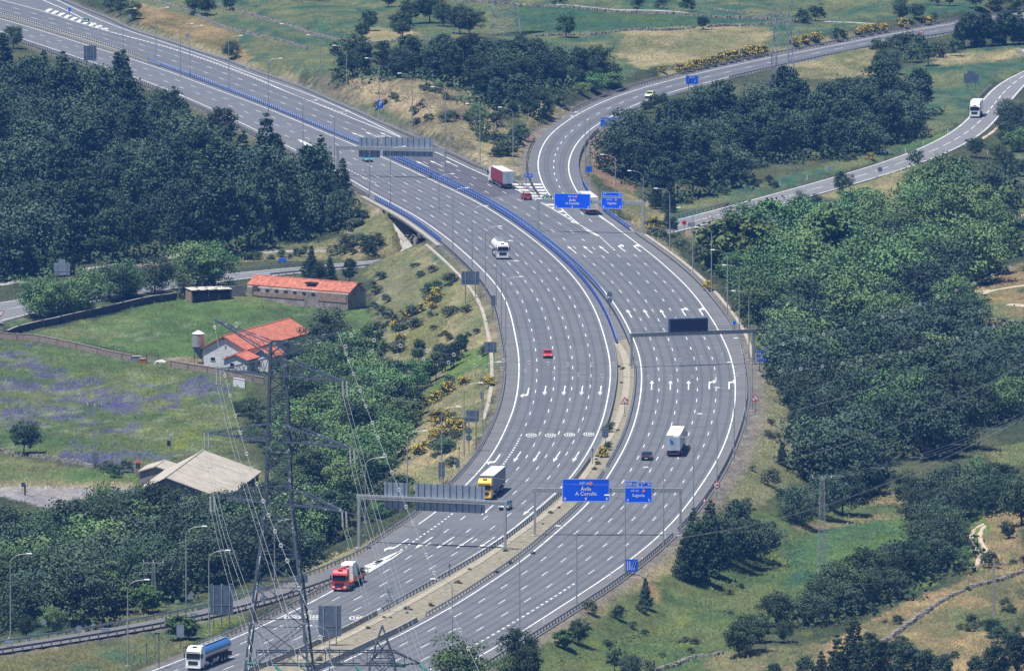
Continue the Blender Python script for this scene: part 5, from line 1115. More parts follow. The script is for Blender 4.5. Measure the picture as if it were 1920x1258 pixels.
# blue lane diagrams
def lanes_sign(foot,box,label):
    r,p,x0,x1,z0,z1=standing('road_sign',label,'sign',foot,box,'sign_blue2',2,False); w=x1-x0; h=z1-z0; m=MB()
    for f in (.12,.27,.42): m.beam((x0+w*f,-.075,z0+h*.16),(x0+w*f,-.075,z0+h*.84),.11,.02)
    for f in (.56,.72): m.beam((x0+w*f,-.075,z0+h*.16),(x0+w*(f+.03),-.075,z0+h*.42),.11,.02); m.beam((x0+w*(f+.03),-.075,z0+h*.42),(x0+w*(f+.19),-.075,z0+h*.84),.12,.02)
    m.build('lane_symbols',M['white'],p)
lanes_sign((1430,698),((1419,658),(1442,678)),'blue lane sign with five white strokes at the message gantry leg')
lanes_sign((1183,1078),((1170,1048),(1196,1072)),'blue lane sign with five white strokes at the lower right edge')
r,p,x0,x1,z0,z1=standing('road_sign','blue parking sign with a white P in front of the dry cutting','sign',(712,216),((708,188),(718,204)),'sign_blue2',1,False)
text('P',(z1-z0)*.75,((x0+x1)/2+.1,-.08,z0+(z1-z0)*.6),p)
r,p,x0,x1,z0,z1=standing('road_sign','blue direction sign with four lines of writing at the branch','sign',(1143,256),((1126,221),(1163,238)),'sign_blue2',2,False); w=x1-x0; h=z1-z0
for s_,f in (('El acceso por la autopista',.82),('es de peaje AP-61',.6),('Tramo AP-61',.38),('Segovia   San Rafael',.16)): text(s_,h*.2,((x0+x1)/2,-.08,z0+h*f),p)
r,p,x0,x1,z0,z1=standing('road_sign','small blue exit sign above the striped wedge','sign',(990,352),((983,326),(999,333)),'sign_blue2',2,False); w=x1-x0; h=z1-z0
text('61',h*.7,(x0+w*.72,-.08,z0+h*.5),p); m=MB(); m.beam((x0+w*.25,-.08,z0+h*.2),(x0+w*.4,-.08,z0+h*.8),.12,.02); m.beam((x0+w*.18,-.08,z0+h*.2),(x0+w*.18,-.08,z0+h*.8),.1,.02); m.build('exit_symbol',M['white'],p)
r,p,x0,x1,z0,z1=standing('road_sign','blue sign above the round pines beside the upper branch','sign',(1297,192),((1286,142.5),(1309,158)),'sign_blue2',2,False); w=x1-x0; h=z1-z0
m=MB(); m.beam((x0+w*.2,-.08,z0+h*.2),(x0+w*.35,-.08,z0+h*.8),.15,.02); m.beam((x0+w*.75,-.08,z0+h*.15),(x0+w*.75,-.08,z0+h*.5),.15,.02); m.build('lane_symbols',M['bd'],p); text('AP-6',h*.3,(x0+w*.5,-.08,z0+h*.78),p)
for foot,box,l in (((1104,330),((1099,312),(1110,323)),'small blue square sign at the inner bend of the branch'),((130.5,36),((128,15),(133,22)),'tiny blue sign at the top left wedge'),((1377,626),((1374,602),(1380,608)),'small blue sign on the outer edge near the message gantry'),((1821,60),((0,0),(1,1)),None),((1897,52),((1893,36),(1905,42)),'small pale-blue sign at the end of the upper branch')):
    if l: standing('road_sign',l,'sign',foot,box,'sign_blue2',1,False)
for foot,box,l in (((256,520),((250,502),(263,511)),'blue chevron board by the country road left of the oak'),((529,500),((522,484),(537,491)),'blue chevron board on the far verge behind the ruined barn')):
    r,p,x0,x1,z0,z1=standing('chevron_board',l,'sign',foot,box,'sign_blue2',2,False); m=MB(); w=x1-x0; h=z1-z0
    for f in (.12,.4,.68): m.beam((x0+w*f,-.08,z0+h*.15),(x0+w*(f+.14),-.08,z0+h*.5),.12,.02); m.beam((x0+w*(f+.14),-.08,z0+h*.5),(x0+w*f,-.08,z0+h*.85),.12,.02)
    m.build('chevrons',M['bd'],p)
# triangles and discs
def tri_sign(foot,py_c,r_,label,mk='white',sym=True,inv=False):
    P=gp(*foot); z=zat(P,py_c)-P[2]; t=thing('warning_sign',label,'sign',P); s=-1 if inv else 1
    MB().cyl((0,.06,-.4),(0,.06,z),.05,.05,6).build('post',M['galv_dark'],t)
    f=lambda q:[(-q*.87,z-s*q*.5),(q*.87,z-s*q*.5),(0,z+s*q)][::s]
    a=MB().prism(f(r_),-.03,.01).build('red_border',M['sign_red'] if mk=='white' else M[mk],t)
    if mk=='white':
        setparent(MB().prism(f(r_*.66),-.05,-.03).build('face',M['white'],None),a)
        if sym: setparent(MB().beam((-.12*r_,-.06,z+.3*r_),(-.12*r_,-.06,z-.05*r_),.12*r_,.02).beam((-.15*r_,-.06,z-.05*r_),(.35*r_,-.06,z-.22*r_),.14*r_,.02).build('symbol',M['black'],None),a)
tri_sign((1171,778),753,.98,'red-bordered triangle sign standing in the concrete median'); tri_sign((1416,776),747,.98,'red-bordered triangle sign on the bank right of the bend')
tri_sign((1727,72),60,.8,'red-bordered triangle sign on the near edge of the upper branch'); tri_sign((1644,58),48,.8,'red-bordered triangle sign in the yellow bushes of the upper branch')
tri_sign((2,603),587,.9,'red-bordered yield triangle at the left picture edge','white',False,True); tri_sign((357,1138),1118,.8,'pale triangle sign back beside the lower slip road','sign_back_light'); tri_sign((1659,300),283,.7,'dark triangle sign back on the verge of the country road','sign_back')
def disc_sign(foot,py_c,r_,label,mk='sign_back',limit=None,col2=None):
    P=gp(*foot); z=zat(P,py_c)-P[2]; t=thing('round_sign',label,'sign',P)
    MB().cyl((0,.06,-.4),(0,.06,z),.045,.045,6).build('post',M['galv_dark'],t)
    a=MB().cyl((0,.0,z),(0,-.04,z),r_,r_,20).build('disc',M['sign_red'] if limit else M[mk],t)
    if limit:
        setparent(MB().cyl((0,-.03,z),(0,-.06,z),r_*.74,r_*.74,20).build('face',M['white'],None),a)
        if limit!='-': text(limit,r_*.85,(0,-.075,z),a,M['black'])
    return t,a,z
disc_sign((1344,938),909,.62,'round speed limit sign 100 on the outer edge near the red cones','white','100'); disc_sign((996,275),258,.55,'round speed limit sign on the sandy bank by the branch','white','80'); disc_sign((1107,285),267,.6,'round speed limit sign at the inner edge of the branch','white','80')
disc_sign((1331,425),406,.55,'red-ringed round sign on the country road verge','white','-'); t_,a_,z_=disc_sign((1283,440),418,.5,'dark red stop sign at the country road junction','sign_red')
standing('road_sign','small pale blue sign beside the stop sign','sign',(1297,440),((1290,417),(1303,425)),'sign_back_light',1,False)
disc_sign((1556,330),315,.5,'grey round sign back on the far verge of the country road','sign_back_light'); disc_sign((1650,325),318,.6,'small dark round sign back on the near verge of the country road')
disc_sign((82,1192),1166,.45,'white oval sign back on the lower slip road','sign_back_light'); disc_sign((148,1198),1178,.5,'pale blue round sign on the lower slip road','sign_back_light')
disc_sign((243,46),31,.55,'small round sign above the guardrail at the top left','sign_back_light'); disc_sign((351,82),67,.55,'small round sign above the guardrail right of the top left trees','sign_back_light'); disc_sign((505,137),119,.55,'small round sign by the meadow end above the guardrail','sign_back_light'); disc_sign((847,280),260,.55,'small round sign on the bank behind the far gantry','sign_back_light')
def twin(foot,c1,c2,r_,label,mk='sign_back'):
    t,a,z=disc_sign(foot,c1,r_,label,mk); P=gp(*foot); z2=zat(P,c2)-P[2]; MB().cyl((0,0,z2),(0,-.04,z2),r_,r_,20).build('disc',M[mk],t)
    m=MB(); 
    for zz in (z,z2): m.box((0,-.06,zz),(r_*1.9,.03,.06)); m.box((0,-.065,zz),(.06,.03,r_*1.9))
    m.build('cross_strap',M['sign_back_light'],t)
twin((1143,592),552,563,.55,'pair of dark round sign backs above the blue median railing'); twin((1135,842),804,815,.6,'pair of dark blue round sign backs beside the weeds of the median')
twin((879,846),808,821,.58,'pair of round blue sign backs below the dark square one'); twin((730,1150),1108,1124,.6,'pair of pale round sign backs in the near median','sign_back_light'); twin((494,1144),1103,1122,.55,'pair of pale round sign backs left of the great pylon','sign_back_light')
# red-white cones along the outer edge, marker posts, small poles
for x,y in ((1321,944),(1246,1022),(1205,1052),(1100,1132)):
    P=gp(x,y); t=thing('traffic_cone','red and white traffic cone behind the outer guardrail','traffic cone',P,0,'cones behind the outer guardrail')
    MB().cyl((0,0,.0),(0,0,.95),.24,.05,10).build('cone',mat('cone_red',(.75,.08,.04),.5,0,.03,1) if 'cone' not in M else M['cone'],t); MB().cyl((0,0,.45),(0,0,.65),.16,.12,10).build('stripe',M['white'],t); MB().box((0,0,.02),(.5,.5,.06)).build('base',M['black'],t)
for x,y in ((1145,1085),(1020,1170),(1247,1010),(1462,352),(1513,338),(1698,287),(1731,273),(1777,250),(1895,155),(1897,188),(1852,290),(1840,252),(1810,275)):
    P=gp(x,y); o=MB().box((0,0,.5),(.14,.14,1.1)).box((0,0,1.02),(.16,.16,.2)).build('marker_post',M['white'],None,P); tagp(o,'small white marker post at the road edge','marker post','white marker posts')
for x,y,t_,l in ((1111,872,841,'thin dark pole in the median before the weeds'),(843,1082,1057,'short grey pole on the near median'),(584,1068,1036,'thin dark lamp pole on the lower left bank'),(861,860,838,'dark pole with a box at the end of the left bank'),(275,1245,1206,'dark post with a small box in the lower left grass'),(311,1190,1142,'thin post behind the round bush')):
    P=gp(x,y); z=zat(P,t_)-P[2]; t=thing('thin_pole',l,'pole',P); MB().cyl((0,0,-.3),(0,0,z),.06,.05,6).build('pole',M['galv_dark'],t); MB().box((0,0,z-.2),(.3,.25,.5)).build('box',M['galv_dark'],t)
P=gp(298,1290) if False else g0(298,1262,-.8); z=zat(P,1187)-P[2]; t=thing('flood_light','dark flood light on a thin pole in the lower left grass','flood light',P); MB().cyl((0,0,-.3),(0,0,z),.08,.06,8).build('pole',M['galv_dark'],t); MB().box((-.25,0,z),(.9,.4,.22)).build('lamp_head',M['black'],t)
# impact cushions at the wedge noses
for x,y,l in ((160,42,'green rounded nose marker in the top left wedge'),(1026,375,'green rounded nose marker in the striped wedge')):
    P=g0(x,y,0); t=thing('nose_marker',l,'road marker',P); MB().cyl((0,0,0),(0,0,.9),1.15,1.0,16).build('body',mat('marker_green',(.01,.14,.09),.5,0,.06,1) if 'mg' not in M else M['mg'],t)
    m=MB(); m.prism([(-.9,.25),(-.45,.85),(0,.25),(-.2,.25),(-.45,.6),(-.7,.25)],-1.18,-1.1); m.prism([(0,.25),(.45,.85),(.9,.25),(.7,.25),(.45,.6),(.2,.25)],-1.18,-1.1); m.build('arrows',M['white'],t)
# utility boxes
for x,y,w,h,l in ((655,450,1.0,1.5,'small pale utility cabinet in the scrub by the bridge'),(17,1212,0,0,None),(677,594,1,1,None)):
    if l: P=gp(x,y); t=thing('utility_cabinet',l,'cabinet',P); MB().box((0,0,h/2),(w,w*.7,h)).build('body',M['truck_white'],t,None,0,.03); MB().box((0,0,h+.05),(w+.15,w*.8,.1)).build('lid',M['concrete'],t)
for x,y,l in ((198,1189,'low white framed cabinet on the lower slip road'),(363,1160,'low grey cabinet by the lower slip road, right one'),(17,1213,'low white framed cabinet at the left picture edge')):
    P=gp(x,y); t=thing('utility_cabinet',l,'cabinet',P); MB().box((0,0,.75),(1.3,.4,.55)).build('box',M['sign_back_light'],t)
    for s in (-.5,.5): MB().box((s,0,.2),(.08,.3,.9)).build('leg',M['galv'],t)
# ---------------------------------------------------------------- vehicles (x right, y forward; the front is at +y)
def wheel(root, x, y, r, w=.32, name='wheel'):
    s=1 if x>0 else -1
    t=MB().cyl((x-w/2,y,r),(x+w/2,y,r),r,r,18).build('wheel',M['tyre'],root)
    setparent(MB().cyl((x+s*(w/2-.01),y,r),(x+s*(w/2+.03),y,r),r*.58,r*.5,14).build('rim',M['rim'],None),t)
def profile_body(pts, w0, mb=None, inset=None, mi=0):
    """side profile (y,z) skinned across the width; inset narrows the upper points"""
    mb=mb or MB(); n=len(pts); vs=[]
    for s in (-1,1):
        for (y,z) in pts:
            k=1.0 if inset is None else inset(z); vs.append((s*w0/2*k,y,z))
    fs=[tuple(range(n-1,-1,-1)),tuple(range(n,2*n))]+[(i,(i+1)%n,n+(i+1)%n,n+i) for i in range(n)]
    return mb.add(vs,fs,mi)
def car(label, P, rz, paint, hatch=True, cat='car'):
    r=thing('car',label,cat,P,rz)
    L=4.25; W=1.78; ins=lambda z: 1.0 if z<.8 else 1-.20*(z-.8)/.65
    body=[(-2.1,.32),(-2.14,.62),(-2.05,.95),(-1.75,.98),(1.0,.98),(1.95,.80),(2.12,.60),(2.10,.32)]
    profile_body(body,W,None,lambda z: 1.0 if z<.7 else .965).build('body',M[paint],r,None,0,.06)
    cab=[(-2.0,.95),(-1.55,1.42),(-1.2,1.47),(.05,1.47),(.3,1.42),(1.1,.97)] if hatch else [(-1.6,.95),(-1.0,1.40),(-.7,1.44),(.05,1.44),(.3,1.40),(1.1,.97)]
    g=profile_body(cab,W*.93,None,ins).build('cabin',M['glass'],r,None,0,.04)
    rf=[(-1.62,1.40),(-1.25,1.49),(.05,1.49),(.28,1.44),(.05,1.42),(-1.2,1.42)] if hatch else [(-1.0,1.38),(-.7,1.46),(.05,1.46),(.28,1.41),(.05,1.39),(-.7,1.39)]
    profile_body(rf,W*.93,None,lambda z:.86).build('roof',M[paint],r)
    m=MB()
    for s in (-1,1):
        m.beam((s*.83,1.1,.97),(s*.72,.25,1.44),.07,.07); m.beam((s*.72,-1.3,1.44),(s*.82,-1.95,.97),.09,.09); m.beam((s*.83,-.35,.97),(s*.74,-.35,1.44),.07,.07)
    m.build('pillars',M[paint],r)
    for s in (-1,1):
        for y in (-1.32,1.32): wheel(r,s*.80,y,.32,.2)
        MB().box((s*.62,2.05,.66),(.36,.12,.17)).build('headlight',M['headlamp'],r)
        MB().box((s*.68,-2.09,.75),(.28,.10,.22)).build('tail_light',M['lightred'],r)
        MB().box((s*.98,.85,1.0),(.2,.12,.13)).build('mirror',M[paint],r)
    MB().box((0,2.09,.5),(1.2,.07,.16)).build('grille',M['black'],r); MB().box((0,-2.14,.45),(.5,.03,.12)).build('number_plate',M['white'],r); MB().box((0,0,.26),(1.6,4.0,.14)).build('underbody',M['black'],r)
    return r
def tractor(r, paint, y0=0.0, W=2.5, H_=3.7, tanks=True, roofdark=True, grille='black', lower=None):
    """cab-over tractor: front at y0, reaches back 6 m"""
    y=y0; pts=[(y-2.25,.75),(y-2.25,H_-.25),(y-1.9,H_),(y-.95,H_-.05),(y-.35,H_-.55),(y-.12,2.55),(y,1.75),(y+.02,.45),(y-1.3,.45),(y-1.3,.75)]
    profile_body(pts,W,None,lambda z:1.0 if z<2.9 else 1-.12*(z-2.9)/.8).build('cab',M[paint],r,None,0,.05)
    w=MB().prismx([(y-.02,1.86),(y-.10,2.72),(y+.01,2.72),(y+.06,1.86)],-W*.445,W*.445).build('windscreen',M['glass'],r)
    MB().box((0,y+.05,2.86),(W*.9,.22,.12)).build('sun_visor',M['black' if paint!='red' else 'red'],r)
    for s in (-1,1):
        MB().box((s*W/2,y-.72,2.25),(.04,.85,.72)).build('side_window',M['glass'],r)
        MB().box((s*(W/2+.18),y+.05,2.3),(.16,.16,.85)).build('mirror',M['black'],r)
        MB().box((s*.95,y+.06,.78),(.42,.08,.24)).build('headlight',M['headlamp'],r)
        for yy in (y-1.35,): wheel(r,s*(W/2-.17),yy,.5,.32)
        wheel(r,s*(W/2-.17),y-4.95,.5,.34)
        if tanks: MB().cyl((s*.95,y-2.6,.72),(s*.95,y-4.0,.72),.34,.34,14).build('fuel_tank',M['galv'],r)
    MB().box((0,y+.05,1.22),(W*.62,.08,.58)).build('grille',M[grille],r); MB().box((0,y+.07,.52),(W,.14,.22)).build('bumper',M[lower or paint],r)
    MB().box((0,y+.15,.5),(.55,.02,.12)).build('number_plate',M['white'],r)
    if roofdark: MB().box((0,y-.82,H_-.10),(.75,.42,.08)).build('roof_hatch',M['black'],r)
    MB().box((0,y-3.4,.72),(.9,5.2,.28)).build('chassis',M['chassis'],r)
def semi(label, P, rz, paint, side, rear, roof, cab=True, box=(2.55,13.4,2.75)):
    r=thing('articulated_lorry',label,'lorry',P,rz); w,L,h=box
    tractor(r,paint); y1=-2.95; z0=1.2
    b=MB().box((0,y1-L/2,z0+h/2),(w,L,h)).build('trailer_body',M[side],r,None,0,.04)
    setparent(MB().box((0,y1-L/2,z0+h+.02),(w-.06,L-.06,.05)).build('trailer_roof',M[roof],None),b)
    q=MB().box((0,y1-L-.03,z0+h/2),(w-.04,.08,h-.06)).build('rear_doors',M[rear],r)
    m=MB(); m.box((0,y1-L-.08,z0+h/2),(.04,.04,h-.1)); 
    for s in (-.35,.35): m.box((s,y1-L-.085,z0+h/2),(.035,.035,h-.1))
    setparent(m.build('door_bars',M['galv'],None),q)
    MB().box((0,y1-L/2,1.08),(.9,L-.3,.22)).build('trailer_chassis',M['chassis'],r)
    for k in range(3):
        for s in (-1,1): wheel(r,s*1.08,y1-L+2.4+1.31*k,.5,.36)
    for s in (-1,1):
        MB().box((s*1.15,y1-L*.42,.75),(.05,4.2,.5)).build('side_guard',M['galv_dark'],r); MB().box((s*1.0,y1-L-.1,.98),(.4,.06,.16)).build('tail_light',M['lightred'],r)
    MB().box((0,y1-L-.05,.62),(2.35,.1,.14)).build('underrun_bar',M['galv_dark'],r)
    return r
def heading(a,b):     # rz so that local +y runs from picture ground point a to b
    A=g0(*a,0); B=g0(*b,0); return math.atan2(-(B[0]-A[0]), B[1]-A[1])
def dirof(W,px,py,flip):
    P=g0(px,py,0)[:2]; i=int(np.argmin(np.hypot(*(W-P).T))); i=min(max(i,2),len(W)-3); t=(W[i+2]-W[i-2])*flip; return math.atan2(-t[0],t[1])
# red lorry with crane and wrapped machine
P=g0(636,1109,0); rz=dirof(LM,636,1109,1)
r=thing('flatbed_lorry','red flatbed lorry with crane and wrapped machine in the nearest lane','lorry',P,rz); tractor(r,'red',0,2.5,3.55,True,True,'black')
MB().box((0,-8.6,1.15),(2.5,9.0,.22)).build('flatbed',M['orange'],r); 
m=MB(); m.cyl((0,-2.9,1.2),(0,-2.9,3.6),.28,.22,10); m.beam((0,-2.9,3.5),(-.9,-3.2,3.9),.3); m.beam((.2,-2.8,3.6),(1.0,-3.3,2.2),.22); m.build('crane',M['red'],r)
m=MB()
for s in (-1,1): m.cyl((s*1.1,-3.0,1.3),(s*1.1,-3.0,.4),.1,.1,8); m.box((s*1.1,-3.0,.35),(.35,.35,.08))
m.build('outrigger',M['galv'],r)
for s in (-1,1):
    MB().cyl((s*1.05,-2.8,1.05),(s*1.05,-3.9,1.05),.33,.33,12).build('orange_tank',M['orange'],r)
    for k in range(2): wheel(r,s*1.07,-10.2-1.35*k,.5,.36)
    MB().box((s*1.22,-9.0,1.45),(.05,7.6,.4)).build('side_board',M['orange'],r)
MB().box((0,-13.0,1.5),(2.4,.1,.7)).build('tail_board',M['galv'],r); MB().box((0,-8.6,.8),(.9,9,.3)).build('rear_chassis',M['chassis'],r)
wm=MB(); pts=[(-5.0,1.27),(-5.05,3.7),(-5.6,4.0),(-7.6,4.05),(-8.1,3.8),(-8.0,1.27)]; profile_body(pts,2.3,wm,lambda z:1.0 if z<3.5 else .86)
o=wm.build('wrapped_machine',mat('white_plastic_wrap',(.70,.72,.72),.45,0,.12,1.4,bump=.4),None,P,rz,.08); tagp(o,'machine wrapped in white plastic on the red flatbed lorry','cargo')
gm_=MB(); gm_.cyl((0,-9.3,1.27),(0,-9.3,3.3),.95,.9,16); gm_.cyl((0,-9.3,3.3),(0,-9.3,3.7),.9,.5,16); o=gm_.build('green_drum',M['green'],None,P,rz); tagp(o,'green covered drum behind the wrapped machine','cargo')
cm=MB()
for i in range(7): cm.box((rnd.uniform(-.3,.3),-11.4+rnd.uniform(-.3,.3),1.35+i*.17),(1.9+rnd.uniform(-.3,.2),2.2+rnd.uniform(-.4,.3),.15),0,rnd.uniform(-.08,.08))
o=cm.build('stacked_boards',M['bark'],None,P,rz); tagp(o,'stack of grey-brown boards at the tail of the red lorry','cargo')
# tankers
def tanker(label,P,rz,kind):
    r=thing('tank_lorry',label,'lorry',P,rz); tractor(r,'truck_white',0,2.5,3.75 if kind=='blue' else 3.4,True,True,'black')
    L=10.6 if kind=='blue' else 8.5; y1=-3.2; rr=1.22; zc=2.35
    def tank(a0,a1,mk,name,par):
        m=MB(); n=16; vs=[]; secs=[(y1+.25,.8),(y1,1.0),(y1-L,1.0),(y1-L-.25,.8)]
        for yy,k in secs:
            for i in range(n+1):
                t=math.radians(a0+(a1-a0)*i/n); vs.append((rr*1.02*k*math.cos(t),yy,zc+rr*.95*k*math.sin(t)))
        fs=[(j*(n+1)+i,j*(n+1)+i+1,(j+1)*(n+1)+i+1,(j+1)*(n+1)+i) for j in range(3) for i in range(n)]+[tuple(range(n,-1,-1)),tuple(range(3*(n+1),4*(n+1)))]
        return m.add(vs,fs,0,False).build(name,M[mk],par)
    if kind=='blue': tank(2,178,'tank_blue','tank_top',r); tank(-178,-2,'stainless','tank_belly',r); 
    else: tank(0,360,'truck_white','tank',r)
    m=MB()
    for k in range(5): m.cyl((0,y1-1.2-k*(L-2.4)/4,zc+rr*.92),(0,y1-1.2-k*(L-2.4)/4,zc+rr*.92+.22),.32,.32,12)
    m.build('manhole',M['galv'],r)
    m=MB(); m.beam((.55,y1-.5,zc+rr+.25),(.55,y1-L+.5,zc+rr+.25),.06); m.beam((-.55,y1-.5,zc+rr+.25),(-.55,y1-L+.5,zc+rr+.25),.06); m.box((0,y1-L/2,zc+rr*.95-.02),(1.2,L-1,.05))
    m.build('walkway',M['galv'],r)
    MB().box((0,y1-L/2,1.05),(.95,L-.2,.3)).build('trailer_chassis',M['chassis'],r)
    for k in range(3):
        for s in (-1,1): wheel(r,s*1.05,y1-L+1.6+1.31*k,.5,.36); 
    for s in (-1,1):
        MB().box((s*1.15,y1-L+2.9,1.12),(.36,4.3,.06)).build('mudguard',M['black'],r); MB().box((s*1.1,y1-3.6,.85),(.3,2.2,.55)).build('hose_box',M['galv' if kind=='blue' else 'truck_white'],r)
    MB().box((0,y1-L-.35,.9),(2.4,.12,.7)).build('rear_panel',M['darkred'] if kind=='blue' else M['truck_white'],r)
tanker('white tank lorry with a blue and steel tank at the bottom edge',g0(362,1257,0),dirof(LM,362,1240,1),'blue')
tanker('all-white tank lorry in the middle near-bound lane below the bridge',g0(943,487,0),dirof(LR,943,487,1),'white')
semi('yellow-cab articulated lorry with blue-grey trailer beside the near gantry',g0(908,938,0),dirof(LR,930,935,1),'yellow','sign_back','sign_back','truck_white')
semi('articulated lorry with dark red trailer before the striped wedge',g0(907,352,0)+np.array([0,0,0]),dirof(RM,945,356,-1),'truck_white','darkred','truck_grey','truck_white')
P=g0(1116,404,0); 
def rearat(px,py,W,L=16.35):
    a=dirof(W,px,py,-1); p=g0(px,py,0); return p+np.array([-math.sin(a)*L,math.cos(a)*L,0]),a
for px,py,W,args in ((1262,857,RL,('pale articulated lorry with a small blue triangle on its rear doors','truck_white','cream','truck_grey','cream')),(1111,404,KR,('white-topped articulated lorry half hidden by the blue signs of the far gantry','truck_white','truck_grey','cream','truck_white'))):
    Q,a=rearat(px,py,W); r=semi(args[0],Q,a,args[1],args[2],args[3],args[4])
    if px==1262:
        m=MB(); m.prism([(-.55,3.5),(-.55,2.55),(.1,2.55),(.05,2.9),(-.3,3.05)][::-1],-16.50,-16.47); m.build('door_emblem',M['tank_blue'],r)
# re-seat the dark red lorry by its rear
for o in list(C.objects):
    if o.get('label')=='articulated lorry with dark red trailer before the striped wedge': Q,a=rearat(953,355,offset(RM,1.6)); o.location=Q; o.rotation_euler=(0,0,a)
# rigid lorry on the country road
P=gp(1827,223); i=int(np.argmin(np.hypot(*(SC-P[:2]).T))); t=SC[i+2]-SC[i-2]; a=math.atan2(-t[0],t[1]); P[2]=SUz[i]+.02
r=thing('box_lorry','white box lorry on the country road at the upper right','lorry',P,a); tractor(r,'truck_white',0,2.4,3.0,False,True,'black')
b=MB().box((0,-5.9,2.55),(2.5,6.8,2.7)).build('box_body',M['truck_white'],r,None,0,.04); MB().prismx([(-2.5,3.0),(-2.5,3.95),(-1.2,3.35),(-1.0,3.0)],-1.1,1.1).build('roof_deflector',M['truck_white'],r)
for s in (-1,1): wheel(r,s*1.03,-7.6,.48,.4)
MB().box((0,-5.9,1.05),(1,6.8,.3)).build('rear_chassis',M['chassis'],r)
# cars
M['lime_car']=mat('pale_yellow_green_paint',(.70,.78,.30),.3,0,.04,1,coat=.5)
car('pale yellow-green car half hidden behind the trees of the branch',g0(1219,183,0),dirof(KL,1219,178,1),'lime_car')
car('red hatchback alone in the middle of the near-bound lanes',g0(1027,670,0),dirof(LR,1027,668,1)+0,'red')
car('turquoise car under the far gantry',g0(689,303,0),dirof(LR,689,301,1),'teal')
car('dark red car beside the striped wedge',g0(987,374,0),dirof(RM,987,374,-1),'darkred')
car('dark blue car left of the pale lorry',g0(1213,861,0),dirof(RL,1213,860,-1),'navy',False)
car('grey-blue car behind the right leg of the near gantry',g0(948,954,0),dirof(LR,948,956,1),'greyblue')
# ---------------------------------------------------------------- farm
def tiles(name,c,c2):
    m=mat(name,c,.85,0,.1,1.1,col2=c2,detail=8); nt=m.node_tree; N=nt.nodes; L=nt.links; b=N['Principled BSDF']
    src=[l for l in L if l.to_socket==b.inputs['Base Color']][0].from_socket; tc=N.new('ShaderNodeTexCoord')
    w=N.new('ShaderNodeTexWave'); w.bands_direction='Y'; w.inputs['Scale'].default_value=1.35; w.inputs['Distortion'].default_value=.6; w.inputs['Detail'].default_value=2; L.new(tc.outputs['Object'],w.inputs['Vector'])
    r=N.new('ShaderNodeMapRange'); r.inputs[3].default_value=.62; r.inputs[4].default_value=1.15; L.new(w.outputs['Fac'],r.inputs[0]); h=N.new('ShaderNodeHueSaturation'); L.new(src,h.inputs['Color']); L.new(r.outputs[0],h.inputs['Value']); L.new(h.outputs[0],b.inputs['Base Color'])
    bp=N.new('ShaderNodeBump'); bp.inputs['Strength'].default_value=.6; bp.inputs['Distance'].default_value=.1; L.new(w.outputs['Fac'],bp.inputs['Height']); L.new(bp.outputs[0],b.inputs['Normal']); return m
M['tiles']=tiles('orange_roof_tiles',(.62,.20,.12),(.40,.12,.08)); M['tiles_old']=tiles('old_orange_tiles',(.60,.19,.12),(.26,.10,.07))
M['wall_white']=mat('whitewashed_wall',(.62,.64,.68),.9,0,.1,.8,bump=.1); M['wall_old']=mat('stained_render',(.30,.29,.30),.95,0,.2,.6,col2=(.16,.13,.12),detail=8)
M['brick']=mat('brown_brick',(.30,.21,.17),.95,0,.2,1.2,col2=(.20,.14,.11)); M['block']=mat('brown_block_wall',(.27,.22,.19),.95,0,.15,1.5); M['block_dark']=mat('dark_block_wall',(.085,.075,.075),.95,0,.2,1.5)
M['fibre']=mat('fibre_cement_roof',(.40,.36,.305),.9,0,.1,.5,col2=(.30,.27,.225),detail=8); M['stone']=mat('dry_stone',(.30,.28,.25),.95,0,.25,1.6,col2=(.12,.11,.10),detail=6,bump=.4)
def building(name,label,A,rz,w,L,eave,ridge,roof,wall,over=.35,rx=.5,depth=.22,cat='building'):
    r=thing(name,label,cat,A,rz); xm=w*rx
    mb=MB(); prof=[(0,-2.5),(w,-2.5),(w,eave),(xm,ridge-.12),(0,eave)]; mb.prism(prof,0,L); mb.build('wall',M[wall],r)
    sl=lambda xa,za,xb,zb: (zb-za)/(xb-xa)
    kL=(ridge-eave)/xm; kR=(ridge-eave)/(w-xm)
    mb=MB(); mb.prism([(-over,eave-kL*over+.05),(xm,ridge+.05),(xm,ridge+.05+depth),(-over,eave-kL*over+.05+depth)],-over,L+over)
    mb.prism([(xm+.003,ridge+.05),(w+over,eave-kR*over+.05),(w+over,eave-kR*over+.05+depth),(xm+.003,ridge+.05+depth)],-over,L+over)
    rf=mb.build('roof',M[roof],r); setparent(MB().cyl((xm,-over,ridge+.12+depth*.5),(xm,L+over,ridge+.12+depth*.5),.16,.16,8).build('ridge_cap',M[roof],None),rf); return r
def window(r,x,y,z,w,h,face='x',name='window'):
    d=(.08,w,h) if face=='x' else (w,.08,h); p=MB().box((x,y,z),d).build(name,M['glass'],r); dd=(.12,w+.2,.1) if face=='x' else (w+.2,.12,.1)
    setparent(MB().box((x,y,z-h/2-.05),dd).build('sill',M['concrete'],None),p)
def ang(v): return math.atan2(-v[0],v[1])      # rz that puts local +y along v
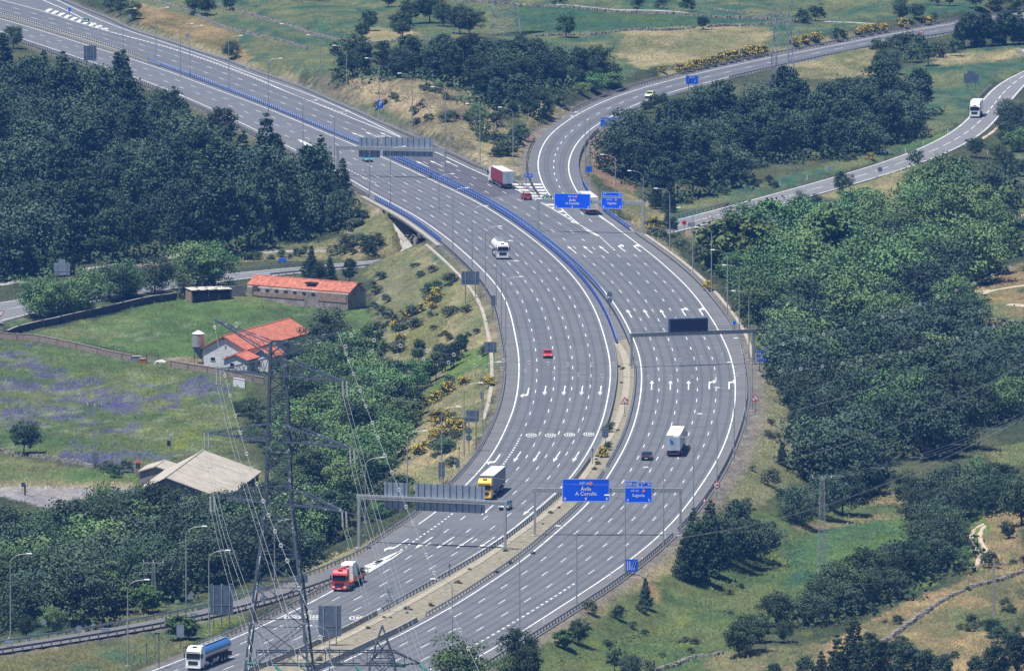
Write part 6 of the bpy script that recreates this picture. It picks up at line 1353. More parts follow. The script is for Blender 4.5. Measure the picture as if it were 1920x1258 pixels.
# white farmhouse: length runs away to the upper right
A=gp(382,687); v=np.array([.37,.93]); r=building('farmhouse','white farmhouse with a big orange tiled gable roof',A,ang(v),8.9,33,3.7,6.1,'tiles','wall_white',.45)
window(r,2.0,-.03,1.6,.9,.6,'y'); window(r,5.6,-.03,2.0,1.5,.6,'y'); 
for k in range(6): window(r,8.93,4+k*4.6,2.0,1.1,.8,'x')
MB().box((8.93,14.5,1.1),(.08,1.3,2.2)).build('door',M['bark'],r); MB().box((4.45,-.5,5.7),(.3,.14,.3)).build('vent',M['black'],r)
c,s=math.cos(ang(v)),math.sin(ang(v)); loc=lambda x,y: np.array([A[0]+x*c-y*s, A[1]+x*s+y*c])
for x,y,w,L,e,rg,l in ((7.2,-6.5,5.0,5.5,2.4,3.4,'small white annex with an orange roof in front of the farmhouse'),(9.6,1.5,4.5,7.0,2.7,3.9,'second white annex with an orange roof against the farmhouse side')):
    p=loc(x,y); q=building('annex',l,(p[0],p[1],H(p[0],p[1])),ang(v),w,L,e,rg,'tiles','wall_white',.35); window(q,w*.35,-.03,1.4,.8,.7,'y'); MB().box((w+.02,L*.5,1.0),(.08,1.0,2.0)).build('door',M['black'],q)
# ruined long barn
A=gp(463,553); B=gp(652,582); d=(B-A)[:2]; L=float(np.hypot(*d)); 
r=building('long_barn','long ruined barn with a patchy orange tile roof',A,ang(d),-6.4,L,1.75,3.7,'tiles_old','wall_old',.35,.5)
for o in kids(r): 
    me=o.data; me.flip_normals()
for k in range(9): MB().box((.03,3+k*(L-6)/8.5,1.3),(.1,.9,.5)).build('window',M['black'],r)
MB().box((.04,2.2,1.1),(.1,1.4,2.2)).build('door',M['block_dark'],r); MB().box((.05,L-4,.9),(.12,7.5,1.8)).build('brick_panel',M['brick'],r)
MB().box((.06,L*.32,.45),(.1,L*.5,.9)).build('stained_base',M['brick'],r)
mb=MB(); mb.box((-1.7,L*.60,3.35),(1.6,2.6,.4)); mb.build('roof_hole',M['black'],r)
# flat-roofed shed
A=gp(359,569); B=gp(434,561); d=(B-A)[:2]; L=float(np.hypot(*d)); r=thing('shed','low shed with a pale ragged flat roof and dark open front','shed',A,ang(d)-math.pi/2*0)
MB().box((-2.6,.12,1.2),(5.0,.25,3.0)).build('side_wall',M['brick'],r); MB().box((-2.6,L,1.2),(5.0,.25,3.0)).build('side_wall',M['brick'],r); MB().box((-5.1,L/2,1.2),(.25,L,3.0)).build('back_wall',M['brick'],r)
m=MB()
for k in range(8): m.box((-.1,.3+k*(L-.6)/7,1.2),(.16,.16,2.8))
m.build('post',M['bark'],r); MB().box((-.5,L/2,.9),(.1,L-.6,2.0)).build('front_shade_sheet',M['block_dark'],r)  # dark sheet stands in for the shade inside the open front
m=MB()
for k in range(9):
    y0=k*L/9; m.box((-2.5+rnd.uniform(-.2,.2),y0+L/18,2.78+.06*(k%2)),(5.6+rnd.uniform(-.5,.5),L/9+.3,.10))
m.build('roof',mat('pale_sheet_roof',(.55,.52,.46),.9,0,.2,.7,col2=(.32,.29,.25)),r)
for k in range(7): m=MB().box((-2.6+rnd.uniform(-2,2),rnd.uniform(.5,L-.5),2.95),(.45,.35,.22),0,rnd.uniform(0,3)).build('roof_weight',M['stone'],r)
# low ruined lean-to beside the barn
A=gp(438,556); t=thing('ruined_wall','broken low wall between shed and long barn','wall',A,.35); MB().box((0,0,1.0),(5,.3,2.6)).build('wall_piece',M['wall_old'],t); MB().box((2.4,2,.8),(.3,4,2.2)).build('wall_piece',M['brick'],t)
# big pale-roofed barn
R1=g0(381,846,-2.2); R2=g0(312,896,-2.2); d=(R1-R2)[:2]; L=float(np.hypot(*d)); a=ang(d); w=17.0; nx_=np.array([math.cos(a),math.sin(a)]); c0=R2[:2]-nx_*w*.40; zg=H(*(R2[:2]))
r=building('big_barn','big barn with a broad pale fibre-cement roof among the lower trees',(c0[0],c0[1],zg),a,w,L,2.9,-2.2-zg,'fibre','wall_old',.5,.40,.15)
m=MB(); k_=( -2.2-zg-2.9)/10.2; xr=6.8
for k in range(5): m.add([(xr+u,L*(.22+q)+k*L*.14,-2.2-zg+.225-u*k_) for u,q in ((4.5,0),(8.5,0),(8.5,.02),(4.5,.02))],[(0,1,2,3)])
m.build('roof_light',mat('roof_light_sheet',(.52,.48,.42),.7,0,.1,1),r)
m=MB(); 
for k in (1,2,3): m.add([(xr+u,L*k/4+q,-2.2-zg+.222-u*k_) for u,q in ((.3,0),(10,0),(10,.1),(.3,.1))],[(0,1,2,3)])
m.build('sheet_joint',M['galv_dark'],r)
for k in range(8): window(r,17.03,L*.3+k*3.6,2.0,1.6,.9,'x')
A=gp(262,905); t=building('lean_to','low lean-to with a pale roof at the left of the big barn',(A[0],A[1],A[2]),a,6,9,2.0,2.9,'fibre','wall_old',.3)
A=gp(259,893); t=thing('brick_chimney','brown brick chimney with a small gabled cap behind the big barn','chimney',A); MB().box((0,0,1.2),(.8,.8,2.8)).build('shaft',M['brick'],t); MB().prism([(-.65,2.55),(.65,2.55),(0,3.2)],-.6,.6).build('cap',M['tiles_old'],t)
# silo
A=gp(372,682); t=thing('feed_silo','grey feed silo with a conical hopper on thin legs beside the farmhouse','silo',A)
MB().cyl((0,0,3.5),(0,0,6.1),1.2,1.2,24).build('tank',M['galv'],t); MB().cyl((0,0,6.1),(0,0,6.75),1.28,.12,24).build('roof_cone',M['truck_white'],t); MB().cyl((.5,0,1.0),(0,0,3.5),.2,1.2,20).build('hopper',M['sign_back'],t)
for i in range(4):
    q=math.pi/4+i*math.pi/2; MB().beam((1.1*math.cos(q),1.1*math.sin(q),-.3),(1.1*math.cos(q),1.1*math.sin(q),3.7),.1).build('leg',M['galv_dark'],t)
# block walls
def wall(px,h,th,mk,label,name='block_wall',step=2.5,pier=True):
    P=[gp(x,y) for x,y in px]; W=resample(np.array(P),step); zs=np.array([H(p[0],p[1]) for p in W]); mb=MB(); alongz(mb,W,zs,0,-.5,h,th); 
    t=thing(name,label,'wall',(0,0,0)); mb.build('wall_face',M[mk],t); m2=MB(); alongz(m2,W,zs,0,h,h+.1,th+.12); m2.build('coping',M['concrete'] if mk=='block_dark' else M[mk],t)
    if pier:
        for i in range(0,len(W),max(2,int(9/step))): MB().box((W[i][0],W[i][1],zs[i]+h/2),(th+.3,th+.3,h+.35)).build('pier',M[mk],t)
    return t
wall([(12,634),(30,626),(102,610),(168,594),(244,577),(287,568),(330,562)],1.45,.3,'block_dark','long dark block wall behind the green farm field')
wall([(-20,628),(60,638),(122,650),(200,668),(247,677)],1.2,.3,'block','brown block wall between farm field and flower meadow, left run')
wall([(322,688),(360,695),(407,702),(450,712),(495,720)],1.25,.3,'block','brown block wall in front of the white farmhouse')
wall([(438,724),(460,728)],1.6,.25,'wall_white','short white wall below the farmhouse',pier=False)
def stone_wall(px,h,label,seed,wd=.6,dens=1.0):
    h*=.75
    r=random.Random(seed); P=[gp(x,y) for x,y in px]; W=resample(np.array(P),.75/dens); mb=MB()
    for i,p in enumerate(W):
        z=H(p[0],p[1])
        if r.random()<.04: continue
        for k in range(2):
            sx=r.uniform(.6,1.15); hz=h*r.uniform(.65,1.15)*(1 if k==0 else .7)
            mb.box((p[0]+r.uniform(-.2,.2)*wd,p[1]+r.uniform(-.5,.5)*wd,z+hz/2-.15),(sx,wd*r.uniform(.8,1.2),hz+.3),0,r.uniform(0,3.1),r.uniform(.6,.95))
    o=mb.build('stone_wall',M['stone']); return tagp(o,label,'stone wall')
stone_wall([(0,848),(33,855),(76,858),(122,866),(153,871),(173,877)],.95,'dry stone wall along the near edge of the flower meadow',1)
stone_wall(T(*A00,(1130,5),(1250,45),(1380,85),(1480,130),(1700,225),(1887,272))+T(*A10,(100,285),(250,325),(370,362)),.9,'dry stone wall crossing the pasture at the top left, lower one',2)
stone_wall(T(*A00,(1560,30),(1700,70),(1887,128))+T(*A10,(120,160),(340,232),(420,256),(560,290),(700,318),(900,325),(1100,308),(1300,305)),.9,'dry stone wall crossing the pasture at the top left, upper one',3)
stone_wall(T(*A10,(1300,0),(1500,12),(1700,25),(1887,30))+T(*A20,(0,45),(200,48),(400,60),(650,85),(900,100),(1150,108),(1400,125),(1650,138),(1887,146))+T(*A30,(150,160),(300,172)),.9,'long dry stone wall across the top pastures',4)
stone_wall(T(*A20,(170,275),(350,265),(700,250),(1000,228),(1340,212)),.95,'dry stone wall between the two middle pastures',5)
stone_wall(T(*A20,(1440,205),(1600,195),(1887,180))+T(*A30,(0,185),(100,180)),.9,'short dry stone wall right of the round oak gap',6)
stone_wall(T(*A20,(1500,75),(1700,95),(1887,108))+T(*A30,(100,120)),.6,'low broken stone wall under the far right pylon',7)
stone_wall(T(*A33,(830,1065),(950,985),(1050,905),(1150,840),(1250,765),(1400,690),(1600,618),(1720,592),(1800,560),(1900,520)),.85,'dry stone wall curving up the dry meadow at the lower right',8)
stone_wall(T(*A23,(1050,1258),(1180,1225),(1270,1185),(1350,1160),(1540,1135)),.7,'low stone wall at the bottom of the green meadow',9)
stone_wall([(1755,912),(1780,908),(1805,905)],.8,'short stone wall in the shade of the oak wood',10)
stone_wall([(1870,610),(1890,620),(1915,628)],.6,'broken stones by the dirt tracks at the right',11)
# dirt tracks
TRK=[]
def track(px,w,label,c='path'):
    P=np.array([gp(x,y) for x,y in px]); s=np.r_[0,np.cumsum(np.hypot(*np.diff(P[:,:2],axis=0).T))]; W=resample(P,1.5); W=smooth(W,3) if len(W)>14 else W; TRK.append((W,w)); nn=np.gradient(W,axis=0); nn/=np.hypot(nn[:,0],nn[:,1])[:,None]; nn=np.c_[nn[:,1],-nn[:,0]]
    mb=MB(); vs=[]; K=5
    for i,p in enumerate(W):
        ww=w*(1+.25*math.sin(i*.9)+.15*math.sin(i*2.3))
        for k in range(K):
            f=(k/(K-1)-.5); x,y=p+nn[i]*ww*f; vs.append((x,y,H(x,y)+(.10 if 0<k<K-1 else -.05)))
    mb.add(vs,[(K*i+k,K*i+k+1,K*i+K+k+1,K*i+K+k) for i in range(len(W)-1) for k in range(K-1)]); o=fixup(mb.build('dirt_track',M['dirt'])); tagp(o,kind='structure',label=label)
M['dirt']=mat('pale_dirt',(.46,.38,.29),.95,0,.15,.8,col2=(.34,.27,.20),coords='world',detail=7)
track(T(*A33,(1590,172),(1520,207),(1490,252),(1500,320),(1540,370),(1565,430),(1530,490)),1.0,'left wheel rut of the farm track at the right')
track(T(*A33,(1600,185),(1560,235),(1560,290),(1600,350),(1620,400),(1610,440)),1.0,'right wheel rut of the farm track at the right')
track(T(*A31,(1887,325),(1810,350),(1790,370),(1810,410),(1750,460)),1.6,'sandy track winding at the right edge')
track(T(*A31,(1940,840),(1700,870),(1600,885),(1560,920),(1500,940),(1560,950)),1.6,'sandy track ending in the scrub at the right'); track(T(*A31,(1430,905),(1520,895),(1640,882)),1.4,'sandy spur beside the scrub track')
track(T(*A31,(1780,985),(1830,990),(1940,1000)),2.4,'bare sandy patch at the right edge'); track(T(*A33,(1740,70),(1800,30),(1880,-10)),2.2,'pale farm track above the hedgerow'); track(T(*A30,(1570,1025),(1650,980),(1740,905),(1790,870)),1.0,'thin sandy track beside the bend of the country road')
M['lane']=mat('old_tarmac',(.30,.30,.31),.95,0,.12,.6,coords='world')
def lane_track(px,w,label): 
    m=M['dirt']; M['dirt']=M['lane']; track(px,w,label); M['dirt']=m
lane_track([(-30,535),(0,534),(40,528)],3.5,'old grey lane at the left edge below the pine wood'); lane_track(T(*A01,(560,738),(700,722),(900,690),(1050,650),(1250,640),(1400,632))+[(400,478),(480,475),(580,472),(640,460)],2.6,'narrow old lane between pine wood and country road')
lane_track([(560,30),(700,20)],.1,'thin line') if False else None
lane_track(T(*A30,(400,158),(600,168),(800,185)),2.0,'grey farm lane in the top right pasture'); lane_track(T(*A20,(0,30),(400,42),(900,75),(1300,98)),2.0,'grey farm lane above the long stone wall')
# small farm things near the wall gap
for x,y,mk,d,l in ((256,678,'sign_back_light',(1.8,1.2,1.1),'pale metal trough cover at the gap of the block wall'),(268,680,'orange',(1.3,.9,.8),'rusty orange drum box at the gap of the block wall')):
    P=gp(x,y); t=thing('metal_box',l,'box',P); MB().box((0,0,d[2]/2),d).build('body',M[mk],t,None,0,.03); MB().box((0,0,d[2]+.04),(d[0]+.15,d[1]+.15,.08)).build('lid',M['concrete'],t)
t=thing('field_gate','grey slatted gate in the gap of the brown block wall','gate',gp(285,681),-.15); m=MB()
for k in range(9): m.box((-.9+k*.24,0,.75),(.07,.05,1.1))
m.box((.05,0,1.3),(2.2,.06,.08)); m.box((.05,0,.3),(2.2,.06,.08)); m.build('slats',M['galv'],t); 
for s in (-1.15,1.25): MB().box((s,0,.8),(.16,.16,1.9)).build('post',M['bark'],t)
# white horse, skinned from a joint skeleton
def skinned(name, joints, edges, m, label=None, cat=None, loc=(0,0,0), rz=0, root=0):
    me=bpy.data.meshes.new(name); me.from_pydata([j[:3] for j in joints],edges,[]); me.materials.append(m); o=bpy.data.objects.new(name,me); C.objects.link(o)
    sk_=o.modifiers.new('skin','SKIN'); o.modifiers.new('sub','SUBSURF').levels=1
    for i,j in enumerate(joints): 
        sv=me.skin_vertices[0].data[i]; sv.radius=(j[3],j[3]*(j[4] if len(j)>4 else 1)); sv.use_root=(i==root)
    o.modifiers['sub'].render_levels=1; o.location=[float(v) for v in loc]; o.rotation_euler=(0,0,rz)
    if label: tagp(o,label,cat)
    return o
J=[(.0,0,1.18,.30),(.55,0,1.2,.33),(-.55,0,1.2,.31),(-.85,0,1.28,.22),(-1.12,0,1.05,.15),(-1.35,0,.72,.12),(-1.55,0,.52,.09),(.82,0,1.15,.16),
   (-.55,.17,.9,.13),(-.52,.18,.5,.07),(-.55,.18,.08,.06),(-.5,-.17,.9,.13),(-.42,-.18,.5,.07),(-.47,-.18,.08,.06),
   (.62,.17,.88,.16),(.50,.18,.52,.08),(.60,.18,.08,.06),(.66,-.17,.88,.16),(.60,-.18,.52,.08),(.70,-.18,.08,.06),(.98,0,.95,.05),(1.0,0,.6,.05)]
Eg=[(0,1),(0,2),(2,3),(3,4),(4,5),(5,6),(1,7),(2,8),(8,9),(9,10),(2,11),(11,12),(12,13),(1,14),(14,15),(15,16),(1,17),(17,18),(18,19),(7,20),(20,21)]
skinned('horse',J,Eg,mat('white_horse_coat',(.74,.72,.68),.8,0,.08,3),'white horse grazing at the gap of the brown block wall','horse',gp(303,690)+np.array([0,0,.12]),.05)
# post with a small dark box beside the farm lane
P=gp(47,928); t=thing('wayside_post','dark narrow stone post with a little hooded box beside the farm lane','post',P); MB().box((0,0,.9),(.35,.35,2.2)).build('shaft',M['block_dark'],t); MB().box((-.35,0,1.9),(.6,.45,.75)).build('hood',M['block_dark'],t); MB().box((-.7,0,.35),(1.6,.3,.08)).build('shelf',M['brick'],t); MB().box((-.55,0,1.0),(.08,.08,1.3)).build('strut',M['block_dark'],t)
P=gp(3,622); t=thing('gate_pillar','pale stone gate pillar at the left edge by the block walls','pillar',P); MB().box((0,0,.8),(.7,.7,1.9)).build('shaft',M['stone'],t,None,0,.04); MB().box((0,0,1.8),(.9,.9,.15)).build('cap',M['stone'],t)
# ---------------------------------------------------------------- pylons and lines
def lattice(root, lev, name, t0=.22, br=.10, m='pylon', rot=0.0, diag=True, each=True):
    """lev: list of (z, half x, half y); square lattice body round the local origin"""
    c,s=math.cos(rot),math.sin(rot); q=lambda x,y,z:(x*c-y*s,x*s+y*c,z); cor=((-1,-1),(1,-1),(1,1),(-1,1))
    for i,j in cor:
        mb=MB()
        for (z0,a0,b0),(z1,a1,b1) in zip(lev[:-1],lev[1:]): mb.beam(q(i*a0,j*b0,z0),q(i*a1,j*b1,z1),t0)
        mb.build('leg',M[m],root)
    mb=MB()
    for (z0,a0,b0),(z1,a1,b1) in zip(lev[:-1],lev[1:]):
        for k in range(4):
            (i,j),(u,v)=cor[k],cor[(k+1)%4]
            if diag: mb.beam(q(i*a0,j*b0,z0),q(u*a1,v*b1,z1),br); mb.beam(q(u*a0,v*b0,z0),q(i*a1,j*b1,z1),br)
            mb.beam(q(i*a1,j*b1,z1),q(u*a1,v*b1,z1),br)
    mb.build('bracing',M[m],root)
def levels(pts, step):
    out=[]; z=pts[0][0]
    zs=[]; 
    while z<pts[-1][0]: zs.append(z); w=np.interp(z,[p[0] for p in pts],[p[1] for p in pts]); z+=max(.8,w*2*step)
    zs.append(pts[-1][0]); return [(z,float(np.interp(z,[p[0] for p in pts],[p[1] for p in pts])))*1+() if False else (z,float(np.interp(z,[p[0] for p in pts],[p[1] for p in pts])),float(np.interp(z,[p[0] for p in pts],[p[1] for p in pts]))) for z in zs]
Y1=1333.0; X1=(522-960)/F*Y1*1.007; PA=np.array([X1,Y1]); g1=H(X1,Y1); rot1=math.radians(-23)
r1=thing('power_pylon','huge dark lattice pylon with three pairs of arms in front of the motorway','pylon',(X1,Y1,g1)); zz=lambda py: zat(PA,py)-g1
sc1=15.0
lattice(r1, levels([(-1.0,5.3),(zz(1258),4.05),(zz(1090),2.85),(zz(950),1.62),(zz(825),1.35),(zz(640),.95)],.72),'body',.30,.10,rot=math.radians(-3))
c1,s1=math.cos(rot1),math.sin(rot1); tips={}
def arm(side, len_, pyb, pyt, pytip, name='cross_arm', hw=1.2):
    zb,zt,ztip=zz(pyb),zz(pyt),zz(pytip); mb=MB(); tip=(side*len_*c1,side*len_*s1,ztip)
    for j in (-1,1):
        a=(side*hw*c1-j*hw*s1*-1*0+(-s1)*j*hw*.9, side*hw*s1+c1*j*hw*.9, zb); b=(a[0],a[1],zt)
        for w_,o_ in ((a,.19),(b,.16)) if hw>1 else ((a,.13),(b,.11)): mb.beam(w_,tip,o_)
        n=6 if hw>1 else 4; prev=a; tt=.075 if hw>1 else .05
        for k in range(1,n):
            f=k/n; pa=[a[i]+(tip[i]-a[i])*f for i in range(3)]; pb=[b[i]+(tip[i]-b[i])*(f-.5/n) for i in range(3)]; mb.beam(prev,pb,tt); mb.beam(pb,pa,tt); prev=pa
        if j==-1: ka=a; kb=b
        elif hw>1:
            for k in range(0,n):
                f=k/n; P_=[ka[i]+(tip[i]-ka[i])*f for i in range(3)]; Q_=[a[i]+(tip[i]-a[i])*f for i in range(3)]; mb.beam(P_,Q_,.07); f2=(k+1)/n; Q2=[a[i]+(tip[i]-a[i])*f2 for i in range(3)]; mb.beam(P_,Q2,.06)
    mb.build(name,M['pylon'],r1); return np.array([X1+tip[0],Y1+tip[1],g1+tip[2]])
T1L=arm(-1,8.3,703,672,699); T1R=arm(1,9.1,703,672,709); T2L=arm(-1,10.0,826,794,819); T2R=arm(1,10.1,826,794,833); T3L=arm(-1,9.2,942,908,938); T3R=arm(1,9.0,942,908,952)
HL=arm(-1,9.0,666,642,604,'earth_wire_horn',.9); HR=arm(1,8.2,666,642,617,'earth_wire_horn',.9)
def ins_string(a,b,root,n=11):
    mb=MB(); a=Vector(a);b=Vector(b); d=(b-a)
    mb.cyl(a,b,.05,.05,6)
    for k in range(n): p=a+d*((k+.5)/n); q=p+d.normalized()*.09; mb.cyl(p,q,.15,.15,8)
    setparent(mb.build('insulator_string',M['wire'],None),root)
wires=[]
def wire(S_, E_, px, label, off=(-.22,.22), r_=.028, rings=None, ring_r=.33, group=None, n=60, cat='power line'):
    A=S_; px=sorted(px,key=lambda p:0) ; P=[np.array(S_)]+[hitplane(S_,E_,x,y) for x,y in px]; P=np.array(P)
    d=np.r_[0,np.cumsum(np.hypot(*np.diff(P[:,:2],axis=0).T))]
    k=np.r_[True,np.diff(d)>1e-3]; P=P[k]; d=d[k]
    deg=min(3,len(P)-1); w=np.ones(len(P)); w[0]=12; co=np.polyfit(d/d[-1],P[:,2],deg,w=w); s=np.linspace(0,1,n); z=np.polyval(co,s); z+= (P[0,2]-z[0])*(1-s)**6
    X=np.interp(s*d[-1],d,P[:,0]); Yv=np.interp(s*d[-1],d,P[:,1]); u=P[-1,:2]-P[0,:2]; u/=np.hypot(*u); nn=(-u[1],u[0])
    t=thing('power_line',label,cat,(0,0,0),0,group)
    for o_ in off:
        mb=MB(); mb.tube([(a+nn[0]*o_,b+nn[1]*o_,c) for a,b,c in zip(X,Yv,z)],r_,5); mb.build('conductor' if len(off)>1 else 'earth_wire',M['wire'],t)
    if rings:
        D=d[-1]
        for f in rings:
            if 0<f<1:
                x=np.interp(f,s,X); y=np.interp(f,s,Yv); zq=np.interp(f,s,z); mb=MB(); N_=14
                for i in range(N_):
                    a=2*math.pi*i/N_; b=2*math.pi*(i+1)/N_; mb.cyl((x+ring_r*math.cos(a),y,zq+ring_r*math.sin(a)),(x+ring_r*math.cos(b),y,zq+ring_r*math.sin(b)),.045,.045,5,0,False)
                mb.build('marker_ring',M['ring'],t)
    elif len(off)>1:
        for f in np.linspace(.06,.94,6):
            x=np.interp(f,s,X); y=np.interp(f,s,Yv); zq=np.interp(f,s,z); MB().beam((x+nn[0]*off[0],y+nn[1]*off[0],zq),(x+nn[0]*off[-1],y+nn[1]*off[-1],zq),.06).build('spacer',M['wire'],t)
    return t
def pxs(ps, xs): return [(x,float(np.interp(x,[p[0] for p in ps],[p[1] for p in ps]))) for x in xs]
EF=lambda S_,dx=0: np.array([190.0+dx,2500.0,0])
EN=lambda S_: np.array([S_[0]+34.0,600.0,0])
def fr(S_,E_,xs,pl):   # fractions of the span at which the picture columns fall
    P0_=np.array(S_[:2]); ends=hitplane(S_,E_,*pl); D=math.hypot(ends[0]-P0_[0],ends[1]-P0_[1]); return [math.hypot(hitplane(S_,E_,x,700)[0]-P0_[0],hitplane(S_,E_,x,700)[1]-P0_[1])/D for x in xs]
la=[(444,615),(598,647),(698,663),(794,674),(1038,694),(1129,701),(1216,706),(1298,707),(1382,704),(1463,697),(1542,690),(1614,677),(1688,661),(1758,643),(1830,622),(1898,600),(1960,578)]
wire(HL,EF(HL),la,'upper thin wire with white rings running right from the left horn of the great pylon',(0,),.022,fr(HL,EF(HL),[444,598,648,698,746,794,841,890,940,985,1038,1085,1129,1172,1216,1258,1298,1341,1382,1422,1463,1501,1542,1579,1614,1651,1688,1724,1758,1795,1830,1863,1898],(1960,578)),.22)
lb=[(701,629),(751,641),(801,653),(851,664),(992,684),(1065,687),(1151,686),(1193,683),(1275,675),(1354,663),(1430,650),(1507,635),(1583,616),(1655,595),(1725,571),(1792,545),(1860,517),(1893,503),(1960,470)]
wire(HR,EF(HR),lb,'second thin wire with white rings running right from the right horn of the great pylon',(0,),.022,fr(HR,EF(HR),[659,701,751,801,851,900,945,992,1028,1065,1110,1151,1193,1234,1275,1315,1354,1392,1430,1468,1507,1544,1583,1620,1655,1690,1725,1758,1792,1826,1860,1893],(1960,470)),.22)
wire(T1R,EF(T1R),[(800,765),(960,790),(1130,812),(1300,803),(1390,790),(1478,771),(1593,739),(1707,704),(1847,650),(1960,600)],'twin cable crossing the motorway from the upper right arm of the great pylon',(-.2,.2),.017)
wire(T2R,EF(T2R),[(800,875),(960,899),(1060,908),(1250,903),(1380,885),(1530,848),(1700,792),(1809,739),(1920,683),(1970,655)],'twin cable crossing the motorway from the middle right arm of the great pylon',(-.2,.2),.017)
wire(T3R,EF(T3R),[(800,987),(1000,1014),(1200,1018),(1400,990),(1600,930),(1760,860),(1920,782),(1970,755)],'twin cable crossing the motorway from the lower right arm of the great pylon',(-.2,.2),.017)
for tip,pts,l in ((T1L,[(437,830),(516,1086),(560,1230),(590,1330)],'twin cable hanging towards the viewer from the upper left arm'),(T2L,[(403,924),(455,1090),(500,1230),(530,1330)],'twin cable hanging towards the viewer from the middle left arm'),(T3L,[(397,965),(434,1092),(480,1250),(505,1330)],'twin cable hanging towards the viewer from the lower left arm'),
    (T1R,[(661,790),(690,900),(716,1003),(757,1126),(800,1258),(825,1330)],'twin cable hanging towards the viewer from the upper right arm'),(T2R,[(672,900),(695,1007),(742,1150),(778,1258),(800,1330)],'twin cable hanging towards the viewer from the middle right arm'),(T3R,[(655,1000),(672,1080),(700,1180),(725,1258),(745,1330)],'twin cable hanging towards the viewer from the lower right arm')):
    q=tip.copy(); q[2]-=.3; e=EN(tip); u=np.array([e[0]-tip[0],e[1]-tip[1]]); u/=np.hypot(*u); q2=np.array([tip[0]+u[0]*3.2,tip[1]+u[1]*3.2,tip[2]-1.6])
    L_=tip-np.array([X1,Y1,g1])
    for o_ in (-.25,.25): ins_string((L_[0]+o_,L_[1],L_[2]),(q2[0]-X1+o_,q2[1]-Y1,q2[2]-g1),r1)
    wire(q2,e,pts,l,(-.24,.24),.022)
for tip,pts,l,xs in ((HR,[(654,664),(675,729),(698,797),(735,893),(774,984),(814,1070),(860,1170),(900,1258),(930,1330)],'ringed thin wire hanging towards the viewer from the right horn',[649,654,663,675,686,698,709,722,735,748,761,774,799,814,830,845,862,878]),
    (HL,[(403,647),(431,746),(462,840),(503,963),(538,1049),(580,1150),(625,1258),(660,1330)],'ringed thin wire hanging towards the viewer from the left horn',[397,403,413,422,431,441,450,462,471,481,493,503,515,526,538,560,580,600])):
    wire(tip,EN(tip),pts,l,(0,),.024,fr(tip,EN(tip),xs,pts[-1]),.17)
# nearer pylon whose head just shows at the bottom edge
Y2=1190.0; X2=(716-960)/F*Y2*1.007; PB=np.array([X2,Y2]); g2=H(X2,Y2); r2=thing('power_pylon','pylon head with long lattice arm and green insulators poking up at the bottom edge','pylon',(X2,Y2,g2)); z2=lambda py: zat(PB,py)-g2
zc=z2(1240); lattice(r2, levels([(-1,3.2),(zc-2,1.5),(zc+.2,1.3)],1.0),'body',.24,.1)
mb=MB(); top=(0,0,z2(1172))
for i,j in ((-1,-1),(1,-1),(1,1),(-1,1)): mb.beam((i*1.3,j*1.3,zc+.2),top,.14); mb.beam((i*1.3,j*1.3,zc+.2),(-i*.6,-j*.6,zc+2.2),.08)
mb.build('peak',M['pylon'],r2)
def hbeam(xa,xb,za,zb,hw,name):
    mb=MB(); n=max(3,int(abs(xb-xa)/1.5)); P=lambda f,j,k:(xa+(xb-xa)*f,j*hw,(za if k==0 else zb) )
    for j in (-1,1):
        for k in (0,1): mb.beam(P(0,j,k),P(1,j,k),.14)
        for i in range(n): mb.beam(P(i/n,j,i%2),P((i+1)/n,j,(i+1)%2),.07); mb.beam(P(i/n,j,0),P(i/n,j,1),.06)
    for i in range(n): mb.beam(P(i/n,-1,1),P((i+1)/n,1,1),.06)
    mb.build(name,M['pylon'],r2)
hbeam(-14.2,1.4,zc-.3,zc+1.2,.8,'cross_arm')
mb=MB(); 
for j in (-.8,.8): mb.beam((1.3,j,zc+1.2),(4.3,0,zc-.2),.14); mb.beam((1.3,j,zc-.3),(4.3,0,zc-.2),.14)
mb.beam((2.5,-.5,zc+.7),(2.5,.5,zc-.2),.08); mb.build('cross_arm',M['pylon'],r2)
def gins(a,b):
    mb=MB(); a=Vector(a);b=Vector(b); d=b-a; mb.cyl(a,b,.06,.06,6)
    for k in range(12): p=a+d*((k+.5)/12); mb.cyl(p,p+d.normalized()*.11,.17,.17,10)
    mb.build('insulator_string',M['insul'],r2)
for a,b in (((4.2,-.1,zc-.3),(5.9,-2.6,zc-1.5)),((2.6,-.5,zc-.4),(.9,2.0,zc-.7)),((-3.0,-.8,zc-.4),(-1.5,-3.0,zc-1.6)),((-4.5,.8,zc-.4),(-6.2,2.5,zc-.6)),((-12,-.8,zc-.4),(-10.6,-3.0,zc-1.5)),((-8,-.8,zc-.4),(-9.6,1.6,zc-.6)),((-13.6,.8,zc-.4),(-15.2,2.6,zc-.6))): gins(a,b)
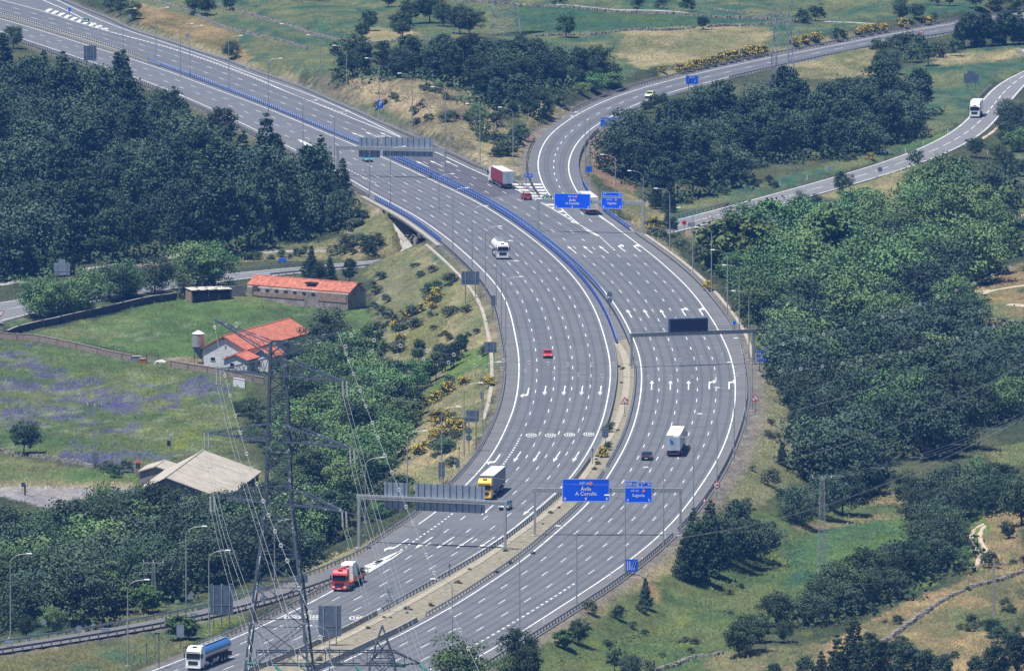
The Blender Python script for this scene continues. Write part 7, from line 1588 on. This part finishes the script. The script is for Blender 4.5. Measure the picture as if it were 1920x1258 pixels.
# far pylons, seen in part
P=gp(1467,222); r=thing('power_pylon','blue-grey lattice portal pylon standing among the pines of the right wood','pylon',P); s_=pxm(190)*.98; zf=lambda py: zat(P,py)-P[2]
for sx,xb,xt in ((-1,-3.1,-1.35),(1,3.1,1.35)):
    n=9; zt=zf(38); lv=[]; prev=None; mb=MB(); lg=[MB() for _ in range(4)]; cor=((-1,-1),(1,-1),(1,1),(-1,1))
    for i in range(n+1):
        f=i/n; hw=.95*(1-f)+.38*f; cx=xb+(xt-xb)*f; z=-1+(zt+1)*f; ring=[(cx+a*hw,b*hw,z) for a,b in cor]
        if prev:
            for k in range(4): lg[k].beam(prev[k],ring[k],.24); mb.beam(prev[k],ring[(k+1)%4],.11); mb.beam(prev[(k+1)%4],ring[k],.11)
        prev=ring
    for l_ in lg: l_.build('leg',M['pylon_pale'],r)
    top=(sx*3.6,0,zf(-45)); top2=(sx*-1.0,0,zf(5))
    for k in range(4): mb.beam(prev[k],top,.13)
    for k in range(4): mb.beam(prev[k],(0,0,zf(18)),.11)
    for k in range(1,7):
        f=k/7; a=[prev[0][i]+(top[i]-prev[0][i])*f for i in range(3)]; b=[prev[2][i]+(top[i]-prev[2][i])*(f-.08) for i in range(3)]; mb.beam(a,b,.08)
    mb.build('bracing',M['pylon_pale'],r)
mb=MB(); mb.beam((-4.2,0,zf(182)),(4.2,0,zf(182)),.2); mb.beam((-3.6,.6,zf(172)),(3.6,-.6,zf(182)),.1); mb.beam((-3.6,-.6,zf(182)),(3.6,.6,zf(172)),.1); mb.beam((-4,0,zf(172)),(4,0,zf(172)),.14); mb.beam((-4.5,0,zf(-45)),(4.5,0,zf(-45)),.2); mb.build('cross_beam',M['pylon_pale'],r)
P=gp(948,66); r=thing('power_pylon','pale lattice pylon legs standing behind the upper middle wood','pylon',P); lattice(r, levels([(-1,4.1),(13,2.5),(30,1.2)],.38),'body',.26,.10,'pylon_pale')
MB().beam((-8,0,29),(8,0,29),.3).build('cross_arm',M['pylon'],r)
# small line poles
def smallpole(foot,pytop,hw,armw,label,lat=True,m='galv',arms=1):
    P=gp(*foot); h=zat(P,pytop)-P[2]; r=thing('line_pole',label,'pole',P)
    if lat: lattice(r, levels([(-.5,hw),(h-.2,hw*.45)],1.0),'body',.09,.05,m)
    else: MB().box((0,0,h/2),(hw*1.4,hw,h+.6),0,0,.6).build('shaft',M['concrete'],r)
    for k in range(arms): MB().beam((-armw/2,0,h-.25-k*1.5),(armw/2*(1 if k==0 else .5),0,h-.25-k*1.5),.14).build('cross_arm',M['galv_dark'] if arms==1 else M[m],r)
    m_=MB()
    for x in (-armw*.46,0,armw*.46): m_.cyl((x,0,h-.2),(x,0,h+.25),.06,.06,6)
    m_.build('insulator',M['lamp'],r); return r,h
r,h=smallpole((178,875),758,.45,2.8,'thin lattice line pole with a T top in the flower meadow'); MB().box((0,0,1.2),(1.1,.8,2.8)).build('pole_box',M['sign_back'],r)
r,h=smallpole((321,862),815,.25,.5,'thin lattice mast with a dark transformer behind the big barn'); MB().box((-.45,0,h-1.6),(.6,.5,1.0)).build('transformer',M['black'],r)
smallpole((288,1140),1052,.42,3.4,'pale lattice line pole with two arms at the lower left wood edge',True,'galv',2)
smallpole((1541,1095),894,.75,3.4,'tall blue-grey lattice line pole rising from the hedgerow')
smallpole((1863,1168),1054,.35,3.6,'pale concrete line pole with a T top in the dry meadow',False)
for S_,E_,px,l in (((1543,898),(1990,560),[(1700,864),(1800,832),(1920,782)],'thin distribution cable right of the hedgerow pole'),):
    P=gp(1541,1095); z=zat(P,897); S0=np.array([P[0],P[1],z]); E0=np.array([170,2150,0]); wire(S0,E0,[(1620,882),(1700,864),(1800,832),(1920,778),(1960,758)],l,(-1.3,0,1.3),.018)
# ---------------------------------------------------------------- grass: one cover of tufts over slopes and meadows
rs=np.random.RandomState(77); n=430000; gxp=rs.uniform(-30,1950,n); gyp=rs.uniform(-10,1290,n)
D=np.array([ray(a,b) for a,b in zip(gxp,gyp)]); kk=-CAMZ/D[:,2]; X=D[:,0]*kk; Y=D[:,1]*kk
for _ in range(3):
    i=np.clip(np.searchsorted(gx,X)-1,0,len(gx)-2); j=np.clip(np.searchsorted(gy,Y)-1,0,len(gy)-2); a=(X-gx[i])/(gx[i+1]-gx[i]); b=(Y-gy[j])/(gy[j+1]-gy[j])
    Z=(GZ[j,i]*(1-a)+GZ[j,i+1]*a)*(1-b)+(GZ[j+1,i]*(1-a)+GZ[j+1,i+1]*a)*b; kk=(Z-CAMZ)/D[:,2]; X=D[:,0]*kk; Y=D[:,1]*kk
ok=np.ones(n,bool)
for Pg in plat: ok&=~inside(X,Y,Pg)
ds,sw=seg_d(X,Y,SC,SW); ok&=ds>sw+.8; ok&=~inside(X,Y,[gp(x,y)[:2] for x,y in [(0,912),(250,915),(190,945),(160,965),(100,955),(0,930)]])

for W_,w_q in TRK: ok&=seg_d(X,Y,W_)>w_q*.5+.15
X,Y,Z=X[ok],Y[ok],Z[ok]; i,j,a,b=i[ok],j[ok],a[ok][:,None],b[ok][:,None]; cc=(col[j,i]*(1-a)+col[j,i+1]*a)*(1-b)+(col[j+1,i]*(1-a)+col[j+1,i+1]*a)*b
nd=fbm(X,Y*.5,7,71); keep=rs.rand(len(X))<np.clip((nd-.3)*3.2,.25,1); X,Y,Z,cc=X[keep],Y[keep],Z[keep],cc[keep]; m_=len(X)
tall=(rs.rand(m_)<.14); hh=np.where(tall,rs.uniform(.35,.65,m_),rs.uniform(.12,.28,m_))*(1+.5*np.clip((fbm(X,Y*.5,11,72)-.5)*4,0,1)); ang_=rs.uniform(0,math.pi,m_); ww=np.where(tall,rs.uniform(.07,.14,m_),rs.uniform(.10,.22,m_)); lx_=rs.uniform(-.15,.15,m_)
cx,cy=np.cos(ang_)*ww,np.sin(ang_)*ww*.6
V=np.stack([np.c_[X-cx,Y-cy,Z-.05],np.c_[X+cx,Y+cy,Z-.05],np.c_[X+cx*.5+lx_*3,Y+cy*.5+hh*np.where(tall,.6,1.4),Z+hh],np.c_[X-cx*.7+lx_*3,Y-cy*.7+hh*np.where(tall,.6,1.4),Z+hh*.85]],1).reshape(-1,3)
me=bpy.data.meshes.new('grass'); me.vertices.add(4*m_); me.vertices.foreach_set('co',V.astype(np.float32).ravel()); me.loops.add(4*m_); me.loops.foreach_set('vertex_index',np.arange(4*m_,dtype=np.int32)); me.polygons.add(m_)
me.polygons.foreach_set('loop_start',np.arange(0,4*m_,4,dtype=np.int32)); me.polygons.foreach_set('loop_total',np.full(m_,4,np.int32)); me.update()
mx_=rs.rand(m_)<.45; cc[mx_&(cc[:,2]>cc[:,1]*1.02)]=np.array(alb(105,125,85)); vv=cc*rs.uniform(.65,1.5,(m_,1))*(1+rs.uniform(-.08,.08,(m_,3))); at=me.color_attributes.new('blade','FLOAT_COLOR','POINT'); at.data.foreach_set('color',np.concatenate([np.repeat(vv,4,0),np.ones((4*m_,1))],1).astype(np.float32).ravel())
gr=bpy.data.materials.new('grass_tufts'); gr.use_nodes=True; nt=gr.node_tree; q=nt.nodes.new('ShaderNodeVertexColor'); q.layer_name='blade'; pb=nt.nodes['Principled BSDF']; pb.inputs['Roughness'].default_value=1; pb.inputs['Specular IOR Level'].default_value=.1; nt.links.new(q.outputs['Color'],pb.inputs['Base Color'])
me.materials.append(gr); o=bpy.data.objects.new('grass',me); C.objects.link(o); tagp(o,'green and dry grass tufts covering meadows and road banks',None,None,'stuff')
# every piece of writing becomes a mesh
dg=bpy.context.evaluated_depsgraph_get()
for o in [o for o in C.objects if o.type=='FONT']:
    me=bpy.data.meshes.new_from_object(o.evaluated_get(dg)); q=bpy.data.objects.new(o.name.split('.')[0],me); C.objects.link(q); q.parent=o.parent; q.location=o.location; q.rotation_euler=o.rotation_euler; q.scale=o.scale; bpy.data.objects.remove(o)
# ---------------------------------------------------------------- light and air
SD_ = Vector((0.30,0.20,-1.0)).normalized()
el = math.asin(-SD_.z); az = math.atan2(-SD_.x, -SD_.y)     # direction towards the sun, clockwise from +Y
sl = bpy.data.lights.new('sun','SUN'); sl.energy = 5.0; sl.angle = math.radians(.5); sl.color = (1,.96,.895)
so = bpy.data.objects.new('sun',sl); C.objects.link(so); so.rotation_euler = SD_.to_track_quat('-Z','Y').to_euler(); so.location=(0,1500,400)
w_ = bpy.data.worlds.new('World'); S.world = w_; w_.use_nodes=True; nt=w_.node_tree; bg=nt.nodes['Background']
sk = nt.nodes.new('ShaderNodeTexSky'); sk.sky_type='NISHITA'; sk.sun_disc=False; sk.sun_elevation=el; sk.sun_rotation=az; sk.altitude=1200; sk.air_density=1.1; sk.dust_density=.6
nt.links.new(sk.outputs[0], bg.inputs[0]); bg.inputs[1].default_value = .06
S.view_settings.view_transform='Standard'; S.view_settings.look='None'; S.view_settings.gamma=1; S.view_settings.exposure=EXPO
if HAZE:
    hz=MB(); hz.box((0,4400,90),(9000,9000,330)); hm=bpy.data.materials.new('haze'); hm.use_nodes=True; nt=hm.node_tree
    nt.nodes.remove(nt.nodes['Principled BSDF']); pv=nt.nodes.new('ShaderNodeVolumePrincipled'); pv.inputs['Color'].default_value=HCOL; pv.inputs['Density'].default_value=HAZE; pv.inputs['Anisotropy'].default_value=.0
    nt.links.new(pv.outputs[0], nt.nodes['Material Output'].inputs['Volume']); o=hz.build('haze',hm); tagp(o,kind='stuff')
    S.cycles.volume_bounces=1; S.cycles.volume_step_rate=4
S.cycles.max_bounces=5; S.cycles.diffuse_bounces=2; S.cycles.glossy_bounces=2; S.cycles.use_denoising=True
